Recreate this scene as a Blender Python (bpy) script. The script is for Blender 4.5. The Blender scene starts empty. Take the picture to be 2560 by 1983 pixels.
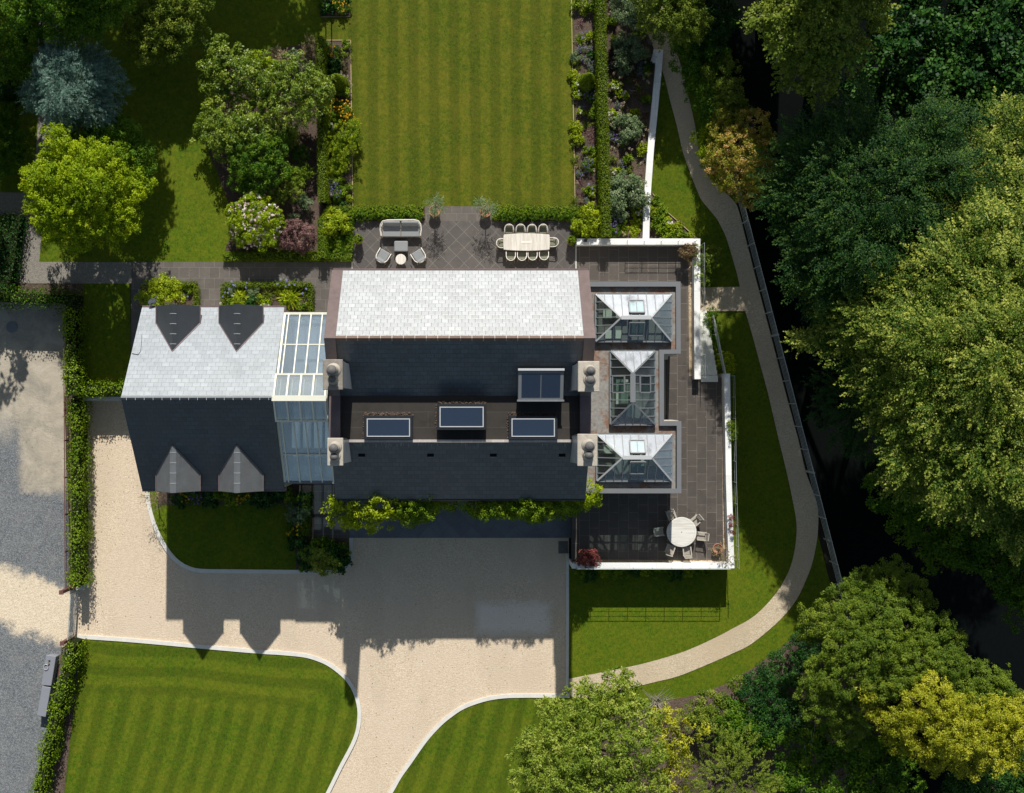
import bpy, bmesh, math, random
import numpy as np
from mathutils import Vector, Matrix

# ------------------------------------------------------------------ camera, light, exposure
S = bpy.context.scene
C = S.collection
H = 78.125                      # camera height in metres, 40 photo pixels per metre on the ground
CX, CY = 1180.0, 991.5          # photo position straight below the camera
cam = bpy.data.cameras.new('camera'); camo = bpy.data.objects.new('camera', cam); C.objects.link(camo)
cam.sensor_fit = 'HORIZONTAL'; cam.sensor_width = 36.0; cam.lens = 36.0 * H / 64.0
cam.shift_x = 100.0 / 2560.0; cam.clip_start = 1.0; cam.clip_end = 2000.0
camo.location = (0, 0, H); camo.rotation_euler = (0, 0, 0)
S.camera = camo
SUN_EL, SUN_AZ = math.radians(38.7), math.radians(1.3)
w = bpy.data.worlds.new("World"); S.world = w; w.use_nodes = True
nt = w.node_tree; bgn = nt.nodes['Background']
sky = nt.nodes.new('ShaderNodeTexSky'); sky.sky_type = 'NISHITA'; sky.sun_disc = False
sky.sun_elevation = SUN_EL; sky.sun_rotation = SUN_AZ; sky.air_density = 1.0; sky.dust_density = 1.0
wb = nt.nodes.new('ShaderNodeMix'); wb.data_type = 'RGBA'; wb.blend_type = 'MULTIPLY'; wb.inputs[0].default_value = 1.0; wb.inputs[7].default_value = (1.06, 1.0, .86, 1)
nt.links.new(sky.outputs[0], wb.inputs[6]); nt.links.new(wb.outputs[2], bgn.inputs[0]); bgn.inputs[1].default_value = 0.080
sl = bpy.data.lights.new('sun', 'SUN'); sl.energy = 4.6; sl.angle = math.radians(0.5); sl.color = (1.0, 0.965, 0.90)
so = bpy.data.objects.new('sun', sl); C.objects.link(so)
d = Vector((math.sin(SUN_AZ) * math.cos(SUN_EL), math.cos(SUN_AZ) * math.cos(SUN_EL), math.sin(SUN_EL)))
so.rotation_euler = d.to_track_quat('Z', 'Y').to_euler(); so.location = (0, 60, 60)
S.view_settings.view_transform = 'Standard'; S.view_settings.look = 'None'
S.view_settings.exposure = 0.3; S.view_settings.gamma = 1.0
S.cycles.max_bounces = 6; S.cycles.transparent_max_bounces = 12; S.cycles.diffuse_bounces = 3
S.cycles.glossy_bounces = 3; S.cycles.use_denoising = True
S.cycles.caustics_reflective = False; S.cycles.caustics_refractive = False

# ------------------------------------------------------------------ helpers
def P(px, py, z=0.0):
    """point at height z (metres) that stands at this place of the photograph"""
    k = (1 - z / H) / 40.0
    return Vector(((px - CX) * k, -(py - CY) * k, z))
def Q(gx, gy, z=0.0):
    """plan coordinates (40 units per metre)"""
    return Vector(((gx - CX) / 40.0, -(gy - CY) / 40.0, z))
def toQ(px, py, z):
    k = 1 - z / H
    return CX + (px - CX) * k, CY + (py - CY) * k

def tag(o, label=None, cat=None, group=None, kind=None):
    if label: o['label'] = label
    if cat: o['category'] = cat
    if group: o['group'] = group
    if kind: o['kind'] = kind
    return o
def empty(name, loc, label, cat, group=None):
    o = bpy.data.objects.new(name, None); C.objects.link(o); o.location = loc; o.empty_display_size = .2
    return tag(o, label, cat, group)
def link(name, me, mat, parent=None, loc=None):
    o = bpy.data.objects.new(name, me); C.objects.link(o)
    if mat is not None and len(me.materials) == 0:
        me.materials.append(mat)
    if parent is not None:
        o.parent = parent
        if loc is None: o.matrix_parent_inverse = Matrix.Translation(parent.location).inverted()
        else: o.location = loc
    elif loc is not None: o.location = loc
    return o
def struct(name, me, mat, kind='structure'):
    o = link(name, me, mat); o['kind'] = kind; return o

class MB:
    def __init__(s): s.v = []; s.f = []
    def add(s, vs, fs):
        b = len(s.v); s.v += [tuple(v) for v in vs]; s.f += [tuple(i + b for i in f) for f in fs]; return s
    def hexa(s, a, b):
        """a, b: 4 points each (bottom ring, top ring)"""
        return s.add(list(a) + list(b), [(3, 2, 1, 0), (4, 5, 6, 7), (0, 1, 5, 4), (1, 2, 6, 5), (2, 3, 7, 6), (3, 0, 4, 7)])
    def box(s, x0, x1, y0, y1, z0, z1):
        return s.hexa([(x0, y0, z0), (x1, y0, z0), (x1, y1, z0), (x0, y1, z0)], [(x0, y0, z1), (x1, y0, z1), (x1, y1, z1), (x0, y1, z1)])
    def qbox(s, gx0, gx1, gy0, gy1, z0, z1):
        a = Q(gx0, gy0); b = Q(gx1, gy1)
        return s.box(min(a.x, b.x), max(a.x, b.x), min(a.y, b.y), max(a.y, b.y), z0, z1)
    def bar(s, p, q, w, h=None, up=(0, 0, 1)):
        p = Vector(p); q = Vector(q); h = w if h is None else h
        dd = (q - p).normalized(); up = Vector(up)
        if abs(dd.dot(up)) > .98: up = Vector((0, 1, 0))
        x = dd.cross(up).normalized() * w / 2; y = x.cross(dd).normalized() * h / 2
        return s.hexa([p - x - y, p + x - y, p + x + y, p - x + y], [q - x - y, q + x - y, q + x + y, q - x + y])
    def tube(s, pts, rads, n=6):
        pts = [Vector(p) for p in pts]; base = len(s.v)
        for i, p in enumerate(pts):
            dd = (pts[min(i + 1, len(pts) - 1)] - pts[max(i - 1, 0)])
            dd = dd.normalized() if dd.length > 1e-6 else Vector((0, 0, 1))
            u = Vector((0, 0, 1)) if abs(dd.z) < .9 else Vector((1, 0, 0))
            x = dd.cross(u).normalized(); y = dd.cross(x)
            r = rads[i] if hasattr(rads, '__len__') else rads
            for k in range(n):
                a = 2 * math.pi * k / n; s.v.append(tuple(p + x * math.cos(a) * r + y * math.sin(a) * r))
        for i in range(len(pts) - 1):
            for k in range(n):
                a = base + i * n + k; b = base + i * n + (k + 1) % n
                s.f.append((a, b, b + n, a + n))
        s.f.append(tuple(base + k for k in range(n))[::-1]); e = base + (len(pts) - 1) * n
        s.f.append(tuple(e + k for k in range(n)))
        return s
    def lathe(s, c, prof, n=16, sx=1, sy=1, caps=True):
        """prof: list of (r,z)"""
        base = len(s.v); m = len(prof)
        for r, z in prof:
            for k in range(n):
                a = 2 * math.pi * k / n; s.v.append((c[0] + math.cos(a) * r * sx, c[1] + math.sin(a) * r * sy, c[2] + z))
        for i in range(m - 1):
            for k in range(n):
                a = base + i * n + k; b = base + i * n + (k + 1) % n
                s.f.append((a, b, b + n, a + n))
        if caps:
            s.f.append(tuple(base + k for k in range(n))[::-1]); e = base + (m - 1) * n
            s.f.append(tuple(e + k for k in range(n)))
        return s
    def prism(s, pts, z0, z1):
        """pts: xy list; extruded"""
        n = len(pts)
        area = sum(pts[i][0] * pts[(i + 1) % n][1] - pts[(i + 1) % n][0] * pts[i][1] for i in range(n))
        if area < 0: pts = pts[::-1]
        vs = [(p[0], p[1], z0) for p in pts] + [(p[0], p[1], z1) for p in pts]
        fs = [tuple(range(n))[::-1], tuple(range(n, 2 * n))] + [(i, (i + 1) % n, n + (i + 1) % n, n + i) for i in range(n)]
        return s.add(vs, fs)
    def quad(s, *p): return s.add(p, [tuple(range(len(p)))])
    def mesh(s, name, smooth=False, bevel=0):
        me = bpy.data.meshes.new(name); me.from_pydata(s.v, [], s.f); me.update()
        bm = bmesh.new(); bm.from_mesh(me)
        bmesh.ops.recalc_face_normals(bm, faces=bm.faces) if smooth is not None else None
        if bevel:
            bmesh.ops.bevel(bm, geom=list(bm.edges), offset=bevel, segments=1, affect='EDGES', clamp_overlap=True)
        bm.to_mesh(me); bm.free()
        if smooth:
            for p in me.polygons: p.use_smooth = True
        return me
    def obj(s, name, mat, parent=None, smooth=False, bevel=0):
        return link(name, s.mesh(name, smooth, bevel), mat, parent)

def sheet(name, pts, z, mat, kind='structure', zf=None, thick=0.0):
    """flat polygon from photo pixels at height z"""
    vs = [P(p[0], p[1], z) for p in pts]
    if thick:
        m = MB(); m.prism([(v.x, v.y) for v in vs], z - thick, z); me = m.mesh(name)
    else:
        bm = bmesh.new(); f = bm.faces.new([bm.verts.new(v) for v in vs]); f.normal_update()
        if f.normal.z < 0: f.normal_flip()
        bmesh.ops.triangulate(bm, faces=[f], ngon_method='EAR_CLIP'); me = bpy.data.meshes.new(name); bm.to_mesh(me); bm.free()
    o = link(name, me, mat); o['kind'] = kind; return o

def catmull(pts, n=8):
    out = []
    q = [pts[0]] + list(pts) + [pts[-1]]
    for i in range(1, len(q) - 2):
        for k in range(n):
            t = k / n; r = []
            for a in range(2):
                p0, p1, p2, p3 = q[i - 1][a], q[i][a], q[i + 1][a], q[i + 2][a]
                r.append(.5 * (2 * p1 + (p2 - p0) * t + (2 * p0 - 5 * p1 + 4 * p2 - p3) * t * t + (3 * p1 - p0 - 3 * p2 + p3) * t ** 3))
            out.append(tuple(r))
    out.append(tuple(pts[-1])); return out
def strip(name, pts, wpx, z0, z1, mat, kind=None, parent=None):
    """wall / kerb of constant width along photo points"""
    c = [P(p[0], p[1], z1) for p in pts]; L = []; R = []
    for i, p in enumerate(c):
        t = (c[min(i + 1, len(c) - 1)] - c[max(i - 1, 0)]); t.z = 0; t.normalize(); n = Vector((-t.y, t.x, 0)) * wpx / 80.0
        L.append(p + n); R.append(p - n)
    m = MB(); n = len(c); vs = []
    for a in (L, R):
        for z in (z0, z1): vs += [(p.x, p.y, z) for p in a]
    # order: L0 (n) L1 (n) R0 (n) R1 (n)
    fs = []
    for i in range(n - 1):
        fs += [(n + i, n + i + 1, 3 * n + i + 1, 3 * n + i), (i, i + 1, n + i + 1, n + i), (2 * n + i, 3 * n + i, 3 * n + i + 1, 2 * n + i + 1)]
    fs += [(0, n, 3 * n, 2 * n), (n - 1, 3 * n - 1, 4 * n - 1, 2 * n - 1)]
    m.add(vs, fs); o = m.obj(name, mat, parent)
    if kind: o['kind'] = kind
    return o

# ------------------------------------------------------------------ materials
MATS = {}
class NT:
    def __init__(s, name):
        s.m = bpy.data.materials.new(name); s.m.use_nodes = True; s.n = s.m.node_tree.nodes; s.l = s.m.node_tree.links
        s.b = s.n['Principled BSDF']; s.out = s.n['Material Output']; s._co = None
    def new(s, t, **kw):
        n = s.n.new(t)
        for k, v in kw.items(): setattr(n, k, v)
        return n
    def set(s, sock, v):
        if hasattr(v, 'default_value') or isinstance(v, bpy.types.NodeSocket): s.l.new(v, sock)
        else: sock.default_value = v
    def co(s, scale=(1, 1, 1), rot=0, loc=(0, 0, 0), obj=False):
        tc = s.new('ShaderNodeTexCoord') if obj else s.new('ShaderNodeNewGeometry'); mp = s.new('ShaderNodeMapping')
        s.l.new(tc.outputs['Object'] if obj else tc.outputs['Position'], mp.inputs[0])
        mp.inputs['Scale'].default_value = scale; mp.inputs['Rotation'].default_value = (0, 0, rot); mp.inputs['Location'].default_value = loc
        return mp.outputs[0]
    def noise(s, v, scale, detail=4, rough=.6, dist=0):
        n = s.new('ShaderNodeTexNoise'); s.l.new(v, n.inputs['Vector']); n.inputs['Scale'].default_value = scale
        n.inputs['Detail'].default_value = detail; n.inputs['Roughness'].default_value = rough; n.inputs['Distortion'].default_value = dist
        return n.outputs[0]
    def ramp(s, fac, stops, interp='LINEAR'):
        n = s.new('ShaderNodeValToRGB'); s.l.new(fac, n.inputs[0]); r = n.color_ramp; r.interpolation = interp
        while len(r.elements) > 1: r.elements.remove(r.elements[-1])
        r.elements[0].position = stops[0][0]; r.elements[0].color = c4(stops[0][1])
        for p, c in stops[1:]:
            e = r.elements.new(p); e.color = c4(c)
        return n.outputs[0]
    def mix(s, fac, a, b, mode='MIX'):
        n = s.new('ShaderNodeMix', data_type='RGBA', blend_type=mode)
        s.set(n.inputs[0], fac); s.set(n.inputs[6], c4(a) if isinstance(a, (tuple, list, float)) else a); s.set(n.inputs[7], c4(b) if isinstance(b, (tuple, list, float)) else b)
        return n.outputs[2]
    def math(s, op, a, b=None, c=None):
        n = s.new('ShaderNodeMath', operation=op)
        for i, x in enumerate((a, b, c)):
            if x is not None: s.set(n.inputs[i], x)
        return n.outputs[0]
    def sep(s, v):
        n = s.new('ShaderNodeSeparateXYZ'); s.l.new(v, n.inputs[0]); return n.outputs
    def bump(s, h, strength=.4, dist=.05):
        n = s.new('ShaderNodeBump'); s.l.new(h, n.inputs['Height']); n.inputs['Strength'].default_value = strength; n.inputs['Distance'].default_value = dist
        s.l.new(n.outputs[0], s.b.inputs['Normal'])
    def col(s, c): s.set(s.b.inputs['Base Color'], c4(c) if isinstance(c, (tuple, list)) else c); return s
    def rough(s, r): s.set(s.b.inputs['Roughness'], r); return s
    def spec(s, r): s.b.inputs['Specular IOR Level'].default_value = r; return s
def c4(c):
    if isinstance(c, float): return (c, c, c, 1)
    return tuple(c) if len(c) == 4 else tuple(c) + (1,)

def plain(name, col, rough=.6, spec=.4, var=.12, scale=3.0, metal=0, bump=0):
    t = NT(name); v = t.co(); n = t.noise(v, scale, 6, .65)
    a = tuple(x * (1 - var) for x in col); b = tuple(min(1, x * (1 + var)) for x in col)
    n2 = t.noise(v, scale * 9, 3)
    t.col(t.ramp(t.mix(.35, n, n2), [(.3, a), (.7, b)])).rough(rough).spec(spec); t.b.inputs['Metallic'].default_value = metal
    if bump: t.bump(n2, bump, .02)
    return t.m

def grass(name, dark, light, yellow, stripe=None, patch=.25):
    t = NT(name); v = t.co()
    n1 = t.noise(v, .35, 5, .6); n2 = t.noise(v, 2.2, 5, .65); n3 = t.noise(v, 16, 4, .75)
    vs = t.co(scale=(14, 5, 5)); n4 = t.noise(vs, 1.0, 4, .8); n5 = t.noise(v, 5.5, 5, .7)
    base = t.ramp(t.mix(.4, t.mix(.5, n3, n4), n5), [(.38, dark), (.62, light)])
    col = t.mix(t.ramp(n2, [(.45, 0.0), (.75, patch * 1.8)]), base, yellow)
    col = t.mix(t.ramp(n1, [(.4, 0.0), (.7, patch)]), col, yellow)
    if stripe == 'bend':
        o = t.sep(t.co()); wv = t.math('MULTIPLY', t.math('SUBTRACT', t.noise(t.co(scale=(.12, .08, 1)), 1.0, 0), .5), 2.0)
        u = t.math('SUBTRACT', t.math('MULTIPLY_ADD', o[1], .3, -1.1), o[0]); v_ = t.math('SUBTRACT', t.math('MULTIPLY_ADD', o[0], -.082, -17.03), o[1])
        sm_ = t.new('ShaderNodeMath', operation='SMOOTH_MIN'); t.l.new(u, sm_.inputs[0]); t.l.new(v_, sm_.inputs[1]); sm_.inputs[2].default_value = 2.5
        def wave(c): return t.math('SINE', t.math('MULTIPLY', t.math('ADD', c, wv), 2 * math.pi / 1.3))
        mr = t.new('ShaderNodeMapRange'); t.l.new(v_, mr.inputs[0]); mr.inputs[1].default_value = 2.4; mr.inputs[2].default_value = 4.2
        sn = t.mix(mr.outputs[0], wave(sm_.outputs[0]), wave(u)); sm = t.ramp(t.math('MULTIPLY_ADD', sn, .5, .5), [(.3, 0.0), (.7, 1.0)])
        sm = t.math('MULTIPLY', sm, t.ramp(n2, [(.3, .5), (.7, 1.0)])); col = t.mix(t.math('MULTIPLY', sm, .8), col, (0.52, 0.62, 0.5), 'MULTIPLY'); stripe = None
    if stripe:
        x0, per, slant, amt, wob = stripe
        o = t.sep(t.co()); xx = t.math('ADD', o[0], t.math('MULTIPLY', o[1], slant))
        xx = t.math('ADD', xx, t.math('MULTIPLY', t.noise(t.co(scale=(.11, .07, 1)), 1.0, 0), wob))
        sn = t.math('SINE', t.math('MULTIPLY', t.math('SUBTRACT', xx, x0), 2 * math.pi / per))
        sm = t.ramp(t.math('MULTIPLY_ADD', sn, .5, .5), [(.3, 0.0), (.7, 1.0)])
        sm = t.math('MULTIPLY', sm, t.ramp(n2, [(.3, .55), (.7, 1.0)]))
        col = t.mix(t.math('MULTIPLY', sm, amt), col, (0.55, 0.62, 0.5), 'MULTIPLY')
    # lumpy specks of longer blades and clover
    sp = t.noise(v, 34, 2, .6); col = t.mix(t.ramp(sp, [(.66, 0.0), (.76, .5)]), col, tuple(min(1, x * 1.7) for x in light))
    t.col(col).rough(.85).spec(.15)
    t.bump(t.mix(.5, n3, n4), .9, .05)
    return t.m

def gravel(name, cols, big=None, darkamt=.25):
    t = NT(name); v = t.co()
    vo = t.new('ShaderNodeTexVoronoi'); t.l.new(v, vo.inputs['Vector']); vo.inputs['Scale'].default_value = 22
    hue = t.ramp(t.sep(vo.outputs['Color'])[0], [(0, cols[0]), (.5, cols[1]), (1, cols[2])])
    n = t.noise(v, 9, 5, .8); c = t.mix(t.ramp(n, [(.35, darkamt), (.55, 0.0)]), hue, tuple(x * .45 for x in cols[0]))
    n1 = t.noise(v, .25, 4, .6); c = t.mix(t.ramp(n1, [(.40, 0.0), (.62, .7)]), c, cols[3]); n7 = t.noise(t.co(scale=(.5, .16, 1), rot=.15), 1.0, 3, .5); c = t.mix(t.ramp(n7, [(.5, 0.0), (.62, .22)]), c, tuple(x * .72 for x in cols[1]))
    n5 = t.noise(t.co(scale=(1, 3.2, 1)), 4.5, 4, .75); c = t.mix(t.ramp(n5, [(.52, 0.0), (.72, .33)]), c, tuple(x * .62 for x in cols[1]))
    if big is not None: c = big(t, v, c)
    t.col(c).rough(.9).spec(.2); t.bump(t.math('ADD', t.math('MULTIPLY', n, 1.0), n5), .5, .05)
    return t.m

def slabs(name, base, w, h, rot=0, offset=.5, joint=(0.2, 0.185, 0.16), gap=.012, dark=.6, loc=(0, 0, 0)):
    t = NT(name); v = t.co(rot=rot, loc=loc)
    br = t.new('ShaderNodeTexBrick'); t.l.new(v, br.inputs['Vector']); br.offset = offset; br.offset_frequency = 2
    br.inputs['Scale'].default_value = 1; br.inputs['Brick Width'].default_value = w; br.inputs['Row Height'].default_value = h
    br.inputs['Mortar Size'].default_value = gap; br.inputs['Mortar Smooth'].default_value = .15; br.inputs['Bias'].default_value = 0
    br.inputs['Color1'].default_value = c4(tuple(x * .86 for x in base)); br.inputs['Color2'].default_value = c4(tuple(x * 1.14 for x in base)); br.inputs['Mortar'].default_value = c4(joint)
    g = t.co(); n = t.noise(g, 1.1, 7, .72, .6); n2 = t.noise(g, 9, 5, .7)
    c = t.mix(t.ramp(n, [(.35, .55), (.6, 0.0)]), br.outputs[0], tuple(x * dark for x in base))
    c = t.mix(t.ramp(n2, [(.55, 0.0), (.8, .35)]), c, tuple(x * 1.7 for x in base))
    vb = t.noise(g, .5, 3); c = t.mix(t.ramp(vb, [(.5, 0.0), (.75, .3)]), c, tuple(x * 1.35 for x in base))
    t.col(c).rough(t.ramp(n, [(.3, .5), (.7, .8)])).spec(.35); t.bump(t.mix(.5, n2, br.outputs[1]), .25, .02)
    return t.m

def slate(name, base, w=.5, h=.29, rough=.42, joint=None, spec=.8, var=.1):
    """slate courses: rows follow the slope by height; columns along x"""
    t = NT(name); o = t.sep(t.co())
    cmb = t.new('ShaderNodeCombineXYZ'); t.l.new(o[0], cmb.inputs[0]); t.l.new(t.math('MULTIPLY', o[2], 1.32), cmb.inputs[1])
    br = t.new('ShaderNodeTexBrick'); t.l.new(cmb.outputs[0], br.inputs['Vector']); br.offset = .5
    br.inputs['Scale'].default_value = 1; br.inputs['Brick Width'].default_value = w; br.inputs['Row Height'].default_value = h
    br.inputs['Mortar Size'].default_value = .015; br.inputs['Mortar Smooth'].default_value = .3; br.inputs['Bias'].default_value = -.1
    br.inputs['Color1'].default_value = c4(tuple(x * (1 - var) for x in base)); br.inputs['Color2'].default_value = c4(tuple(x * (1 + var) for x in base))
    br.inputs['Mortar'].default_value = c4(joint or tuple(x * .3 for x in base))
    v = t.co(); n = t.noise(v, .7, 7, .75, .4); n2 = t.noise(t.co(scale=(8, 1.5, 1.5)), 1.5, 4, .7)
    c = t.mix(t.ramp(n, [(.4, .4), (.58, 0.0)]), br.outputs[0], tuple(x * .72 for x in base))
    c = t.mix(t.ramp(n2, [(.5, 0.0), (.75, .3)]), c, tuple(min(1, x * 1.5) for x in base))
    t.col(c).rough(t.ramp(n, [(.3, rough - .08), (.7, rough + .1)])).spec(spec)
    t.bump(t.math('ADD', t.math('MULTIPLY', br.outputs[1], -1.0), t.math('MULTIPLY', n2, .3)), .3, .02)
    return t.m

def leafmat(name, c0, c1, c2, trans=.3, rough=.55, spec=.2):
    t = NT(name); a = t.new('ShaderNodeAttribute'); a.attribute_name = 'tint'
    col = t.ramp(a.outputs['Fac'], [(0, c0), (.5, c1), (1, c2)])
    t.col(col).rough(rough).spec(spec)
    tr = t.new('ShaderNodeBsdfTranslucent'); t.l.new(t.mix(1.0, col, (1.0, 1.0, .55), 'MULTIPLY'), tr.inputs[0])
    mx = t.new('ShaderNodeMixShader'); mx.inputs[0].default_value = trans
    t.l.new(t.b.outputs[0], mx.inputs[1]); t.l.new(tr.outputs[0], mx.inputs[2]); t.l.new(mx.outputs[0], t.out.inputs[0])
    return t.m

def glassmat(name, tint=(.75, .85, .88), refl=.25, rough=.2, gcol=(1, 1, 1), frost=.0):
    t = NT(name); tr = t.new('ShaderNodeBsdfTransparent'); tr.inputs[0].default_value = c4(tint)
    g = t.new('ShaderNodeBsdfGlossy'); g.inputs[0].default_value = c4(gcol)
    n = t.noise(t.co(scale=(1, .6, 1)), 1.3, 5, .6); t.l.new(t.ramp(n, [(.3, rough * .6), (.75, rough * 1.3)]), g.inputs['Roughness'])
    if frost:
        df = t.new('ShaderNodeBsdfTranslucent'); df.inputs[0].default_value = (.8, .84, .84, 1); d2 = t.new('ShaderNodeBsdfDiffuse'); d2.inputs[0].default_value = (.7, .76, .8, 1)
        m3 = t.new('ShaderNodeMixShader'); m3.inputs[0].default_value = .5; t.l.new(df.outputs[0], m3.inputs[1]); t.l.new(d2.outputs[0], m3.inputs[2])
        m4 = t.new('ShaderNodeMixShader'); m4.inputs[0].default_value = frost; t.l.new(tr.outputs[0], m4.inputs[1]); t.l.new(m3.outputs[0], m4.inputs[2]); tr = m4
    fr = t.new('ShaderNodeFresnel'); fr.inputs[0].default_value = 1.5
    f = t.math('ADD', fr.outputs[0], t.math('MULTIPLY', t.ramp(n, [(.3, .9), (.8, 1.1)]), refl))
    mx = t.new('ShaderNodeMixShader'); t.l.new(f, mx.inputs[0]); t.l.new(tr.outputs[0], mx.inputs[1]); t.l.new(g.outputs[0], mx.inputs[2])
    t.l.new(mx.outputs[0], t.out.inputs[0]); return t.m

M = {}
M['lawn'] = grass('lawn_grass', (.016, .052, .002), (.115, .170, .004), (.19, .17, .010), patch=.22)
M['lawn_striped'] = grass('striped_grass', (.022, .052, .002), (.115, .140, .005), (.22, .165, .018), (.0, 1.25, 0, .72, .25), patch=.22)
M['lawn_front'] = grass('front_grass', (.020, .058, .002), (.115, .165, .005), (.19, .17, .012), 'bend', patch=.24)
M['soil'] = gravel('soil', [(.075, .05, .038), (.12, .085, .065), (.17, .125, .10), (.065, .045, .035)])
M['forest'] = plain('forest_soil', (.025, .022, .015), .95, .1, .4, 1.5, bump=.5)
def worn(t, v, c):
    o = t.sep(v); nn = t.math('MULTIPLY', t.math('SUBTRACT', t.noise(v, 1.2, 5, .7), .5), .9)
    dx = t.math('ABSOLUTE', t.math('SUBTRACT', o[0], 2.6)); dy = t.math('ABSOLUTE', t.math('ADD', o[1], 13.85))
    e = t.math('MAXIMUM', t.math('SUBTRACT', dx, 2.3), t.math('SUBTRACT', dy, .95)); e = t.math('ADD', e, nn)
    mr = t.new('ShaderNodeMapRange'); t.l.new(e, mr.inputs[0]); mr.inputs[1].default_value = .25; mr.inputs[2].default_value = -.35
    return t.mix(t.math('MULTIPLY', mr.outputs[0], .45), c, (.88, .84, .80))
M['gravel'] = gravel('cream_gravel', [(.52, .41, .29), (.63, .51, .37), (.74, .63, .49), (.60, .49, .37)], worn, .14)
M['pathgravel'] = gravel('path_gravel', [(.42, .34, .23), (.53, .44, .31), (.64, .54, .40), (.48, .38, .26)], darkamt=.12)
M['path_shade'] = gravel('shaded_path_gravel', [(.17, .155, .135), (.23, .21, .18), (.29, .265, .23), (.22, .20, .17)], darkamt=.12)  # path gravel greyed to put the garden shade into its colour
M['chips'] = gravel('grey_chips', [(.085, .09, .10), (.15, .16, .17), (.27, .28, .29), (.20, .20, .19)], darkamt=.4)
def yardmat():
    t = NT('yard_surface'); v = t.co(); o = t.sep(v); n = t.noise(v, .9, 6, .7); nf = t.noise(v, 7, 3, .7)
    wob = t.math('ADD', t.math('MULTIPLY', t.math('SUBTRACT', n, .5), 2.4), t.math('MULTIPLY', t.math('SUBTRACT', nf, .5), 1.1))
    y = t.math('ADD', o[1], wob); ys = t.math('ADD', y, t.math('MULTIPLY', t.math('ADD', o[0], 29.5), .35))
    def edge(a, at, wdt): 
        m = t.new('ShaderNodeMapRange'); t.l.new(a, m.inputs[0]); m.inputs[1].default_value = at - wdt; m.inputs[2].default_value = at + wdt; return m.outputs[0]
    vo = t.new('ShaderNodeTexVoronoi'); t.l.new(v, vo.inputs['Vector']); vo.inputs['Scale'].default_value = 22; h = t.sep(vo.outputs['Color'])[0]
    conc = t.ramp(t.noise(v, .7, 7, .7, .5), [(.35, (.27, .245, .205)), (.5, (.37, .325, .255)), (.65, (.45, .40, .32))])
    chips = t.ramp(h, [(0, (.075, .08, .088)), (.5, (.13, .14, .15)), (1, (.23, .24, .25))]); chips = t.mix(t.ramp(n, [(.4, 0.0), (.7, .3)]), chips, (.27, .27, .25))
    cream = t.ramp(h, [(0, (.50, .41, .29)), (.5, (.62, .52, .38)), (1, (.72, .62, .48))])
    x2 = t.math('ADD', o[0], t.math('MULTIPLY', wob, .5))
    low = t.mix(edge(ys, -14.2, .35), chips, t.mix(edge(ys, -10.6, .35), cream, chips))
    right = t.mix(edge(y, -5.9, .4), low, conc); left = t.mix(edge(y, -2.0, 1.0), low, conc)
    t.col(t.mix(edge(x2, -28.2, .3), left, right)).rough(.9).spec(.2); t.bump(nf, .7, .04); return t.m
M['yard'] = yardmat()
M['slab'] = slabs('terrace_slabs', (.086, .073, .063), .95, .6, rot=math.pi / 2)
M['slab_path'] = slabs('path_slabs', (.12, .105, .093), .62, .66)
M['slab_diag'] = slabs('diamond_slabs', (.088, .078, .073), .68, .68, rot=math.pi / 4, offset=0)
M['slab_front'] = slabs('front_slabs', (.15, .16, .18), .95, .95, rot=math.pi / 4, offset=0, joint=(.11, .12, .14))
M['kerb'] = plain('kerb_stone', (.62, .60, .55), .8, .2, .12, 2.5, bump=.2)
M['timber'] = plain('edge_board', (.42, .33, .19), .8, .2, .15, 4)
M['white'] = slabs('white_render', (.78, .78, .76), 1.6, 1.6, offset=0, joint=(.55, .55, .53), gap=.010, dark=.93)
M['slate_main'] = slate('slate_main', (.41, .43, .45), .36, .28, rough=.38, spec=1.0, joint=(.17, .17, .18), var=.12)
M['slate_south'] = slate('slate_shade_tone', (.055, .072, .092), .4, .26, rough=.45, spec=.6, joint=(.022, .030, .040), var=.22)  # main slate again, shade of the sunless slopes darkened into its colour
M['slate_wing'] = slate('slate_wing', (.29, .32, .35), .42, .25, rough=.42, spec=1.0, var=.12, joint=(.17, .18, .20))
M['slate_wing_shade'] = slate('slate_wing_shade_tone', (.042, .057, .074), .42, .25, rough=.48, spec=.55, var=.18, joint=(.018, .026, .034))  # wing slate with the near slope's shade put into a darker base
M['lead'] = plain('lead', (.16, .17, .18), .5, .5, .15, 2.5)
M['lead_dark'] = plain('dormer_lead', (.042, .048, .055), .5, .5, .15, 2.0); M['lead_mid'] = plain('dormer_lead_lighter', (.11, .115, .12), .55, .5, .2, 2.0)  # second tone: lighter lead for the near dormers
M['copper'] = plain('weathered_flashing', (.13, .092, .092), .4, .7, .3, 1.8)
M['redtile'] = slabs('ridge_tiles', (.16, .11, .09), .6, 4.0, offset=0, joint=(.5, .45, .4), gap=.02)
M['whitecap'] = slabs('lime_cap', (.42, .38, .35), .57, 4.0, offset=0, joint=(.55, .5, .4), gap=.02)
M['felt'] = slabs('roof_felt', (.032, .027, .022), 8.0, .85, offset=.3, joint=(.06, .052, .045), gap=.02)
M['render'] = plain('wall_render', (.55, .52, .46), .85, .2, .1, 1.5)
M['wallstone'] = plain('stone_wall', (.30, .28, .25), .85, .2, .2, 2.5, bump=.3)
M['slabcap'] = plain('chimney_slab', (.42, .38, .32), .85, .2, .25, 3.5, bump=.4)
M['slabcap_dark'] = plain('chimney_slab_mossy', (.24, .215, .185), .9, .2, .35, 3.5, bump=.4)
M['pot'] = plain('clay_flue', (.38, .34, .29), .8, .2, .25, 4)
M['cowl'] = plain('flue_cowl', (.13, .125, .12), .7, .3, .3, 4)
M['darkframe'] = plain('dark_metal', (.014, .017, .02), .4, .5, .1)
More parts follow.
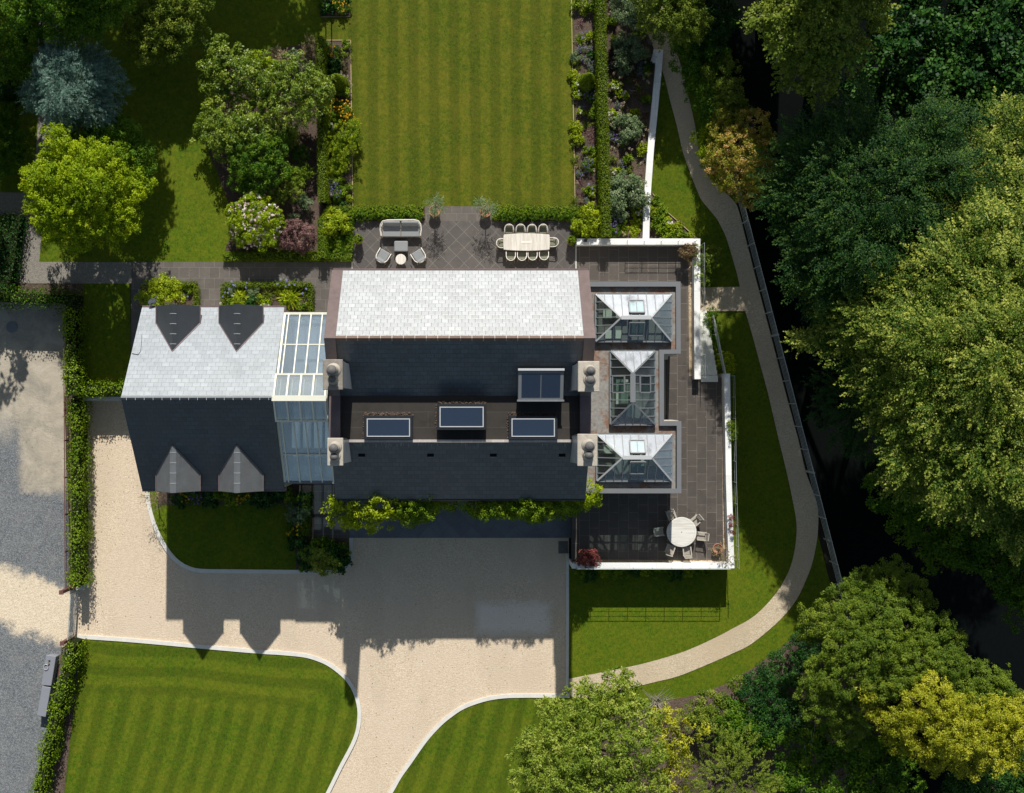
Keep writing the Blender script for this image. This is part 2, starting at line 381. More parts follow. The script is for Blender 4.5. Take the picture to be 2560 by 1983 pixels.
M['greyframe'] = plain('grey_metal', (.17, .18, .19), .4, .5, .08)
M['paleframe'] = plain('pale_metal', (.45, .46, .47), .35, .5, .05)
M['cream'] = plain('cream_paint', (.70, .69, .58), .5, .4, .04)
M['coping'] = plain('grey_coping', (.155, .16, .17), .55, .4, .06)
M['deck'] = plain('roof_deck', (.24, .235, .22), .8, .3, .2, 1.4)
t = NT('rusty_deck'); v = t.co(); n = t.noise(v, .9, 7, .75, .8); n2 = t.noise(v, 6, 4, .7)
t.col(t.mix(t.ramp(n, [(.46, 0.0), (.58, .85)]), t.ramp(n2, [(.3, (.17, .17, .16)), (.7, (.30, .29, .27))]), t.ramp(n2, [(.3, (.13, .06, .035)), (.7, (.28, .15, .09))]))).rough(.85).spec(.2); M['rustdeck'] = t.m
M['glass'] = glassmat('roof_glass', (.55, .66, .64), .055, .42, (.84, .90, 1), .0)
M['glass_blue'] = glassmat('blue_glass', (.66, .76, .86), .12, .10, (.85, .92, 1), .10)
M['glass_link'] = glassmat('link_glass', (.86, .90, .90), .05, .10, (.85, .92, 1), .30)
M['pane'] = glassmat('window_pane', (.85, .9, .9), .06, .02)
M['skypane'] = NT('skylight_pane').col((.022, .035, .06)).rough(.06).spec(.75).m
M['black'] = plain('black', (.006, .006, .007), .9, .1)
M['steel'] = plain('galvanised_steel', (.50, .54, .54), .35, .5, .08, metal=.4)
M['rust'] = plain('rusty_brown_steel', (.13, .055, .045), .6, .4, .2, 5)
M['bark'] = plain('bark', (.10, .08, .06), .9, .1, .3, 5, bump=.5)
M['palebark'] = plain('pale_bark', (.33, .30, .24), .9, .1, .2, 5)
M['terracotta'] = plain('terracotta', (.42, .19, .12), .75, .2, .15, 4)
M['cushion'] = plain('grey_cushion', (.23, .24, .245), .95, .1, .05)
M['cushion_tan'] = plain('olive_cushion', (.19, .19, .14), .95, .1, .06)
M['weave'] = plain('white_weave', (.72, .68, .62), .7, .2, .06)
t = NT('bleached_planks'); v = t.co(scale=(9, .8, 1)); n = t.noise(v, 1.1, 5, .7); t.col(t.ramp(n, [(.3, (.48, .43, .38)), (.5, (.60, .56, .50)), (.7, (.70, .67, .62))])).rough(.8).spec(.2); M['plank'] = t.m
t = NT('bleached_slats'); v = t.co(scale=(.7, 9, 1)); n = t.noise(v, 1.2, 5, .7); t.col(t.ramp(n, [(.3, (.50, .46, .40)), (.5, (.66, .64, .58)), (.7, (.74, .72, .67))])).rough(.8).spec(.2); M['plank2'] = t.m
M['oldwood'] = plain('silvered_wood', (.42, .38, .32), .8, .2, .15, 6)
M['warmwood'] = plain('warm_wood', (.34, .22, .12), .7, .3, .15, 6)
M['box'] = plain('grey_box', (.22, .23, .26), .5, .4, .06)
M['floor'] = plain('inside_floor', (.20, .19, .17), .5, .4, .1)
M['pebble'] = gravel('pebbles', [(.25, .17, .10), (.5, .36, .22), (.75, .66, .5), (.35, .27, .17)])
M['step'] = plain('white_steps', (.68, .69, .62), .7, .3, .07, 2)
t = NT('river_water'); v = t.co(scale=(1, .35, 1)); n = t.noise(v, 1.6, 4, .6, .8); t.col((.004, .005, .005)).rough(.25).spec(.03); t.bump(n, .6, .12); M['water'] = t.m
# leaves
M['l_bright'] = leafmat('leaf_bright', (.10, .18, .002), (.24, .35, .004), (.42, .50, .012), .36)
M['l_mid'] = leafmat('leaf_mid', (.030, .095, .004), (.075, .17, .007), (.17, .27, .014))
M['l_dark'] = leafmat('leaf_dark', (.006, .036, .007), (.018, .070, .010), (.055, .14, .018), .25)
M['l_deep'] = leafmat('leaf_deep', (.006, .034, .006), (.016, .062, .009), (.08, .15, .018), .25)
M['l_beech'] = leafmat('leaf_beech', (.022, .070, .005), (.090, .158, .012), (.42, .45, .075), .3)
M['l_olive'] = leafmat('leaf_olive', (0.0594, 0.1088, 0.0072), (0.132, 0.1904, 0.0144), (0.264, 0.3128, 0.036), .25)
M['l_bay'] = leafmat('leaf_bay', (.09, .15, .012), (.20, .28, .024), (.40, .44, .08), .25)
M['l_yew'] = leafmat('leaf_cypress', (0.0528, 0.102, 0.0072), (0.1122, 0.1768, 0.012), (0.2112, 0.272, 0.0216), .22)
M['l_gold'] = leafmat('leaf_gold', (.14, .17, .006), (.30, .32, .012), (.58, .56, .05), .28)
M['l_orange'] = leafmat('leaf_orange', (.14, .19, .010), (.32, .30, .03), (.60, .38, .13), .3)
M['l_blue'] = leafmat('leaf_blue', (0.05227, 0.1167, 0.08712), (0.1045, 0.1975, 0.1505), (0.2352, 0.3411, 0.2693), .12)
M['l_magnolia'] = leafmat('leaf_glossy', (0.066, 0.1224, 0.0072), (0.1452, 0.2244, 0.012), (0.3036, 0.3808, 0.036), .22, .42, .4)
M['l_hedge'] = leafmat('leaf_hedge', (0.066, 0.136, 0.0036), (0.1452, 0.238, 0.0072), (0.2772, 0.3672, 0.018), .25)
M['l_hedgeyew'] = leafmat('leaf_clipped', (0.066, 0.1156, 0.0036), (0.1254, 0.1904, 0.006), (0.2112, 0.272, 0.0108), .15)
M['l_purple'] = leafmat('leaf_purple', (.10, .045, .05), (.19, .10, .095), (.33, .20, .17), .2)
M['l_red'] = leafmat('leaf_red', (.09, .018, .018), (.20, .05, .045), (.33, .11, .09), .2)
M['l_silver'] = leafmat('leaf_silver', (.07, .12, .04), (.13, .19, .08), (.26, .32, .17), .15)
M['l_lime'] = leafmat('leaf_lime', (.14, .21, .004), (.27, .35, .007), (.45, .52, .02), .3)
M['l_dry'] = leafmat('leaf_dry', (.14, .11, .05), (.25, .20, .10), (.38, .31, .18), .2)
M['l_brown'] = leafmat('leaf_brown', (.10, .07, .035), (.17, .12, .06), (.26, .19, .09), .2)
M['f_white'] = leafmat('petal_white', (.55, .52, .45), (.72, .70, .66), (.80, .74, .74), .2)
M['f_pink'] = leafmat('petal_pink', (.70, .50, .50), (.78, .66, .66), (.80, .78, .76), .2)
M['f_purple'] = leafmat('petal_purple', (.17, .10, .40), (.28, .19, .55), (.42, .34, .68), .2)
M['f_blue'] = leafmat('petal_blue', (.20, .22, .55), (.33, .35, .68), (.48, .50, .78), .2)
M['f_yellow'] = leafmat('petal_yellow', (.60, .30, .01), (.80, .45, .02), (.85, .58, .03), .2)
M['f_tan'] = leafmat('seed_tan', (.30, .22, .15), (.42, .33, .25), (.54, .44, .35), .15)
# ------------------------------------------------------------------ the ground
G = 1.4
rng0 = random.Random(5)
def e_of(py):
    if py <= 150: return G
    if py >= 720: return 0.0
    return G * (720 - py) / 570.0
def fence_x(py): return 1869 + (py - 606) * .2592
rows = [-5000, -2500, -900, -300, 0, 150, 250, 350, 450, 550, 650, 720, 800, 1000, 1200, 1400, 1600, 1800, 2100, 2800, 5000, 8000]
m = MB(); prof = lambda py, e: [(-6000, e - .05), (1000, e - .05), (fence_x(py) - 12, e - .05), (fence_x(py) + 8, e - .25), (fence_x(py) + 45, -2.6), (fence_x(py) + 1500, -2.7), (fence_x(py) + 1600, -.8), (fence_x(py) + 1900, .2), (9000, 1.0)]
vs = []
for py in rows:
    e = e_of(py)
    for (x, z) in prof(py, e):
        vs.append(((x - CX) / 40, -(py - CY) / 40, z))
nc = 9; fs = [(i * nc + j, (i + 1) * nc + j, (i + 1) * nc + j + 1, i * nc + j + 1) for i in range(len(rows) - 1) for j in range(nc - 1)]
m.add(vs, fs); struct('ground', m.mesh('ground'), M['forest'])
rv = MB(); rv.quad(*[((x - CX) / 40, -(y - CY) / 40, -2.2) for x, y in ((fence_x(-3000) + 10, -3000), (fence_x(6000) + 10, 6000), (fence_x(6000) + 1560, 6000), (fence_x(-3000) + 1560, -3000))])
struct('river', rv.mesh('river'), M['water'])

plat = [(-3000, -3000), (1640, -3000), (1600, 0), (1636, 118), (1650, 122), (1614, 600), (1743, 600), (1745, 945), (1819, 945), (1829, 1416), (1432, 1416), (1432, 1150), (500, 1150), (430, 997), (215, 990), (165, 990), (165, 752), (-3000, 752)]
sheet('terrain', plat, G - .02, M['soil'], thick=1.6)

def rowsheet(name, tab, mat, lift, n=40):
    """tab: rows (py, xleft, xright) at ground height e(py)"""
    m = MB(); vs = []
    pys = np.linspace(tab[0][0], tab[-1][0], n); a = np.array(tab, float)
    for py in pys:
        z = e_of(py) + lift
        for x in (np.interp(py, a[:, 0], a[:, 1]), np.interp(py, a[:, 0], a[:, 2])): vs.append(P(x, py, z))
    m.add(vs, [(2 * i, 2 * i + 2, 2 * i + 3, 2 * i + 1) for i in range(n - 1)])
    return struct(name, m.mesh(name), mat)
rowsheet('side_lawn', [(-100, 1560, 1690), (130, 1640, 1745), (300, 1628, 1790), (600, 1606, 1862), (601, 1735, 1862), (945, 1745, 1950), (946, 1815, 1950), (1418, 1825, 2065), (1419, 1420, 2065), (2050, 1420, 2235)], M['lawn'], .0, 400)
rowsheet('river_path', [(-80, 1575, 1672), (32, 1602, 1680), (77, 1617, 1684), (118, 1633, 1688), (189, 1660, 1710), (251, 1675, 1724), (310, 1691, 1737), (381, 1707, 1748), (440, 1728, 1768), (499, 1752, 1832), (512, 1763, 1842), (548, 1793, 1853), (589, 1814, 1862), (634, 1828, 1874), (687, 1843, 1887), (778, 1863, 1911), (835, 1880, 1926), (917, 1902, 1947), (979, 1919, 1963), (1100, 1947, 1996)], M['pathgravel'], .03, 120)
pl = [(1947, 1100), (1966, 1178), (1979, 1238), (1990, 1298), (1991, 1339), (1983, 1394), (1966, 1441), (1935, 1490), (1886, 1540), (1831, 1572), (1781, 1598), (1713, 1628), (1639, 1651), (1565, 1669), (1423, 1697)]
pr = [(1996, 1100), (2014, 1178), (2033, 1230), (2044, 1269), (2046, 1298), (2043, 1347), (2031, 1407), (2016, 1448), (1992, 1498), (1950, 1550), (1880, 1609), (1831, 1634), (1772, 1660), (1698, 1690), (1639, 1705), (1580, 1719), (1423, 1752)]
sheet('lower_path', catmull(pl, 4) + catmull(pr, 4)[::-1], .034, M['pathgravel'])
sheet('link_path', [(1748, 719), (1852, 717), (1866, 778), (1748, 778)], .07, M['pathgravel'])
sheet('bank_soil', [(1600, 1775), (1650, 1755), (1740, 1738), (1810, 1712), (1880, 1672), (1950, 1622), (2040, 1545), (2095, 1480), (2230, 2050), (1420, 2050), (1500, 1800)], .02, M['soil'])

# left yard and drive
def ragged(pts, amp, n=7, r=rng0):
    out = []
    for i in range(len(pts) - 1):
        for k in range(n):
            t = k / n; x = pts[i][0] + (pts[i + 1][0] - pts[i][0]) * t; y = pts[i][1] + (pts[i + 1][1] - pts[i][1]) * t
            out.append((x + r.uniform(-amp, amp), y + r.uniform(-amp, amp)))
    out.append(pts[-1]); return out
sheet('driveway', [(-800, 900), (430, 900), (430, 1100), (1422, 1100), (1422, 2600), (-800, 2600)], .0, M['gravel'])
sheet('yard', [(-800, 740), (168, 740), (176, 1478), (178, 1600), (172, 1650), (100, 2100), (60, 2600), (-800, 2600)], .006, M['yard'])
c = P(30, 818, .02); struct('manhole_cover', MB().lathe(c, [(.36, 0), (.36, .012), (0.01, .013)], 24).mesh('cover'), M['lead'])

k_island = catmull([(369, 1232), (371, 1255), (374, 1273), (383, 1305), (398, 1341), (419, 1377), (442, 1403), (468, 1419), (499, 1427), (560, 1428.5), (628, 1429), (740, 1430), (830, 1430), (852, 1428), (867, 1418), (876, 1399), (878, 1380), (878, 1345)], 5)
sheet('island_lawn', [(395, 1100), (860, 1100), (878, 1200)] + k_island[::-1] + [(369, 1180)], .05, M['lawn'])
strip('island_kerb', k_island, 10, -.05, .1, M['kerb'], 'structure')
k_front = catmull([(193, 1592), (325, 1601), (502, 1617), (638, 1629), (700, 1633), (753, 1638), (784, 1645), (818, 1659), (848, 1680), (871, 1703), (888, 1733), (897, 1766), (898, 1796), (893, 1830), (879, 1866), (852, 1917), (822, 1978), (780, 2060)], 5)
sheet('front_lawn', [(198, 1597)] + k_front[1:] + [(150, 2060), (172, 1800)], .05, M['lawn_front'])
strip('drive_kerb', k_front, 9.5, -.05, .1, M['kerb'], 'structure')
k_ent = catmull([(930, 2060), (979, 1978), (1000, 1941), (1025, 1906), (1060, 1856), (1091, 1820), (1121, 1793), (1159, 1768), (1209, 1750), (1254, 1742), (1300, 1740), (1378, 1740), (1424, 1740)], 5)
sheet('entry_lawn', k_ent + [(1480, 1760), (1480, 2060)], .05, M['lawn_front'])
strip('entry_kerb', k_ent, 9.5, -.05, .1, M['kerb'], 'structure')
strip('edge_kerb', [(1419, 1384), (1419, 1560), (1418, 1738)], 7, -.05, .09, M['kerb'], 'structure')
sheet('hedge_bed', [(160, 990), (213, 996), (216, 1470), (178, 1476)], .22, M['soil'], thick=.2)
sheet('lower_hedge_bed', [(176, 1600), (204, 1603), (160, 1985), (150, 2100), (90, 2100), (95, 1985)], .065, M['soil'])
sheet('front_bed', [(395, 1110), (870, 1110), (872, 1345), (868, 1400), (845, 1424), (740, 1424), (736, 1262), (395, 1262)], .07, M['soil'])
sheet('front_patio', [(873, 1200), (1427, 1200), (1427, 1345), (873, 1345)], .12, M['slab_front'], thick=.15)
sheet('passage_path', [(786, 1150), (872, 1150), (872, 1346), (786, 1346)], .09, M['slab_path'], thick=.1)
sheet('drain_grate', [(1396, 1353), (1420, 1353), (1420, 1384), (1396, 1384)], .012, M['cowl'])

# upper garden
Z1, Z2, Z3 = G + .004, G + .012, G + .02
sheet('garden_lawn', [(-2600, -2500), (878, -2500), (880, 655), (327, 656), (-2600, 656)], Z1, M['lawn'])
sheet('striped_lawn', [(872, -1500), (1424, -1500), (1438, 517), (881, 517), (877, 101), (803, 101), (803, 43), (876, 43)], Z2, M['lawn_striped'])
sheet('garden_path', [(88, -200), (150, -200), (145, 260), (140, 340), (107, 560), (98, 655), (328, 656), (328, 709), (33, 709), (45, 640), (56, 541), (-200, 532), (-200, 478), (68, 482), (90, 380), (98, 260)], Z2, M['path_shade'])
sheet('small_lawn', [(207, 709), (326, 709), (326, 965), (215, 965), (207, 900)], Z1 + .002, M['lawn'])
sheet('slab_path', [(328, 655), (880.5, 655), (880.5, 830), (400, 830), (352, 1000), (328, 1000)], Z3, M['slab_path'])
sheet('patio', [(881, 553), (1439, 553), (1439, 760), (881, 760)], Z3, M['slab_diag'])
sheet('patio_border', [(1063, 516), (1233, 516), (1233, 553), (1063, 553)], Z3, M['slab_path'])
sheet('shrub_bed', ragged([(816, 104), (740, 114), (640, 132), (570, 170), (540, 250), (500, 330), (540, 420), (590, 560), (562, 627)], 2) + [(818, 627)], Z2 + .004, M['soil'])
sheet('left_border', [(803, 101), (876, 101), (882, 520), (881, 655), (803, 655)], Z2 + .002, M['soil'])
sheet('top_border', [(801, -1500), (875, -1500), (875, 42), (801, 42)], Z2 + .002, M['soil'])
sheet('right_border', [(1430, -1500), (1640, -1500), (1605, 0), (1648, 125), (1612, 598), (1440, 598)], Z1, M['soil'])
sheet('hedge_strip', [(881, 517), (1063, 517), (1063, 548), (881, 548)], Z3 + .004, M['soil'])
sheet('hedge_strip', [(1233, 517), (1440, 517), (1440, 548), (1233, 548)], Z3 + .004, M['soil'])
sheet('court_bed', [(350, 712), (490, 712), (490, 800), (350, 800)], Z3 + .006, M['soil'])
sheet('court_bed', [(555, 710), (780, 710), (780, 800), (555, 800)], Z3 + .006, M['soil'])
sheet('terrace', [(1439.5, 612), (1740, 612), (1742, 955), (1814, 955), (1824, 1410), (1430, 1410), (1430, 800), (1439.5, 800)], Z3, M['slab'])
sheet('pebble_strip', [(1721, 650), (1728.5, 650), (1729.5, 940), (1722.5, 940)], Z3 + .006, M['pebble'])
sheet('pebble_strip', [(1804, 966), (1810, 966), (1815, 1372), (1808, 1372)], Z3 + .006, M['pebble'])
sheet('pebble_strip', [(1440, 1399), (1800, 1401), (1800, 1409), (1440, 1409)], Z3 + .006, M['pebble'])
sheet('triangle_bed', [(1624, 470), (1640, 495), (1670, 535), (1742, 598), (1622, 598)], e_of(500) + .06, M['soil'])
for a in ([(876.5, 101), (879, 300), (882, 517)], [(803, 100.5), (876, 100.5)], [(803, 42), (874.5, 42), (874.5, -300)], [(1427.5, -60), (1433, 260), (1438, 516)]):
    strip('lawn_edging', a, 1.6, G, G + .05, M['timber'], 'structure')
strip('patio_edging', [(1440, 548), (1440, 680)], 2.5, G, G + .05, M['kerb'], 'structure')
strip('patio_edging', [(880, 655), (880, 690)], 2.5, G, G + .05, M['kerb'], 'structure')
strip('bed_edging', [(1632, 484), (1665, 527), (1743, 596)], 1.6, .3, e_of(500) + .14, M['timber'], 'structure')
strip('path_edging', [(1691, 310), (1707, 381), (1728, 440), (1752, 499), (1793, 548), (1814, 589)], 1.4, .2, .55, M['timber'], 'structure') if False else None

# ------------------------------------------------------------------ garden walls
def wall_thing(name, label, pts, wpx, z0, z1, mat=None, cap=None):
    o = strip(name, pts, wpx, z0, z1, mat or M['white']); tag(o, label, 'wall'); return o
wall_thing('garden_wall', 'white rendered wall running down between the planted border and the river lawn', [(1650, 124), (1645, 190), (1640, 240), (1634, 300), (1627, 370), (1622, 440), (1617, 510), (1615, 596)], 16, -.2, 1.75)
wall_thing('wall_stub', 'short white wall stub at the far tip of the long garden wall', [(1642, 124), (1638, 142), (1634, 156)], 14, 0, 1.7)
wall_thing('terrace_wall', 'white parapet wall along the far side of the slab terrace by the flower border', [(1442, 604), (1600, 604), (1736, 604)], 15, .5, 2.2)
wall_thing('terrace_wall', 'white parapet wall between the slab terrace and the outdoor white steps', [(1743, 596.5), (1743, 780), (1744, 948)], 15, -.2, 2.2)
wall_thing('terrace_wall', 'white parapet wall along the river side of the terrace below the steps', [(1818, 934), (1822, 1200), (1829, 1421)], 14, -.2, 2.2)
wall_thing('terrace_wall', 'white parapet wall along the near end of the terrace by the round table', [(1430, 1415), (1600, 1415), (1821, 1415)], 13, -.2, 2.2)
wall_thing('drive_wall', 'pale kerb wall along the hedge on the gravel drive beside the slate wing', [(213, 1470), (212, 1200), (212, 1000)], 10, -.1, .45, M['kerb'])
wall_thing('drive_wall', 'short pale retaining wall under the hedge at the closed end of the drive', [(207, 997), (260, 997), (330, 997)], 10, -.1, 1.42, M['kerb'])
wall_thing('drive_wall', 'low pale kerb stone closing the hedge bed beside the yard gate', [(190, 1471), (208, 1471)], 9, -.1, .4, M['kerb'])

# steps
st = empty('outdoor_steps', P(1770, 870, 0), 'flight of white outdoor steps climbing beside the terrace wall', 'steps')
xs = np.interp(range(14), [0, 13], [1767, 1795])
for i in range(13):
    y0 = 777 + i * 12.4; z = .1 + i * .107
    a = P(1750, y0, z); b = P(xs[i], y0, z); c2 = P(xs[i], y0 + 12.4, z); d2 = P(1750, y0 + 12.4, z)
    mm = MB(); mm.hexa([(a.x, a.y, -.1), (d2.x, d2.y, -.1), (c2.x, c2.y, -.1), (b.x, b.y, -.1)], [(a.x, a.y, z), (d2.x, d2.y, z), (c2.x, c2.y, z), (b.x, b.y, z)])
    mm.obj('step', M['step'], st)
a = P(1753, 939, G + .06); b = P(1795, 955, G + .06)
MB().box(a.x, b.x, b.y, a.y, -.1, G + .06).obj('landing', M['step'], st)

def railing(name, label, base, zb, top, nrail, n, mat, r=.025, post_r=.03, big=(), cat='railing', lean=0, pr=None):
    """base: photo polyline at height zb; posts evenly spaced"""
    o = empty(name, P(base[0][0], base[0][1], zb), label, cat)
    pts = [P(p[0], p[1], zb) for p in base]
    # resample n posts
    L = [0]
    for i in range(1, len(pts)): L.append(L[-1] + (pts[i] - pts[i - 1]).length)
    def at(s):
        for i in range(1, len(pts)):
            if s <= L[i] + 1e-6: return pts[i - 1].lerp(pts[i], (s - L[i - 1]) / max(1e-6, L[i] - L[i - 1]))
        return pts[-1]
    for i in range(n):
        p = at(L[-1] * i / (n - 1)); rr = post_r * (1.7 if i in big else 1)
        MB().bar(p, p + Vector((lean, 0, top)), rr * 2, rr * 2, up=(0, 1, 0)).obj('post', mat, o)
    for k in range(nrail):
        h = top * (k + 1) / nrail * .985; q = [p + Vector((lean * (k + 1) / nrail, 0, h)) for p in pts]
        MB().tube(q, r if k == nrail - 1 else r * .6, 5).obj('rail' if k == nrail - 1 else 'wire', mat, o)
    return o
railing('terrace_railing', 'thin steel rail on the white wall at the far side of the terrace', [(1568, 603), (1738, 603)], 2.2, .72, 3, 5, M['steel'], .02, .018)
railing('terrace_railing', 'thin steel rail on the white wall above the outdoor steps', [(1754, 612), (1756, 946)], 1.9, .95, 2, 7, M['steel'], .012, .012)
railing('terrace_railing', 'thin steel rail on the river side wall of the terrace', [(1829, 940), (1833, 1200), (1840, 1416)], 1.9, .95, 2, 10, M['steel'], .012, .012)
railing('terrace_railing', 'thin steel rail on the wall beside the round table', [(1440, 1419), (1820, 1419)], 2.2, .75, 3, 9, M['steel'], .018, .016)
o = empty('stair_handrail', P(1790, 930, 1.4), 'sloping steel handrail on the lawn side of the outdoor steps', 'handrail')
pb = [P(1772, 790, .15), P(1802, 935, 1.45)]
for h, r in ((1.0, .035), (.7, .014), (.4, .014)): MB().tube([p + Vector((.1, 0, h)) for p in pb], r, 5).obj('rail', M['steel'], o)
for t in (0, .33, .66, 1):
    p = pb[0].lerp(pb[1], t); MB().bar(p, p + Vector((.1, 0, 1.0)), .04, .04, up=(0, 1, 0)).obj('post', M['steel'], o)

fy = [fy0 for fy0 in np.arange(390, 1760, 56.3)]
base = [(fence_x(y) - 1, y) for y in fy]
rf = empty('river_fence', P(base[0][0], base[0][1], 0), 'long galvanised post and wire fence along the river bank', 'fence')
for i, (x, y) in enumerate(base):
    z = e_of(y); p = P(x, y, z); big = abs(y - 830) < 28 or abs(y - 1169) < 28
    MB().bar(p - Vector((0, 0, .1)), p + Vector((.0, 0, 1.75)), .1 if big else .055, .1 if big else .055, up=(0, 1, 0)).obj('post', M['steel'], rf)
for k in range(1, 6):
    h = .2 + k * .3
    MB().tube([P(x, y, e_of(y)) + Vector((0, 0, h)) for x, y in base], .024 if k == 5 else .011, 5).obj('rail' if k == 5 else 'wire', M['steel'], rf)

# yard fences and gate
def yfence(label, pts, n, h=1.15):
    o = empty('yard_fence', P(pts[0][0], pts[0][1], 0), label, 'fence')
    q = [P(p[0], p[1], 0) for p in pts]
    for i in range(n):
        t = i / (n - 1) * (len(q) - 1); j = min(int(t), len(q) - 2); p = q[j].lerp(q[j + 1], t - j)
        MB().bar(p, p + Vector((0, 0, h + .05)), .07, .07, up=(0, 1, 0)).obj('post', M['rust'], o)
    for k in range(4):
        MB().tube([p + Vector((0, 0, h * (k + 1) / 4)) for p in q], .032 if k == 3 else .024, 5).obj('rail', M['rust'], o)
    return o
yfence('rusty brown rail fence between the concrete yard and the tall hedge', [(174, 800), (176, 1100), (178, 1466)], 9)
yfence('rusty brown rail fence behind the grey storage boxes', [(170, 1612), (146, 1790), (112, 1990)], 6)
yfence('brown rail fence across the far end of the concrete yard', [(-30, 752), (60, 752), (172, 763)], 4)
MB().bar(P(172, 766, .9), P(174, 800, .9), .12, .5).obj('steel_screen', M['steel']); tag(C.objects['steel_screen'], 'short grey steel screen at the corner of the concrete yard', 'screen')
for i, (x, y, lab) in enumerate([(181, 1468, 'stout rusty brown gate post at the end of the tall hedge'), (183, 1592, 'stout rusty brown gate post nearest the grey storage boxes')]):
    p = P(x, y, 0); o = empty('gate_post', p, lab, 'post')
    MB().box(p.x - .1, p.x + .1, p.y - .1, p.y + .1, 0, 2.1).obj('shaft', M['rust'], o, bevel=.01)
    MB().box(p.x - .13, p.x + .13, p.y - .13, p.y + .13, 2.1, 2.16).obj('cap', M['rust'], o)
g = empty('farm_gate', P(195, 1478, 0), 'wide silver bar gate standing across the drive entrance', 'gate')
ga = P(196, 1478, 0); gb = P(188, 1588, 0)
for k in range(6):
    z = .25 + k * .25; MB().tube([ga + Vector((0, 0, z)), gb + Vector((0, 0, z))], .028, 6).obj('bar', M['steel'], g)
for t in (0, .5, 1):
    p = ga.lerp(gb, t); MB().bar(p + Vector((0, 0, .2)), p + Vector((0, 0, 1.55)), .05, .05, up=(0, 1, 0)).obj('upright', M['steel'], g)
MB().tube([ga + Vector((0, 0, .25)), ga.lerp(gb, .5) + Vector((0, 0, 1.5)), gb + Vector((0, 0, .25))], .022, 5).obj('brace', M['steel'], g)

# storage boxes
def sbox(label, corners, h):
    q = [P(p[0], p[1], h) for p in corners]; o = empty('storage_box', q[0] - Vector((0, 0, h)), label, 'box')
    cx = sum((p for p in q), Vector()) / 4; sh = [cx + (p - cx) * .94 for p in q]
    MB().hexa([(p.x, p.y, 0) for p in sh][::-1], [(p.x, p.y, h - .08) for p in sh][::-1]).obj('body', M['box'], o)
    MB().hexa([(p.x, p.y, h - .08) for p in q][::-1], [(p.x, p.y, h) for p in q][::-1]).obj('lid', M['box'], o, bevel=.02)
    return o
sbox('long grey storage box with a coil lying on its lid', [(115, 1638), (140, 1641), (128, 1715), (103, 1713)], .75)
sbox('long grey storage box without anything on its lid', [(105, 1716), (127, 1719), (114, 1793), (92, 1789)], .75)
hp = P(115, 1668, .78); o = empty('hose_coil', hp, 'coiled pale hose with a black end on the grey box lid', 'hose')
MB().tube([hp + Vector((math.cos(a) * .14, math.sin(a) * .17, .01 + a * .002)) for a in np.linspace(0, 11, 40)], .02, 5).obj('coil', M['paleframe'], o, smooth=True)
MB().tube([hp + Vector((.12, .1, .02)), hp + Vector((.2, .22, .03)), hp + Vector((.15, .42, .03)), hp + Vector((.26, .44, .03))], .035, 6).obj('nozzle', M['cowl'], o)
# ------------------------------------------------------------------ buildings
def window(parent, gx, gy, z0, wd, ht, face, frame=None):
    """window on a wall facing +y (face=1), -y (face=-1); gx centre"""
    fm = frame or M['white']; c = Q(gx, gy); f = face; y = c.y
    m = MB(); t = .07
    def bx(x0, x1, za, zb, ya=.0, yb=.05): m.box(c.x + x0, c.x + x1, min(y + f * ya, y + f * yb), max(y + f * ya, y + f * yb), z0 + za, z0 + zb)
    bx(-wd / 2, -wd / 2 + t, 0, ht); bx(wd / 2 - t, wd / 2, 0, ht); bx(-wd / 2 + t, wd / 2 - t, 0, t); bx(-wd / 2 + t, wd / 2 - t, ht - t, ht)
    bx(-wd / 2 + t, wd / 2 - t, ht / 2 - .03, ht / 2 + .03); bx(-.02, .02, t, ht / 2 - .03); bx(-.02, .02, ht / 2 + .03, ht - t)
    w = m.obj('window', fm, parent)
    MB().box(c.x - wd / 2 + t, c.x + wd / 2 - t, min(y + f * .012, y + f * .02), max(y + f * .012, y + f * .02), z0 + t, z0 + ht - t).obj('pane', M['skypane'], w)
    MB().box(c.x - wd / 2 - .08, c.x + wd / 2 + .08, min(y + f * .003, y + f * .12), max(y + f * .003, y + f * .12), z0 - .08, z0 - .004).obj('sill', M['kerb'], w)

def slope(m, a, b, c, d, th=.12):
    """slab with top face a b c d, thickness downwards"""
    dn = Vector((0, 0, -th)); m.hexa([Vector(p) + dn for p in (a, b, c, d)], [Vector(p) for p in (a, b, c, d)])

# ---- main house
XL, XR = 869.5, 1439; YN, YR1, YV, YR2, YS = 711.5, 869, 990, 1089.5, 1224
ZN, ZR1, ZV, ZR2, ZS = 8.7, 12.5, 9.9, 10.05, 7.25
mh = empty('main_house', Q(1154, 970, 0), 'large slate roofed main house with four chimneys and a flat roof valley', 'house')
IN = 24  # verge width
wl = MB()
def gable(m, gx0, gx1):
    pr = [(YN + 4, 0), (YN + 4, ZN - .15), (YR1, ZR1 - .15), (YV, ZV - .15), (YR2, ZR2 - .15), (YS - 4, ZS - .2), (YS - 4, 0)]
    a = [Q(gx0, y, z) for y, z in pr]; b = [Q(gx1, y, z) for y, z in pr]; n = len(pr)
    m.add(a + b, [tuple(range(n)), tuple(range(2 * n - 1, n - 1, -1))] + [(i, i + 1, n + i + 1, n + i) for i in range(n - 1)])
gable(wl, XL + 2, XL + 16); gable(wl, XR - 16, XR - 2)
wl.qbox(XL + 16, XR - 16, YN + 4, YN + 16, 0, ZN - .2); wl.qbox(XL + 16, XR - 16, YS - 16, YS - 4, 0, ZS - .25)
wl.obj('wall', M['render'], mh)
for gx in (935, 1010, 1085): window(mh, gx, YS - 4, 4.3, 1.2, 1.9, -1)
for gx in (1225, 1300, 1375): window(mh, gx, YS - 4, 4.3, 1.2, 1.9, -1)
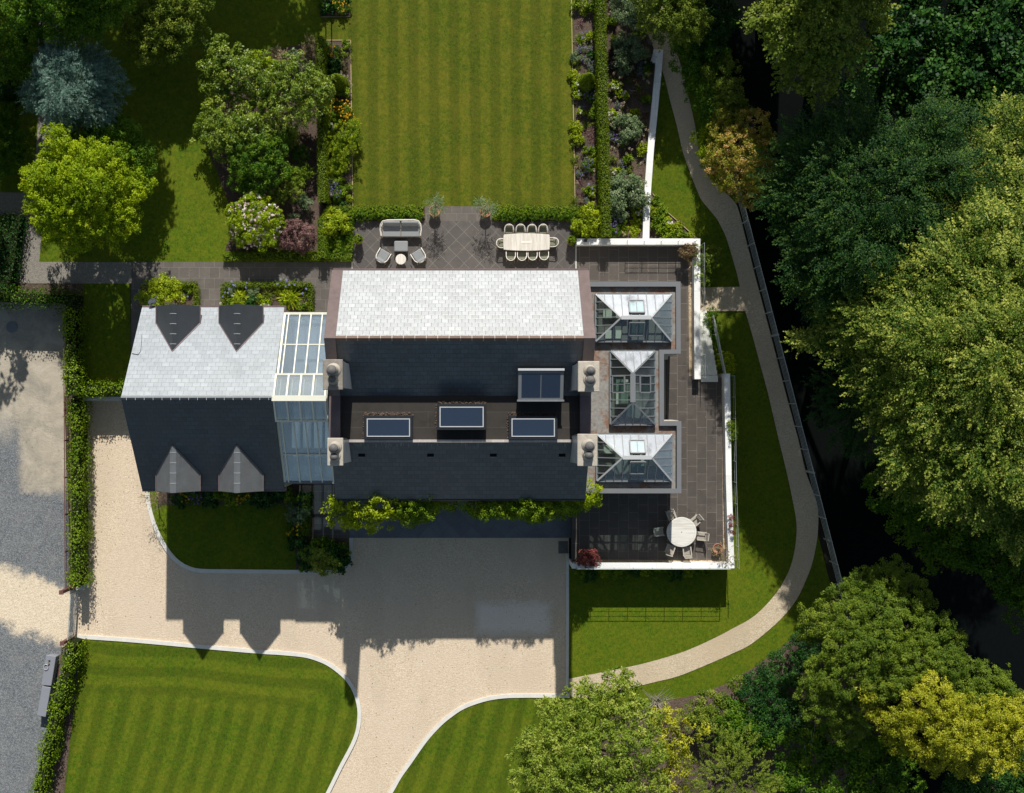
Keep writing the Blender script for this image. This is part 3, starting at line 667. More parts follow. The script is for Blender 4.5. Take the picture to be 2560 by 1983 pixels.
for gx in (935, 1015, 1295, 1375): window(mh, gx, YS - 4, 1.0, 1.25, 2.2, -1); window(mh, gx, YN + 4, 2.4, 1.2, 2.1, 1); window(mh, gx, YN + 4, 5.6, 1.2, 1.9, 1)
c = Q(1154, YS - 4); dr = MB().box(c.x - .6, c.x + .6, c.y - .06, c.y + .0, .12, 2.5).obj('door', M['darkframe'], mh, bevel=.01)
MB().lathe((c.x + .45, c.y - .1, 1.2), [(.03, 0), (.04, .03), (.03, .06)], 8).obj('handle', M['steel'], dr)
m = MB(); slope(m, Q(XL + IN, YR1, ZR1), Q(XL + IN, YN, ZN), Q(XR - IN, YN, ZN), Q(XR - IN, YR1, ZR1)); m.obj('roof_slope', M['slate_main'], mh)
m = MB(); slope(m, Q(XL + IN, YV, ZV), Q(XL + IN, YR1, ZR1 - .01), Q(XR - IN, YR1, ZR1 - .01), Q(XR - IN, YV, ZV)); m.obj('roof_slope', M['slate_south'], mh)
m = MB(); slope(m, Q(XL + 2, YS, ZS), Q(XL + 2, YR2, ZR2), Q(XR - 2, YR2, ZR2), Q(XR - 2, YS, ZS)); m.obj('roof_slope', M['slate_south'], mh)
m = MB(); m.qbox(XL + IN, XR - IN, YV - 4, YR2 - 1, ZV - .25, ZV - .04); m.obj('flat_roof', M['felt'], mh)
for a, b in ((XL, XL + IN), (XR - IN, XR)):
    up = .14; m = MB()
    slope(m, Q(a, YR1, ZR1 + up), Q(a, YN, ZN + up), Q(b, YN, ZN + up), Q(b, YR1, ZR1 + up), .3)
    m.obj('verge_flashing', M['copper'], mh)
for a, b in ((XL, XL + IN), (XR - IN, XR)):
    m = MB(); slope(m, Q(a, YV, ZV + .3), Q(a, YR1, ZR1 + .13), Q(b, YR1, ZR1 + .13), Q(b, YV, ZV + .3), .4)
    m.qbox(a, b, YV, YR2, ZV - .3, ZV + .3)
    m.obj('verge_flashing', M['copper'], mh)
m = MB(); e1 = ZR1 + .04
m.add([Q(XL + IN, YR1 - 5.5, e1 - .1), Q(XR - IN, YR1 - 5.5, e1 - .1), Q(XR - IN, YR1, e1 + .05), Q(XL + IN, YR1, e1 + .05), Q(XR - IN, YR1 + 6, e1 - .1), Q(XL + IN, YR1 + 6, e1 - .1)], [(0, 1, 2, 3), (3, 2, 4, 5), (0, 5, 4, 1), (0, 3, 5), (1, 4, 2)])
m.obj('ridge_cap', M['redtile'], mh)
m = MB(); m.qbox(XL + 20, XR - 10, YR2 - 4, YR2 + 1.5, ZR2 - .2, ZR2 + .12); m.obj('ridge_cap', M['whitecap'], mh)
m = MB(); m.tube([Q(XL + 2, YN - 2, ZN - .1), Q(XR - 2, YN - 2, ZN - .1)], .07, 6); m.obj('gutter', M['copper'], mh)
m = MB(); m.tube([Q(XL + 2, YS + 2, ZS - .1), Q(XR - 2, YS + 2, ZS - .1)], .07, 6); m.obj('gutter', M['darkframe'], mh)
def skylight(x0, x1, y0, y1, top, lab):
    """photo pixels of the box top"""
    a = P(x0, y0, top); b = P(x1, y1, top); zz = ZV - .04
    cb = MB(); cb.box(a.x, b.x, b.y, a.y, zz, top - .03); f = cb.obj('skylight', M['darkframe'], mh, bevel=.015)
    ins = .2; pm = MB(); pm.box(a.x + ins, b.x - ins, b.y + ins, a.y - ins, top - .02, top + .012); pm.obj('pane', M['skypane'], f)
    rim = MB(); r = .05; x0_, x1_, y0_, y1_ = a.x + ins - r, b.x - ins + r, b.y + ins - r, a.y - ins + r
    for bx in ((x0_, x1_, y0_, y0_ + r), (x0_, x1_, y1_ - r, y1_), (x0_, x0_ + r, y0_ + r, y1_ - r), (x1_ - r, x1_, y0_ + r, y1_ - r)): rim.box(*bx, top - .025, top + .02)
    rim.obj('trim', M['paleframe'], f)
    ms = MB(); rr = random.Random(int(x0))
    for i in range(60):
        x = rr.uniform(a.x, b.x); y = a.y + rr.uniform(.0, .14)
        ms.lathe((x, y, zz), [(rr.uniform(.04, .09), 0), (.05, .03), (.01, .05)], 5)
    for i in range(16):
        ms.lathe((a.x - rr.uniform(.0, .1), rr.uniform(b.y, a.y), zz), [(rr.uniform(.03, .07), 0), (.04, .03), (.01, .05)], 5)
    ms.obj('moss', M['soil'], f)
skylight(910, 1032, 1039.5, 1099, 10.35, 0); skylight(1092, 1216, 1010, 1075, 10.75, 1); skylight(1272, 1394, 1039.5, 1099, 10.35, 2)
# roof light box on the inner slope
a = P(1296, 923, 11.6); b = P(1408, 1003, 11.0); f = MB()
f.hexa([(a.x, b.y, 9.9), (b.x, b.y, 9.9), (b.x, a.y, 10.5), (a.x, a.y, 10.5)], [(a.x, b.y, 11.0), (b.x, b.y, 11.0), (b.x, a.y, 11.6), (a.x, a.y, 11.6)])
rl = f.obj('roof_light', M['greyframe'], mh, bevel=.02)
sl_ = lambda x, y: 11.0 + (y - b.y) / (a.y - b.y) * .6
for x0_, x1_ in ((a.x + .18, (a.x + b.x) / 2 - .02), ((a.x + b.x) / 2 + .02, b.x - .18)):
    y0_, y1_ = b.y + .2, a.y - .25
    q = [(x0_, y0_), (x1_, y0_), (x1_, y1_), (x0_, y1_)]
    MB().hexa([(x, y, sl_(x, y) - .02) for x, y in q], [(x, y, sl_(x, y) + .015) for x, y in q]).obj('pane', M['skypane'], rl)
MB().bar((a.x - .02, a.y - .02, 11.65), (b.x + .02, a.y - .02, 11.65), .12, .06).obj('trim', M['paleframe'], rl)
MB().bar((a.x - .05, b.y + .03, 11.03), (b.x + .05, b.y + .03, 11.03), .1, .05).obj('trim', M['lead'], rl)
# vents on the near slope
for px in (906, 1077, 1233, 1404):
    gx, gy = toQ(px, 1140, 9.0); z = ZR2 + (gy - YR2) / (YS - YR2) * (ZS - ZR2); p = Q(gx, gy, z)
    vo = MB().box(p.x - .17, p.x + .17, p.y - .08, p.y + .14, z - .1, z + .10).obj('roof_vent', M['lead'], mh)
    MB().box(p.x - .18, p.x + .18, p.y - .02, p.y + .16, z + .101, z + .125).obj('slot', M['black'], vo)
# pale lime streaks washed down from the cap
sm = MB(); rr = random.Random(3)
for i in range(60):
    gx = rr.choice([rr.uniform(912, 1000), rr.uniform(925, 965), rr.uniform(890, 1110), rr.uniform(890, 1400)]); t0 = rr.uniform(3, 6); L = rr.uniform(2, 9); w_ = rr.uniform(.5, 1.5)
    zf = lambda gy: ZR2 + (gy - YR2) / (YS - YR2) * (ZS - ZR2) + .004
    y0, y1 = YR2 + t0, YR2 + t0 + L; sm.quad(Q(gx - w_, y0, zf(y0)), Q(gx - w_ * .6, y1, zf(y1)), Q(gx + w_ * .6, y1, zf(y1)), Q(gx + w_, y0, zf(y0)))
sm.obj('lime_streaks', M['lead'], mh)

def chimney(x0, x1, y0, y1, top, base, inner, mat, pots, label):
    """photo pixels of the slab; inner: side (+1 right, -1 left) with the sloping flashing"""
    a = P(x0, y0, top); b = P(x1, y1, top)
    ch = MB(); ch.box(a.x + .08, b.x - .08, b.y + .08, a.y - .08, base, top - .12); chim = ch.obj('chimney', M['wallstone'], mh)
    MB().box(a.x, b.x, b.y, a.y, top - .12, top).obj('slab', mat, chim, bevel=.03)
    s = inner; xe = b.x if s > 0 else a.x
    fl = MB(); q0 = [(xe - s * .1, b.y + .1), (xe + s * .16, b.y + .05), (xe + s * .16, a.y - .2), (xe - s * .1, a.y - .1)]
    q1 = [(xe - s * .12, b.y + .12), (xe - s * .02, b.y + .12), (xe - s * .02, a.y - .12), (xe - s * .12, a.y - .12)]
    fl.hexa([(x, y, base + .3) for x, y in q0], [(x, y, top - .18) for x, y in q1]); fl.obj('flashing', M['paleframe'], chim)
    for (px, py, r, h, hood) in pots:
        p = P(px, py, top); pm = MB()
        pm.lathe(p, [(r * 1.5, 0), (r * 1.4, .04), (r * 1.1, .12), (r, .16), (r * .93, h * .55), (r * .9, h - .12), (r * 1.08, h - .1), (r * 1.08, h - .02), (r * .8, h)], 16); pt = pm.obj('chimney_pot', M['pot'], chim, smooth=True)
        if hood: MB().lathe(p + Vector((0, 0, h)), [(r * .8, 0), (r * .98, .03), (r * .98, .1), (r * .7, .17), (r * .25, .22), (.02, .23)], 16).obj('cowl', M['cowl'], pt, smooth=True)
chimney(807, 857, 898.5, 975, 13.7, 9.8, 1, M['slabcap_dark'], [(834, 926, .26, .85, 1), (833, 948, .2, .5, 1)], '')
chimney(1445, 1499, 903, 980, 13.7, 9.8, -1, M['slabcap'], [(1474, 927, .22, .55, 1), (1474, 950, .23, .5, 1)], '')
chimney(818, 858, 1095, 1165, 12.3, 8.3, 1, M['slabcap'], [(838, 1119, .24, .7, 1), (838, 1141, .2, .5, 1)], '')
chimney(1443.5, 1494, 1085, 1166, 12.3, 8.3, -1, M['slabcap'], [(1471, 1114, .25, .6, 1), (1470, 1137, .22, .45, 1)], '')

# ---- slate wing with four dormers
WL, WR, WN, WRY, WS = 427, 752, 788, 994, 1204
WZE, WZR = 6.8, 11.1
wg = empty('slate_wing', Q(590, 994, 0), 'steep slate roofed wing with four dark gabled dormers', 'house')
m = MB(); pr = [(WN + 3, 0), (WN + 3, WZE - .15), (WRY, WZR - .15), (WS - 3, WZE - .15), (WS - 3, 0)]
for gx0, gx1 in ((WL + 3, WL + 16), (WR - 16, WR - 3)):
    A = [Q(gx0, y, z) for y, z in pr]; B = [Q(gx1, y, z) for y, z in pr]; n = 5
    m.add(A + B, [tuple(range(n)), tuple(range(2 * n - 1, n - 1, -1))] + [(i, i + 1, n + i + 1, n + i) for i in range(n - 1)])
m.qbox(WL + 16, WR - 16, WN + 3, WN + 15, 0, WZE - .2); m.qbox(WL + 16, WR - 16, WS - 15, WS - 3, 0, WZE - .2)
m.obj('wall', M['render'], wg)
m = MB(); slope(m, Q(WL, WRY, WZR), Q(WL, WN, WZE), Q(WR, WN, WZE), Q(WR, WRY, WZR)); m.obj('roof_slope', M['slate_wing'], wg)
m = MB(); slope(m, Q(WL, WS, WZE), Q(WL, WRY, WZR - .01), Q(WR, WRY, WZR - .01), Q(WR, WS, WZE)); m.obj('roof_slope', M['slate_wing_shade'], wg)
m = MB(); m.add([Q(WL, WRY - 4, WZR - .03), Q(WR, WRY - 4, WZR - .03), Q(WR, WRY, WZR + .06), Q(WL, WRY, WZR + .06), Q(WR, WRY + 4, WZR - .03), Q(WL, WRY + 4, WZR - .03)], [(0, 1, 2, 3), (3, 2, 4, 5), (0, 5, 4, 1), (0, 3, 5), (1, 4, 2)])
m.obj('ridge_cap', M['lead'], wg)
m = MB()
for i in range(17):
    gx = WL + 12 + i * (WR - WL - 20) / 16; m.qbox(gx, gx + .8, WRY - 1, WRY + 5, WZR + .0, WZR + .065)
m.obj('ridge_clips', M['paleframe'], wg)
for y, s in ((WN - 2, 1), (WS + 2, -1)):
    MB().bar(Q(WL, y, WZE - .08), Q(WR + 2, y, WZE - .08), .12, .12).obj('gutter', M['copper'], wg)
MB().bar(Q(WR + 1.5, WN - 2, WZE - .05), Q(WR + 1.5, WN + 8, WZE - .05), .14, .14).obj('gutter', M['copper'], wg)
MB().bar(Q(WR + 1.5, WS - 6, WZE - .05), Q(WR + 1.5, WS + 2, WZE - .05), .14, .14).obj('gutter', M['copper'], wg)
def zn(gy): return WZR - (abs(gy - WRY)) * (WZR - WZE) / (WRY - WN if gy < WRY else WS - WRY)
for gx in (517, 659):
    for s in (-1, 1):                       # -1 far side, +1 near side
        yf = WN - 1 if s < 0 else WS + 1; zp, ze, hw = 8.95, 7.6, 49
        def yat(z): return WRY + s * (WZR - z) * ((WRY - WN) if s < 0 else (WS - WRY)) / (WZR - WZE)
        yr, ye = yat(zp), yat(ze)
        m = MB()     # cheeks and front
        A = [Q(gx - hw + 3, yf - s * 4, 5.2), Q(gx + hw - 3, yf - s * 4, 5.2), Q(gx + hw - 3, yf - s * 4, ze - .1), Q(gx, yf - s * 4, zp - .12), Q(gx - hw + 3, yf - s * 4, ze - .1)]
        B = [Q(gx - hw + 3, ye, ze - 1.2), Q(gx + hw - 3, ye, ze - 1.2), Q(gx + hw - 3, ye, ze - .1), Q(gx, yr, zp - .12), Q(gx - hw + 3, ye, ze - .1)]
        m.add(A + B, [(0, 1, 2, 3, 4), (9, 8, 7, 6, 5)] + [(i, (i + 1) % 5, 5 + (i + 1) % 5, 5 + i) for i in range(5)])
        dm = m.obj('dormer', M['lead'], wg)
        for k, sd in enumerate((-1, 1)):
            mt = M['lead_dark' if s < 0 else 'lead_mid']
            m = MB(); rt = [Q(gx, yf, zp), Q(gx + sd * hw, yf, ze), Q(gx + sd * hw, ye, ze + .02), Q(gx, yr, zp + .02)]
            slope(m, *rt, .07); m.obj('dormer_roof', mt, dm)
        m = MB(); m.add([Q(gx - 7, yf, zp - .14), Q(gx, yf, zp + .05), Q(gx + 7, yf, zp - .14), Q(gx - 7, yr - s * 0, zp - .14), Q(gx, yr + s * 3, zp + .05), Q(gx + 7, yr, zp - .14)], [(0, 1, 4, 3), (1, 2, 5, 4), (0, 2, 1), (3, 4, 5), (0, 3, 5, 2)])
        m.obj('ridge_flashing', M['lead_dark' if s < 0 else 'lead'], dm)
        m = MB()
        for j in range(4):
            y = yf + (yr - yf) * (.2 + j * .215)
            m.add([Q(gx - 7.3, y - .6, zp - .13), Q(gx, y - .6, zp + .075), Q(gx + 7.3, y - .6, zp - .13), Q(gx - 7.3, y + .6, zp - .13), Q(gx, y + .6, zp + .075), Q(gx + 7.3, y + .6, zp - .13)], [(0, 1, 4, 3), (1, 2, 5, 4), (0, 2, 1), (3, 4, 5), (0, 3, 5, 2)])
        m.obj('ridge_ties', M['paleframe'], dm)
        m = MB()
        for sd in (-1, 1):
            m.bar(Q(gx + sd * (hw + 1), yf, ze + .02), Q(gx + sd * (hw + 1), ye, ze + .02), .05, .05)
            m.bar(Q(gx + sd * hw, ye, ze + .02), Q(gx, yr, zp + .03), .05, .05)
        m.obj('valley_flashing', M['copper'], dm)
        window(dm, gx, yf - s * 4, 5.9, 1.3, 1.4, -s)
for gx in (480, 700): window(wg, gx, WS - 3, 1.4, 1.1, 1.7, -1); window(wg, gx, WN + 3, 2.4, 1.1, 1.7, 1)
# dish on the far gutter
dp = P(380, 752, 7.0); ds = MB().lathe((0, 0, 0), [(.02, 0), (.14, .015), (.25, .06), (.26, .07), (.14, .025), (.02, .012)], 18, 1, 1)
me = ds.mesh('dish', True); dsh = link('satellite_dish', me, M['paleframe'], wg); dsh.matrix_parent_inverse = Matrix.Identity(4)
dsh.location = dp - wg.location; dsh.rotation_euler = (math.radians(62), 0, math.radians(28))
MB().tube([dp + Vector((0, -.15, -.1)), Q(WL + 15, WN, WZE)], .025, 5).obj('dish_arm', M['greyframe'], wg)
MB().tube([dp + Vector((0, 0, .0)), dp + Vector((.3, .25, .12))], .02, 5).obj('dish_arm', M['greyframe'], wg)
m = MB(); m.tube([P(365, 780, 6.95), P(356, 830, 8.0), P(352, 878, 8.95), P(345, 887, 9.15), P(330, 884, 9.1)], .018, 5); m.obj('cable', M['darkframe'], wg)

t = NT('bright_panel_cloth'); v = t.co(scale=(2.6, .35, 1)); t.col(t.ramp(t.noise(v, 1.3, 3, .5), [(.35, (.38, .40, .40)), (.6, (.80, .80, .76))])).rough(.9).spec(.1); M['panel_pale'] = t.m  # streaky pale colour of the added brightening panels
M['floor_pale'] = plain('pale_floor', (.50, .48, .44), .5, .4, .15, 1.0)
# ---- glass link between wing and house
gl = empty('glass_link', Q(812, 995, 0), 'glass roofed link between the slate wing and main house', 'glass roof')
GX0, GX1 = 752.5, 868; gzE, gzR = 7.0, 10.65; gyN, gyR, gyS = 803.5, 995, 1186
m = MB()
m.qbox(GX0, GX1, gyN + 2, gyN + 8, 0, 1.2); m.qbox(GX0, GX1, gyS - 8, gyS - 2, 0, .4)
m.obj('wall', M['render'], gl)
MB().qbox(GX0 + 1, GX1 - 1, gyN + 9, gyR + 26, 3.2, 3.3).obj('gallery_floor', M['floor_pale'], gl); MB().qbox(GX0 + 1, GX1 - 1, gyN + 9, gyS - 9, .02, .1).obj('floor', M['floor_pale'], gl)
for (y, sgn) in ((gyN + 5, 1), (gyS - 5, -1)):
    m = MB()
    for gx in np.linspace(GX0 + 2, GX1 - 2, 5): m.qbox(gx - 1, gx + 1, y - 2, y + 2, .4 if sgn < 0 else 1.2, gzE - .05)
    for z in (2.2, 3.5, 5.2, 6.85): m.qbox(GX0, GX1, y - 1.8, y + 1.8, z, z + .08)
    m.obj('window_frame', M['cream'], gl)
    MB().qbox(GX0, GX1, y - .3, y + .3, .45 if sgn < 0 else 1.2, gzE - .1).obj('window_glass', M['pane'], gl)
def zl(gy, up=0): return gzR + up - abs(gy - gyR) * (gzR - gzE) / (gyR - gyN)
for nm, ya, yb, mt in (('glazing', gyN, gyR, M['glass_blue']), ('glazing', gyR, gyS, M['glass_link'])):
    m = MB(); slope(m, Q(GX0, ya, zl(ya)), Q(GX1, ya, zl(ya)), Q(GX1, yb, zl(yb)), Q(GX0, yb, zl(yb)), .02); m.obj(nm, mt, gl)
for s, ya, yb, mt in ((-1, gyN, gyR, M['cream']), (1, gyR, gyS, M['greyframe'])):
    m = MB()
    for i in range(5):
        gx = GX0 + 11 + i * 25.5
        m.bar(Q(gx, ya, zl(ya) + .03), Q(gx, yb, zl(yb) + .03), .065, .07)
    m.bar(Q(GX0 + 2, ya, zl(ya) + .03), Q(GX0 + 2, yb, zl(yb) + .03), .12, .05)
    yh = gyN + 72 if s < 0 else gyS - 65
    m.bar(Q(GX0 + 6, yh, zl(yh) + .03), Q(GX1, yh, zl(yh) + .03), .08, .06)
    m.obj('glazing_bars', mt if s < 0 else M['cream'], gl)
MB().bar(Q(GX0, gyN - 1, gzE), Q(GX1, gyN - 1, gzE), .14, .12).obj('gutter', M['cream'], gl)
MB().bar(Q(GX0, gyS + 1, gzE), Q(GX1, gyS + 1, gzE), .14, .12).obj('gutter', M['lead'], gl)
# raised middle
ru = .35; ya, yb = gyR - 52, gyR + 50; X0, X1 = GX0 - 1, GX1 - 2
rm = MB(); slope(rm, Q(X0, ya, zl(ya, ru)), Q(X1, ya, zl(ya, ru)), Q(X1, gyR, gzR + ru), Q(X0, gyR, gzR + ru), .02)
slope(rm, Q(X0, gyR, gzR + ru), Q(X1, gyR, gzR + ru), Q(X1, yb, zl(yb, ru)), Q(X0, yb, zl(yb, ru)), .02); rl2 = rm.obj('raised_rooflight', M['glass_link'], gl)
m = MB()
for i in range(5):
    gx = X0 + 2 + i * (X1 - X0 - 4) / 4
    m.bar(Q(gx, ya, zl(ya, ru) + .03), Q(gx, gyR, gzR + ru + .03), .09, .07); m.bar(Q(gx, gyR, gzR + ru + .03), Q(gx, yb, zl(yb, ru) + .03), .09, .07)
m.bar(Q(X0, ya, zl(ya, ru) + .03), Q(X1, ya, zl(ya, ru) + .03), .12, .1); m.bar(Q(X0, yb, zl(yb, ru) + .03), Q(X1, yb, zl(yb, ru) + .03), .1, .1)
m.obj('bars', M['cream'], rl2)
m = MB(); m.bar(Q(X0 - 1, gyR, gzR + ru + .08), Q(X1 + 1, gyR, gzR + ru + .08), .3, .12); m.obj('ridge_bar', M['cream'], rl2)
m = MB(); m.qbox(X0, X1, ya, ya + 1.5, zl(ya) + .02, zl(ya, ru)); m.qbox(X0, X1, yb - 1.5, yb, zl(yb) + .02, zl(yb, ru)); m.qbox(X1 - 1, X1, ya, yb, zl(ya) - .1, zl(ya, ru)); m.obj('upstand', M['cream'], rl2)
for k in range(4):
    g0 = GX0 + 11 + k * 25.5
    MB().qbox(g0 + 2, min(GX1 - 3, g0 + 23), 1012 + (k % 2) * 7, 1110, 6.2, 6.23).obj('bright_panel', M['panel_pale'], gl); MB().qbox(g0 + 2, min(GX1 - 3, g0 + 23), 1116, 1176 - (k % 3) * 5, 5.9, 5.93).obj('bright_panel', M['panel_pale'], gl)  # panels added to catch the sun and brighten the link from inside
m = MB()
for i, (gx, gy, ww, hh) in enumerate([(785, 905, 9, 20), (820, 930, 8, 18), (800, 1030, 12, 26), (835, 1060, 14, 14), (815, 1110, 8, 40), (840, 860, 10, 10), (840, 960, 9, 22)]):
    zb = 3.3 if gy < 1000 else .1; m.qbox(gx - ww / 2, gx + ww / 2, gy - hh / 2, gy + hh / 2, zb, zb + .6)
m.obj('inside_bench', M['cream'], gl)

# ---- low extension with three glass lanterns
EZ = 5.5
ex = empty('roof_lantern_extension', Q(1555, 965, G), 'flat roofed extension with grey coping and three glass roof lanterns', 'extension')
def q5(px, py): return toQ(px, py, EZ)
out = [q5(*p) for p in ((1483, 704), (1701.5, 704), (1702, 884.5), (1660, 885), (1660, 1053), (1703.5, 1053), (1703.5, 1233.5), (1483, 1233.5))]
inn = [q5(*p) for p in ((1483, 716.5), (1690, 716.5), (1690.5, 874), (1648, 874.5), (1648.5, 1064.5), (1692, 1064.5), (1692, 1222), (1483, 1222))]
out[0] = (1441, out[0][1]); out[7] = (1441, out[7][1]); inn[0] = (1441, inn[0][1]); inn[7] = (1441, inn[7][1])
m = MB(); n = 8
A = [Q(x, y, EZ) for x, y in out]; B = [Q(x, y, EZ) for x, y in inn]; A2 = [Q(x, y, EZ - .35) for x, y in out]; B2 = [Q(x, y, EZ - .35) for x, y in inn]
m.add(A + B + A2 + B2, sum([[(i, i + 1, n + i + 1, n + i), (2 * n + i, 2 * n + i + 1, i + 1, i), (n + i, n + i + 1, 3 * n + i + 1, 3 * n + i), (2 * n + i + 1, 2 * n + i, 3 * n + i, 3 * n + i + 1)] for i in range(n - 1)], []))
m.obj('coping', M['coping'], ex)
# walls: piers with glazing between on the near and far faces
def ins(p, c_=(1570, 968)): return p
W_ = [(out[i][0] - (4 if out[i][0] > 1445 else 0), out[i][1] + (4 if i in (0, 1, 4, 5) else -4)) for i in range(8)]
m = MB()
for i in (1, 2, 3, 4, 5):
    a = Q(*W_[i], 0); b = Q(*W_[i + 1], 0)
    dd = (b - a).normalized(); nn = Vector((-dd.y, dd.x, 0)) * .12
    m.hexa([a - nn, b - nn, b + nn, a + nn], [p + Vector((0, 0, EZ - .4)) for p in (a - nn, b - nn, b + nn, a + nn)])
m.obj('wall', M['render'], ex)
for yi, lo in ((W_[0][1], G), (W_[7][1], G)):
    x0 = 1441; x1 = W_[1][0] - 5; m = MB(); s0 = lo + .5 if yi < 900 else 3.75; m.qbox(x0, x1, yi - 3, yi + 3, lo - 1, s0); m.qbox(x0, x1, yi - 3, yi + 3, 4.6, EZ - .4)
    for k in range(6):
        gx = x0 + 4 + k * (x1 - x0 - 8) / 5; m.qbox(gx - 5, gx + 5, yi - 3, yi + 3, s0, 4.6)
    m.obj('wall', M['render'], ex)
    m = MB()
    for k in range(5):
        ga_ = x0 + 9 + k * (x1 - x0 - 8) / 5; gb_ = ga_ + (x1 - x0 - 8) / 5 - 10
        m.qbox((ga_ + gb_) / 2 - .8, (ga_ + gb_) / 2 + .8, yi - 1, yi + 1, s0, 4.6)
        for z in ((lo + 1.3, lo + 2.3) if yi < 900 else (4.15,)): m.qbox(ga_, (ga_ + gb_) / 2 - .8, yi - 1, yi + 1, z, z + .06); m.qbox((ga_ + gb_) / 2 + .8, gb_, yi - 1, yi + 1, z, z + .06)
    m.obj('window_frame', M['white'], ex)
    MB().qbox(x0 + 9, x1 - 5, yi - .25, yi + .25, s0, 4.6).obj('window_glass', M['pane'], ex)
def deckpoly(holes):
    """roof deck with rectangular openings, cells between cut lines"""
    xs = sorted(set([1441, 1486.0] + [p[0] for p in inn[1:7]] + [h[0] for h in holes] + [h[1] for h in holes]))
    ys = sorted(set([p[1] for p in inn] + [h[2] for h in holes] + [h[3] for h in holes]))
    mm = MB()
    for i in range(len(xs) - 1):
        for j in range(len(ys) - 1):
            cx, cy = (xs[i] + xs[i + 1]) / 2, (ys[j] + ys[j + 1]) / 2
            xr = inn[3][0] if inn[2][1] < cy < inn[5][1] else inn[1][0] + .8
            if cx > xr or any(h[0] < cx < h[1] and h[2] < cy < h[3] for h in holes): continue
            mm.quad(Q(xs[i], ys[j + 1], EZ - .25), Q(xs[i + 1], ys[j + 1], EZ - .25), Q(xs[i + 1], ys[j], EZ - .25), Q(xs[i], ys[j], EZ - .25))
    return mm
LZ = EZ + .12; LT = .88
lants = [((1490, 736), (1678, 853), (1553, 1628), 794, 'h'), ((1527, 878), (1637.5, 1061), (934, 1006), 1582, 'v'), ((1493, 1086), (1679, 1202), (1557, 1629), 1144, 'h')]
holes = []
for (a, b, r, c, o) in lants:
    x0, y0 = toQ(*a, LZ); x1, y1 = toQ(*b, LZ); holes.append((x0 + 1, x1 - 1, y0 + 1, y1 - 1))
dk = deckpoly(holes); struct_me = dk.mesh('deck', None); link('roof_deck', struct_me, M['rustdeck'], ex)
m = MB(); m.qbox(1441, 1655, holes[0][2] + 20, holes[2][3] - 4, G + .05, G + .12)
m.obj('floor', M['floor'], ex)
def vent(parent, P0, U, V, w, h, lift, n):
    """small opening light raised off a slope. P0 centre, U across, V up slope, n normal"""
    c = P0 + n * lift
    q = [c - U * w / 2 - V * h / 2, c + U * w / 2 - V * h / 2, c + U * w / 2 + V * h / 2, c - U * w / 2 + V * h / 2]
    m = MB(); fr = .07
    for a, b in ((0, 1), (1, 2), (2, 3), (3, 0)): m.bar(q[a], q[b], fr, .1, up=n)
    m.bar((q[0] + q[1]) / 2, (q[2] + q[3]) / 2, .04, .06, up=n)
    f = m.obj('opening_light', M['greyframe'], parent); g_ = MB(); g_.hexa([p - n * .01 for p in q], [p + n * .01 for p in q]); g_.obj('pane', M['glass'], f)
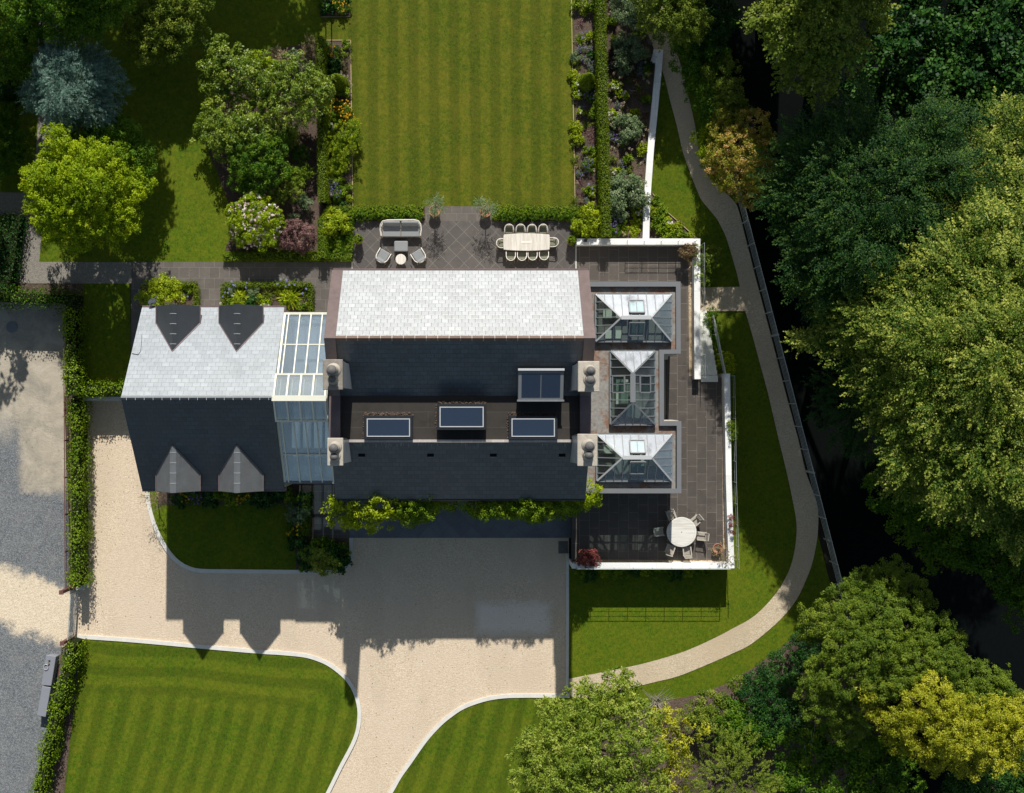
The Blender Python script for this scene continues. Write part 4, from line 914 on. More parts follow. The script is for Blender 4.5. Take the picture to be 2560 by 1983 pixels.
for (a, b, r, c, o) in lants:
    x0, y0 = toQ(*a, LZ); x1, y1 = toQ(*b, LZ); zt = LZ + LT
    if o == 'h':
        ra = Q(*toQ(r[0], c, zt), zt); rb = Q(*toQ(r[1], c, zt), zt)
    else:
        ra = Q(*toQ(c, r[0], zt), zt); rb = Q(*toQ(c, r[1], zt), zt)
    c0, c1, c2_, c3 = Q(x0, y0, LZ), Q(x1, y0, LZ), Q(x1, y1, LZ), Q(x0, y1, LZ)
    ln = MB()
    for p, q in ((c0, c1), (c1, c2_), (c2_, c3), (c3, c0)):
        ln.bar(p + Vector((0, 0, -.2)), q + Vector((0, 0, -.2)), .14, .42)
    lo = ln.obj('roof_lantern', M['greyframe'], ex)
    if o == 'h': faces = [(c0, c1, rb, ra), (c1, c2_, rb), (c2_, c3, ra, rb), (c3, c0, ra)]
    else: faces = [(c0, c1, ra), (c1, c2_, rb, ra), (c2_, c3, rb), (c3, c0, ra, rb)]
    gm = MB()
    for f in faces: gm.quad(*f)
    link('glass', gm.mesh('lantern_glass', None), M['glass'], lo)
    hips = [(c0, ra), (c1, rb if o == 'h' else ra), (c2_, rb), (c3, ra if o == 'h' else rb)]
    hm = MB()
    for p, q in hips: hm.bar(p, q, .09, .09)
    hm.bar(ra, rb, .22 if o == 'h' else .3, .1); hm.obj('hip_bars', M['paleframe'] if o == 'h' else M['greyframe'], lo)
    bm_ = MB(); up = Vector((0, 0, .02))
    # rafters on all four faces
    def height_at(x, y):
        zs = []
        for f in faces:
            nrm = (f[1] - f[0]).cross(f[2] - f[0]); zs.append(f[0].z - (nrm.x * (x - f[0].x) + nrm.y * (y - f[0].y)) / nrm.z)
        return min(zs)
    nx = max(2, round((c1.x - c0.x) / .46)); ny = max(2, round((c0.y - c3.y) / .46))
    for i in range(1, nx):
        x = c0.x + (c1.x - c0.x) * i / nx
        for ys_, yr in ((c0.y, None), (c3.y, None)):
            # walk inwards until the rafter meets hip or ridge
            t0 = ys_; t1 = (c0.y + c3.y) / 2
            if o == 'h': dy = min(abs(x - c0.x) / max(.01, abs(ra.x - c0.x)), abs(c1.x - x) / max(.01, abs(c1.x - rb.x)), 1); yt = t0 + (ra.y - t0) * dy
            else: lim = (ra.y if ys_ == c0.y else rb.y); dy = 1 - abs(x - ra.x) / (abs(c1.x - c0.x) / 2); yt = t0 + (lim - t0) * dy
            bm_.bar(Vector((x, t0, LZ)) + up, Vector((x, yt, height_at(x, yt))) + up, .05, .06)
    for j in range(1, ny):
        y = c3.y + (c0.y - c3.y) * j / ny
        for xs_ in (c0.x, c1.x):
            if o == 'h': lim = ra.x if xs_ == c0.x else rb.x; dx = 1 - abs(y - ra.y) / (abs(c0.y - c3.y) / 2); xt = xs_ + (lim - xs_) * dx
            else: dx = min(abs(c0.y - y) / abs(c0.y - ra.y), abs(y - c3.y) / abs(rb.y - c3.y), 1); xt = xs_ + (ra.x - xs_) * dx
            bm_.bar(Vector((xs_, y, LZ)) + up, Vector((xt, y, height_at(xt, y))) + up, .05, .06)
    bm_.obj('glazing_bars', M['greyframe'], lo)
    cm = (c0 + c1 + c2_ + c3) / 4
    if o == 'h':
        for s in (1, -1):
            yy = ra.y + s * abs(c0.y - ra.y) * .42; zz = height_at(cm.x + .1, yy); sl2 = (zt - LZ) / abs(c0.y - ra.y); V = Vector((0, -s, sl2)).normalized(); U = Vector((1, 0, 0)); n = U.cross(V) * (1 if s < 0 else -1)
            if n.z < 0: n = -n
            vent(lo, Vector((cm.x + .1, yy, zz)), U, V, .85, .85, .12, n)
    else:
        for s in (1, -1):
            xx = ra.x + s * abs(c1.x - ra.x) * .5; zz = height_at(xx, cm.y + .2); sl2 = (zt - LZ) / abs(c1.x - ra.x); V = Vector((-s, 0, sl2)).normalized(); U = Vector((0, 1, 0)); n = U.cross(V)
            if n.z < 0: n = -n
            vent(lo, Vector((xx, cm.y + .2, zz)), U, V, .95, .75, .1, n)
# furniture seen faintly through the lantern glass
m = MB(); m.qbox(1500, 1560, 780, 800, G + .12, G + .5); m.qbox(1505, 1545, 830, 850, G + .12, G + .5); m.qbox(1580, 1625, 1120, 1160, G + .12, G + .9); m.qbox(1530, 1560, 950, 1010, G + .12, G + .8); m.qbox(1490, 1530, 1110, 1130, G + .12, G + .6)
m.obj('inside_furniture', M['cream'], ex)
# meter box on the notch corner
p = P(1666, 890, 3.2); MB().box(p.x - .12, p.x + .12, p.y - .2, p.y + .1, 2.6, 3.1).obj('wall_box', M['cream'], ex)
# ------------------------------------------------------------------ foliage
def unit(a): return a / np.maximum(1e-9, np.linalg.norm(a, axis=1, keepdims=True))
def leaf_mesh(name, C_, N_, T_, L, W, tint, mat, fold=0.0):
    n = len(C_); C_ = np.asarray(C_, float); N_ = unit(np.asarray(N_, float)); T_ = np.asarray(T_, float)
    T_ = unit(T_ - N_ * np.sum(T_ * N_, axis=1, keepdims=True)); B = np.cross(N_, T_)
    L = np.broadcast_to(np.asarray(L, float).reshape(-1, 1), (n, 1)); W = np.broadcast_to(np.asarray(W, float).reshape(-1, 1), (n, 1))
    v = np.empty((n, 4, 3)); v[:, 0] = C_ - T_ * L * .5; v[:, 2] = C_ + T_ * L * .5
    v[:, 1] = C_ + B * W * .5 + N_ * W * fold - T_ * L * .06; v[:, 3] = C_ - B * W * .5 + N_ * W * fold - T_ * L * .06
    me = bpy.data.meshes.new(name); me.vertices.add(4 * n); me.vertices.foreach_set('co', v.reshape(-1))
    me.loops.add(4 * n); me.loops.foreach_set('vertex_index', np.arange(4 * n, dtype=np.int32))
    me.polygons.add(n); me.polygons.foreach_set('loop_start', np.arange(0, 4 * n, 4, dtype=np.int32))
    me.update(calc_edges=True)
    at = me.attributes.new('tint', 'FLOAT', 'FACE'); at.data.foreach_set('value', np.clip(tint, 0, 1).astype(np.float32))
    me.materials.append(mat); return me

def rand_dirs(r, n, zmin=-1):
    d = unit(r.normal(size=(n * 3 + 8, 3))); d = d[d[:, 2] > zmin][:n]
    while len(d) < n: d = np.vstack([d, unit(np.abs(r.normal(size=(n, 3))))])[:n]
    return d

def clumps(lobes, r, leaf=.14, asp=.5, dens=1.0, rc=.32, zmin=-.35, up=.45, rough=.12, tvar=.35, gap=.06, droop=0, lv=.12):
    """leaf clusters over the lobes' surfaces -> C, N, T, L, tint"""
    Cs, Ns, Ts, Ls, Tn = [], [], [], [], []
    for (c, rad, rz) in lobes:
        c = np.array(c); ncl = int(max(5, 4 * math.pi * rad * (rad + rz) / 2 / (rc * rc * 2.0)))
        d = rand_dirs(r, ncl, zmin); d = d[r.random(len(d)) > gap]; ncl = len(d)
        pos = c + d * np.array([rad, rad, rz]) * (1 + r.normal(0, rough, (ncl, 1))); rcs = rc * r.uniform(.6, 1.35, ncl)
        k = np.maximum(6, (dens * 5.2 * rcs ** 2 / (leaf * leaf * asp))).astype(int); idx = np.repeat(np.arange(ncl), k); n = len(idx)
        dd = unit(r.normal(size=(n, 3)) + d[idx] * .9 + np.array([0, 0, up * .6])); rr_ = r.random(n) ** .45
        C_ = pos[idx] + dd * (rcs[idx] * rr_)[:, None]; C_[:, 2] -= droop * rcs[idx] * r.random(n)
        N_ = unit(dd * .7 + r.normal(0, .55, (n, 3)) + np.array([0, 0, up])); T_ = unit(dd + r.normal(0, .6, (n, 3)))
        ct = r.normal(.5 + r.normal(0, lv), tvar * .5, ncl); Cs.append(C_); Ns.append(N_); Ts.append(T_); Ls.append(leaf * r.uniform(.65, 1.3, n)); Tn.append(ct[idx] + r.normal(0, .16, n))
    return [np.concatenate(a) for a in (Cs, Ns, Ts, Ls, Tn)]

def sprays(lobes, r, n_per, length, leaf=.13, asp=.55, k=26, width=.35, flat=.8, out=1.0, lift=.0, zmin=-.3, thin=False, tvar=.3, cen=None, inward=.55):
    """flat leafy twigs growing out of the lobes"""
    Cs, Ns, Ts, Ls, Tn = [], [], [], [], []
    for (c, rad, rz) in lobes:
        c = np.array(c); nt = max(3, int(n_per * rad * (rad + rz) / 2)); d = rand_dirs(r, nt, zmin)
        base = c + d * np.array([rad, rad, rz]) * r.uniform(inward, 1.02, (nt, 1))
        dr = d.copy(); dr[:, 2] *= (1 - flat)
        if cen is not None:
            q = base - np.array(cen); q[:, 2] = 0; dr = unit(dr) * .6 + unit(q) * .9
        dr = unit(dr + r.normal(0, .28, (nt, 3)) * np.array([1, 1, .4])) ; dr[:, 2] += lift; dr = unit(dr)
        ln = length * r.uniform(.55, 1.25, nt); side = unit(np.cross(dr, np.array([0, 0, 1.0])) + r.normal(0, .12, (nt, 3)))
        idx = np.repeat(np.arange(nt), k); n = len(idx); s = r.random(n); sd = np.where(r.random(n) < .5, -1, 1)
        off = sd * r.random(n) * width * (1.05 - s) * ln[idx]
        C_ = base[idx] + dr[idx] * (s * ln[idx] + np.abs(off) * .5)[:, None] + side[idx] * off[:, None]; C_[:, 2] -= (s * s * ln[idx]) * .16 + r.normal(0, .02, n)
        T_ = unit(dr[idx] + side[idx] * sd[:, None] * .9 + r.normal(0, .18, (n, 3))); N_ = unit(np.array([0, 0, 1.0]) + r.normal(0, .38, (n, 3)) + d[idx] * .35)
        ct = r.normal(.5, tvar * .5, nt); Cs.append(C_); Ns.append(N_); Ts.append(T_); Ls.append(leaf * r.uniform(.6, 1.25, n)); Tn.append(ct[idx] - .08 + s * .3 + r.normal(0, .13, n))
    return [np.concatenate(a) for a in (Cs, Ns, Ts, Ls, Tn)]
def join(*a): return [np.concatenate([x[i] for x in a]) for i in range(5)]

def dome(c, rad, h, nl, lr, r, zmin=-.05, jit=.12):
    """lobes spread over a dome; c is the centre at the widest level"""
    out = [(tuple(c), rad * .72, h * .72)]
    g = math.pi * (3 - math.sqrt(5))
    for i in range(nl):
        z = zmin + (1 - zmin) * (i + .5) / nl; q = math.sqrt(max(0, 1 - z * z)); a = g * i + r.uniform(-.3, .3)
        k = 1 + r.gauss(0, jit); s = lr * r.uniform(.75, 1.25)
        out.append(((c[0] + math.cos(a) * q * (rad - s * .6) * k, c[1] + math.sin(a) * q * (rad - s * .6) * k, c[2] + z * (h - s * .5) * k), s, s * .85))
    return out

def trunk_mesh(base, lobes, r, tr=.25, limbs=9, hub=None):
    m = MB(); b = Vector(base); zs = [l[0][2] for l in lobes]; cen = Vector((sum(l[0][0] for l in lobes) / len(lobes), sum(l[0][1] for l in lobes) / len(lobes), 0))
    zt = b.z + (min(zs) - b.z) * .75; h = Vector((b.x + (cen.x - b.x) * .5, b.y + (cen.y - b.y) * .5, max(zt, b.z + .5)))
    m.tube([b, b.lerp(h, .5) + Vector((tr * .3, 0, 0)), h], [tr * 1.25, tr, tr * .8], 8)
    for l in sorted(lobes, key=lambda l: -l[1])[:limbs]:
        p = Vector(l[0]); mid = h.lerp(p, .5) + Vector((r.uniform(-.2, .2), r.uniform(-.2, .2), .15))
        m.tube([h, mid, p, p + (p - mid) * .5], [tr * .5, tr * .3, tr * .14, .012], 5)
    return m

TREES = {}
def plant(name, label, cat, base, data, mat, W=.5, trunk=None, bark='bark', group=None, part='crown', fold=.08, extra=()):
    o = empty(name, Vector(base), label, cat, group)
    C_, N_, T_, L_, tn = data
    C_ = C_ - np.array(base)
    me = leaf_mesh(part, C_, N_, T_, L_, L_ * W, tn, M[mat], fold); f = bpy.data.objects.new(part, me); C.objects.link(f); f.parent = o
    if trunk is not None:
        trunk.v = [(v[0] - base[0], v[1] - base[1], v[2] - base[2]) for v in trunk.v]
        t_ = bpy.data.objects.new('trunk' if part == 'crown' else 'stems', trunk.mesh('trunk', True)); t_.data.materials.append(M[bark]); C.objects.link(t_); t_.parent = o
    for pn, dt, mt, w_ in extra:
        c2 = dt[0] - np.array(base); me = leaf_mesh(pn, c2, dt[1], dt[2], dt[3], dt[3] * w_, dt[4], M[mt], fold)
        e_ = bpy.data.objects.new(pn, me); C.objects.link(e_); e_.parent = o
    return o
def L_(px, py, z, r, rz=None): 
    v = P(px, py, z); return ((v.x, v.y, v.z), r, rz or r * .8)
def npr(s): return np.random.default_rng(s)

def split(lobes, k, f, r, zmin=-.25):
    out = []
    for (c, rad, rz) in lobes:
        out.append((c, rad * .62, rz * .62))
        for d in rand_dirs(r, k, zmin): q = r.uniform(.7, 1.05); out.append(((c[0] + d[0] * rad * q, c[1] + d[1] * rad * q, c[2] + d[2] * rz * q), rad * f * r.uniform(.6, 1.3), rad * f * .6))
    return out
# ---- big trees, river side (lobes: photo x, photo y, height, radius)
beech = [L_(*a) for a in [(2330, 640, 12, 2.0), (2380, 470, 12.5, 1.7), (2450, 400, 12.5, 1.7), (2320, 540, 11.8, 1.3), (2550, 330, 12.5, 1.8), (2260, 670, 11, 1.2), (2230, 600, 11, 1.3), (2420, 560, 12.5, 2.2), (2510, 470, 12, 2.2), (2430, 700, 14, 2.6), (2540, 620, 14, 2.4), (2300, 760, 13.5, 2.2), (2190, 715, 12, 1.5),
    (2125, 770, 10.8, 1.2), (2070, 735, 10.2, .7), (2030, 705, 9.8, .35), (2085, 790, 10.2, .7), (2075, 845, 10, .6), (2040, 848, 9.8, .4), (2010, 855, 9.6, .25), (2120, 850, 10.2, .8), (2150, 830, 10.5, 1.3), (2230, 850, 12.5, 1.9), (2340, 880, 14.5, 2.3), (2450, 850, 15.2, 2.7), (2560, 780, 15, 2.5), (2200, 930, 11.2, 1.5), (2290, 980, 13, 2.0), (2400, 1010, 14, 2.3),
    (2520, 960, 15, 2.6), (2240, 1030, 10.8, 1.3), (2330, 1100, 12.5, 1.9), (2450, 1130, 13.5, 2.2), (2560, 1100, 14, 2.4), (2255, 1130, 10.3, 1.2), (2235, 1180, 9.6, .8), (2380, 1210, 11.8, 1.8), (2490, 1240, 12, 2.0), (2300, 1200, 10.5, 1.1),
    (2590, 1260, 12, 2.2), (2470, 560, 11.5, 1.6), (2590, 380, 11, 1.9), (2640, 900, 13, 3.0), (2660, 1150, 11, 2.6), (2650, 640, 12, 2.8)]]
r = npr(11); bb = P(2420, 900, 0); cen = P(2420, 880, 12)
plant('beech_tree', 'huge pale green beech tree leaning over the dark river beside the fence', 'tree', (bb.x, bb.y, -.5),
      join(sprays(split(beech, 9, .36, r), r, 66, .95, .125, .6, 30, .30, .8, cen=cen, inward=.45, tvar=.36), clumps([(a[0], a[1] * .8, a[2] * .75) for a in beech], r, .12, .6, .4, .34, -.3, .5)), 'l_beech', .6, trunk_mesh((bb.x, bb.y, -.5), beech, random.Random(1), .5, 14))
dk = [L_(a[0], a[1], a[2] + 4.2, a[3]) for a in [(1985, 400, 7.5, 1.3), (2010, 460, 7.5, 1.5), (2060, 380, 8.5, 1.6), (2120, 330, 9, 1.6), (2090, 450, 9, 1.8), (2170, 420, 9.5, 1.9), (1960, 500, 6.5, 1.2), (1985, 570, 6.5, 1.2), (2050, 540, 8, 1.7), (2130, 540, 9, 1.9),
    (2210, 500, 9.5, 1.9), (2260, 400, 9.5, 1.8), (2330, 330, 9.5, 1.8), (2030, 620, 7, 1.3), (2100, 640, 8, 1.5), (2170, 640, 9, 1.6), (2000, 690, 6.5, 1.1), (2065, 710, 7, 1.2), (2040, 755, 5.6, .8), (2260, 560, 9, 1.8), (2340, 440, 9, 2)]]
r = npr(12); bb = P(2120, 560, 0); cen = P(2130, 520, 8)
plant('dark_tree', 'dark green feathery tree standing between the orange shrub and the beech', 'tree', (bb.x, bb.y, 0), join(sprays(split(dk, 7, .4, r), r, 56, .85, .12, .45, 26, .3, .8, cen=cen, tvar=.36), clumps([(a[0], a[1] * .8, a[2] * .75) for a in dk], r, .12, .5, .5, .36)), 'l_deep', .48, trunk_mesh((bb.x, bb.y, 0), dk, random.Random(2), .35, 12))
dk2 = [L_(*a) for a in [(2210, 190, 9, 1.8), (2290, 120, 10, 2.2), (2380, 60, 10, 2.2), (2350, 200, 10, 2.2), (2250, 260, 9, 1.8), (2430, 150, 10, 2.1), (2440, 260, 9.5, 2.0), (2160, 260, 8, 1.4), (2500, 80, 9.5, 2.2), (2520, 220, 9.5, 2.2), (2540, 320, 9, 1.8), (2330, 290, 9, 1.6), (2240, 60, 8, 1.4), (2600, 150, 9, 2.5), (2400, -60, 9, 2.6), (2540, -60, 9, 2.6)]]
r = npr(13); bb = P(2360, 150, 0)
plant('dark_tree', 'broad leaved deep green tree in the far corner above the river', 'tree', (bb.x, bb.y, 0), clumps(dk2, r, .24, .75, 1.0, .5, -.3, .3, .2, .5, .12), 'l_dark', .75, trunk_mesh((bb.x, bb.y, 0), dk2, random.Random(3), .4, 12))
tl = [L_(a[0], a[1], a[2] + 4.5, a[3]) for a in [(1935, 40, 10.5, 1.1), (1985, 15, 11, 1.4), (1975, 80, 10.5, 1.1), (2040, 40, 10.5, 1.4), (1965, 130, 9, .7), (2030, 110, 9.5, 1.1), (1990, 190, 8, .8), (2040, 190, 8.5, 1.0), (2090, 120, 9, 1.3), (2000, -60, 11, 1.7), (2080, -40, 10, 1.8), (2150, 20, 9, 1.4)]]
r = npr(14); bb = P(2060, 60, 0); cen = P(2080, 60, 9)
plant('oak_tree', 'pale leaved tree with bare twigs reaching over the dark river at the far end', 'tree', (bb.x, bb.y, 0), join(sprays(split(tl, 6, .4, r), r, 44, .7, .15, .65, 20, .4, .7, cen=cen), clumps(tl, r, .15, .65, .6, .34, gap=.15)), 'l_olive', .65, trunk_mesh((bb.x, bb.y, 0), tl, random.Random(4), .3, 12), 'palebark')
sp = [L_(*a) for a in [(2110, 900, 5.0, 1.0), (2070, 960, 4.6, .8), (2110, 1000, 5.0, 1.1), (2060, 1020, 4.2, .7), (2140, 1060, 4.8, 1.0), (2095, 1070, 4.2, .8), (2160, 960, 5.2, 1.2), (2140, 1100, 4.0, .7), (2180, 1110, 4.4, .9), (2200, 1040, 5, 1.2)]]
r = npr(15); bb = P(2150, 1010, -1); cen = P(2160, 1000, 4)
plant('spruce_tree', 'blackish green conifer with pale tips under the beech beside the river', 'tree', (bb.x, bb.y, -1), sprays(sp, r, 60, .75, .13, .22, 44, .28, .55, cen=cen, tvar=.2), 'l_deep', .28, trunk_mesh((bb.x, bb.y, -1), sp, random.Random(5), .18, 8))
lo = [L_(*a) for a in [(2560, 1500, 5, 1.3), (2590, 1440, 6, 1.8), (2530, 1450, 5, 1.1), (2330, 1290, 5.5, 1.4), (2400, 1340, 6, 1.6), (2470, 1370, 6, 1.5), (2540, 1400, 6, 1.6), (2280, 1230, 4, 1.1), (2350, 1380, 5, 1.0), (2450, 1300, 6.5, 1.6), (2560, 1310, 6.5, 1.8), (2200, 1230, 1.5, .9), (2260, 1310, 3, .9)]]
r = npr(16); bb = P(2420, 1300, -.5)
plant('alder_tree', 'low dark green tree below the big beech on the far river bank', 'tree', (bb.x, bb.y, -.5), clumps(lo, r, .16, .65, .9, .4, -.3, .35), 'l_mid', .65, trunk_mesh((bb.x, bb.y, -.5), lo, random.Random(6), .2, 8))

# lower corner
cy = [L_(*a) for a in [(2055, 1545, 6.5, .95), (2030, 1570, 5.8, .7), (2120, 1500, 7, 1.0), (2160, 1470, 7.2, .95), (2220, 1455, 7.4, 1.0), (2270, 1490, 7.6, 1.0), (2130, 1560, 8, 1.1), (2200, 1540, 8.6, 1.2), (2110, 1620, 8, 1.1), (2180, 1620, 9, 1.3), (2260, 1580, 8.8, 1.2), (2330, 1570, 8.2, 1.0), (2375, 1600, 7.6, .7), (2290, 1650, 9, 1.2), (2350, 1660, 8.5, 1.1),
    (2060, 1690, 7, 1.0), (2040, 1740, 6.5, .9), (2120, 1690, 8, 1.1), (2090, 1760, 6.6, 1.0), (2150, 1770, 7, .9), (2420, 1690, 8, .9), (2470, 1700, 8, .9), (2500, 1750, 8, 1.0), (2430, 1750, 8.5, 1.0), (2190, 1700, 8.6, 1.1), (2120, 1820, 6, .8), (2240, 1690, 8.8, 1.0)]]
r = npr(17); bb = P(2200, 1640, -.5); cen = P(2210, 1640, 6)
plant('cypress_tree', 'olive green cypress with many rounded tufts in front of the river fence', 'tree', (bb.x, bb.y, -.5), join(clumps(cy, r, .10, .4, 1.1, .26, -.2, .5, .2), sprays(cy, r, 34, .42, .09, .35, 22, .35, .6, cen=cen)), 'l_yew', .42, trunk_mesh((bb.x, bb.y, -.5), cy, random.Random(7), .3, 14))
gd = [L_(*a) for a in [(2165, 1730, 9.2, .35), (2180, 1775, 8.6, .4), (2200, 1800, 8.3, .5), (2330, 1715, 10, .6), (2300, 1765, 10, .9), (2360, 1760, 10.4, .9), (2260, 1800, 9.4, .8), (2320, 1830, 9.8, 1.1), (2390, 1830, 10.4, 1.2), (2460, 1810, 10, 1.1), (2520, 1800, 10, 1.1), (2480, 1870, 9.6, 1.1), (2550, 1870, 9.6, 1.1), (2340, 1880, 8.8, .9), (2410, 1890, 9, .9), (2250, 1850, 8.6, .7), (2580, 1820, 10, 1.2)]]
r = npr(18); bb = P(2390, 1830, -.5); cen = P(2390, 1820, 8)
plant('sunlit_cypress', 'lit golden part of the cypress in the near corner, sun in its leaf colour', 'tree', (bb.x, bb.y, -.5), join(clumps(gd, r, .11, .4, 1.0, .26, -.2, .5, .2), sprays(gd, r, 44, .5, .10, .35, 24, .35, .6, cen=cen)), 'l_gold', .42, trunk_mesh((bb.x, bb.y, -.5), gd, random.Random(8), .25, 12))  # lit part of the same cypress, sunlight put into the leaf colour
ld = [L_(*a) for a in [(1965, 1870, 2.5, .9), (1995, 1930, 2.8, 1.0), (1950, 1975, 2.8, .9), (2020, 1860, 3, .9), (2080, 1860, 3.5, 1.2), (2150, 1880, 4, 1.3), (2220, 1900, 4, 1.3), (2100, 1940, 3.5, 1.3), (2190, 1960, 4, 1.4), (2250, 1970, 4, 1.1), (2040, 1900, 3, 1.0), (2150, 2020, 4, 1.5)]]
r = npr(19); bb = P(2150, 1920, 0)
plant('holly_bush', 'dark green dense bush below the cypress near the bottom edge', 'bush', (bb.x, bb.y, 0), clumps(ld, r, .15, .55, 1.0, .38, -.2, .4), 'l_mid', .55, trunk_mesh((bb.x, bb.y, 0), ld, random.Random(9), .12, 6))
l2 = [L_(*a) for a in [(2450, 1970, 4, 1.6), (2530, 1950, 4, 1.5), (2400, 2000, 3, 1.2), (2590, 2000, 4, 1.8)]]
bb = P(2480, 1975, 0)
plant('dark_bush', 'shaded dark bush in the lowest corner beyond the sunlit cypress', 'bush', (bb.x, bb.y, -.5), clumps(l2, npr(20), .15, .55, 1.0, .38), 'l_dark', .55, trunk_mesh((bb.x, bb.y, -.5), l2, random.Random(9), .12, 4))
bc = [L_(*a) for a in [(1545, 1705, 5.5, .65), (1540, 1755, 6.2, 1.0), (1450, 1745, 5.6, .8), (1490, 1790, 6.8, 1.2), (1400, 1800, 5.6, .9), (1375, 1770, 4.6, .6), (1430, 1860, 6.6, 1.2), (1350, 1860, 5, .9), (1310, 1880, 4.2, .7), (1360, 1930, 5.6, 1.1), (1320, 1950, 4.6, .8), (1430, 1950, 7, 1.3), (1510, 1890, 7.6, 1.4), (1590, 1800, 6.6, 1.0), (1590, 1880, 7, 1.2), (1520, 1970, 7.2, 1.4), (1610, 1960, 6.5, 1.2), (1400, 2010, 6, 1.3), (1560, 1735, 5.6, .7)]]
r = npr(21); bb = P(1490, 1880, 0)
plant('bay_tree', 'grey green leafy tree overhanging the meeting of path and drive', 'tree', (bb.x, bb.y, 0), join(clumps(bc, r, .15, .48, 1.05, .30, -.3, .35, .18, .4, .1), sprays(bc, r, 22, .6, .15, .45, 20, .35, .4, lift=.25)), 'l_bay', .46, trunk_mesh((bb.x, bb.y, 0), bc, random.Random(10), .2, 12))
by = [L_(*a) for a in [(1650, 1785, 5, .5), (1665, 1820, 5.4, .6), (1640, 1850, 5.6, .6), (1690, 1860, 5.4, .6), (1660, 1900, 5.6, .6), (1700, 1900, 5, .5), (1745, 1820, 4.6, .45), (1690, 1950, 5, .6), (1650, 1960, 5.2, .6), (1700, 1800, 4.6, .3)]]
r = npr(22); bb = P(1680, 1880, 0)
plant('yellow_tree', 'bright yellow leaved small tree tucked against the grey green tree', 'tree', (bb.x, bb.y, 0), clumps(by, r, .15, .5, .8, .3, -.4, .4, .2, .5, .12), 'l_gold', .5, trunk_mesh((bb.x, bb.y, 0), by, random.Random(11), .1, 8))
cf = [L_(*a) for a in [(1790, 1860, 3, .9), (1830, 1900, 3.5, 1.1), (1870, 1940, 3.5, 1.2), (1800, 1950, 3.5, 1.2), (1740, 1930, 3, 1.0), (1900, 1980, 3.5, 1.2), (1850, 1860, 3, .8), (1780, 1830, 2, .6), (1760, 2000, 3.5, 1.2)]]
r = npr(23); bb = P(1830, 1930, 0); cen = P(1830, 1950, 3)
plant('yew_bush', 'spiky yellow green conifer bush near the bottom edge beside the yellow tree', 'bush', (bb.x, bb.y, 0), sprays(cf, r, 60, .7, .12, .25, 30, .22, .3, lift=.35, cen=cen), 'l_olive', .3, trunk_mesh((bb.x, bb.y, 0), cf, random.Random(12), .12, 6))
sp2 = [L_(*a) for a in [(2035, 1830, 4.4, .16), (2028, 1855, 4.2, .25), (2015, 1885, 3.8, .35), (2000, 1920, 3.2, .4), (2010, 1960, 2.6, .5), (2060, 1930, 2.8, .4), (2070, 1970, 2.6, .5)]]
r = npr(24); bb = P(2000, 1985, 0)
plant('larch_sapling', 'thin sapling with a pale stem and sparse needles at the bottom edge', 'tree', (bb.x, bb.y, 0), sprays(sp2, r, 90, .5, .10, .2, 14, .25, .3, lift=.3), 'l_lime', .25, trunk_mesh((bb.x, bb.y, 0), sp2, random.Random(13), .05, 7), 'palebark')
for i, (lob, mat, lab, sd) in enumerate([
    ([(1960, 1650, 1.2, .7), (2010, 1610, 1.4, .7), (2030, 1640, 1.6, .8), (1920, 1690, 1.2, .7), (1900, 1720, 1.6, .9), (1870, 1760, 1.8, .9), (1950, 1700, 1.6, .9), (1930, 1770, 2, 1.0), (1990, 1730, 2, 1.0), (1980, 1790, 2.2, 1.0), (1900, 1810, 2, 1.0)], 'l_dark', 'mid sized dark shrub group leaf mass beneath the olive cypress', 31),
    ([(1820, 1780, 1.6, .8), (1860, 1800, 1.8, .8), (1830, 1830, 1.8, .8), (1880, 1840, 2, .9)], 'l_mid', 'fresh green rounded bush between spiky conifer and the dark shrub', 32),
    ([(1740, 1780, 1.4, .6), (1765, 1800, 1.5, .7), (1720, 1800, 1.3, .5), (1780, 1760, 1.3, .6), (1820, 1740, 1.3, .6), (1750, 1750, 1.0, .4), (1800, 1780, 1.5, .6), (1850, 1715, 1.2, .5)], 'l_olive', 'loose olive shrub beside the mulch patch and yellow tree', 33)]):
    lb = [L_(*a) for a in lob]; bb = P(lob[0][0], lob[0][1], 0)
    plant('shrub', lab, 'shrub', (bb.x, bb.y, 0), clumps(lb, npr(sd), .12, .55, 1.0, .3), mat, .55, trunk_mesh((bb.x, bb.y, 0), lb, random.Random(sd), .05, 4), part='foliage')
# leafless bush
o = empty('bare_bush', P(1640, 1752, 0), 'leafless pale twiggy bush on the lawn edge by the lower path', 'bush'); m = MB(); rr = random.Random(8)
for i in range(46):
    a = rr.uniform(0, 6.28); L = rr.uniform(.6, 1.5); p0 = Vector((0, 0, .1)); p1 = p0 + Vector((math.cos(a) * L * .4, math.sin(a) * L * .4, L * .5)); p2 = p1 + Vector((math.cos(a + rr.uniform(-.6, .6)) * L * .5, math.sin(a + rr.uniform(-.6, .6)) * L * .5, L * .25))
    m.tube([p0, p1, p2], [.018, .012, .005], 4); m.tube([p1, p1 + Vector((rr.uniform(-.4, .4), rr.uniform(-.4, .4), .3))], [.01, .004], 4)
t_ = bpy.data.objects.new('twigs', m.mesh('twigs')); t_.data.materials.append(M['palebark']); C.objects.link(t_); t_.parent = o

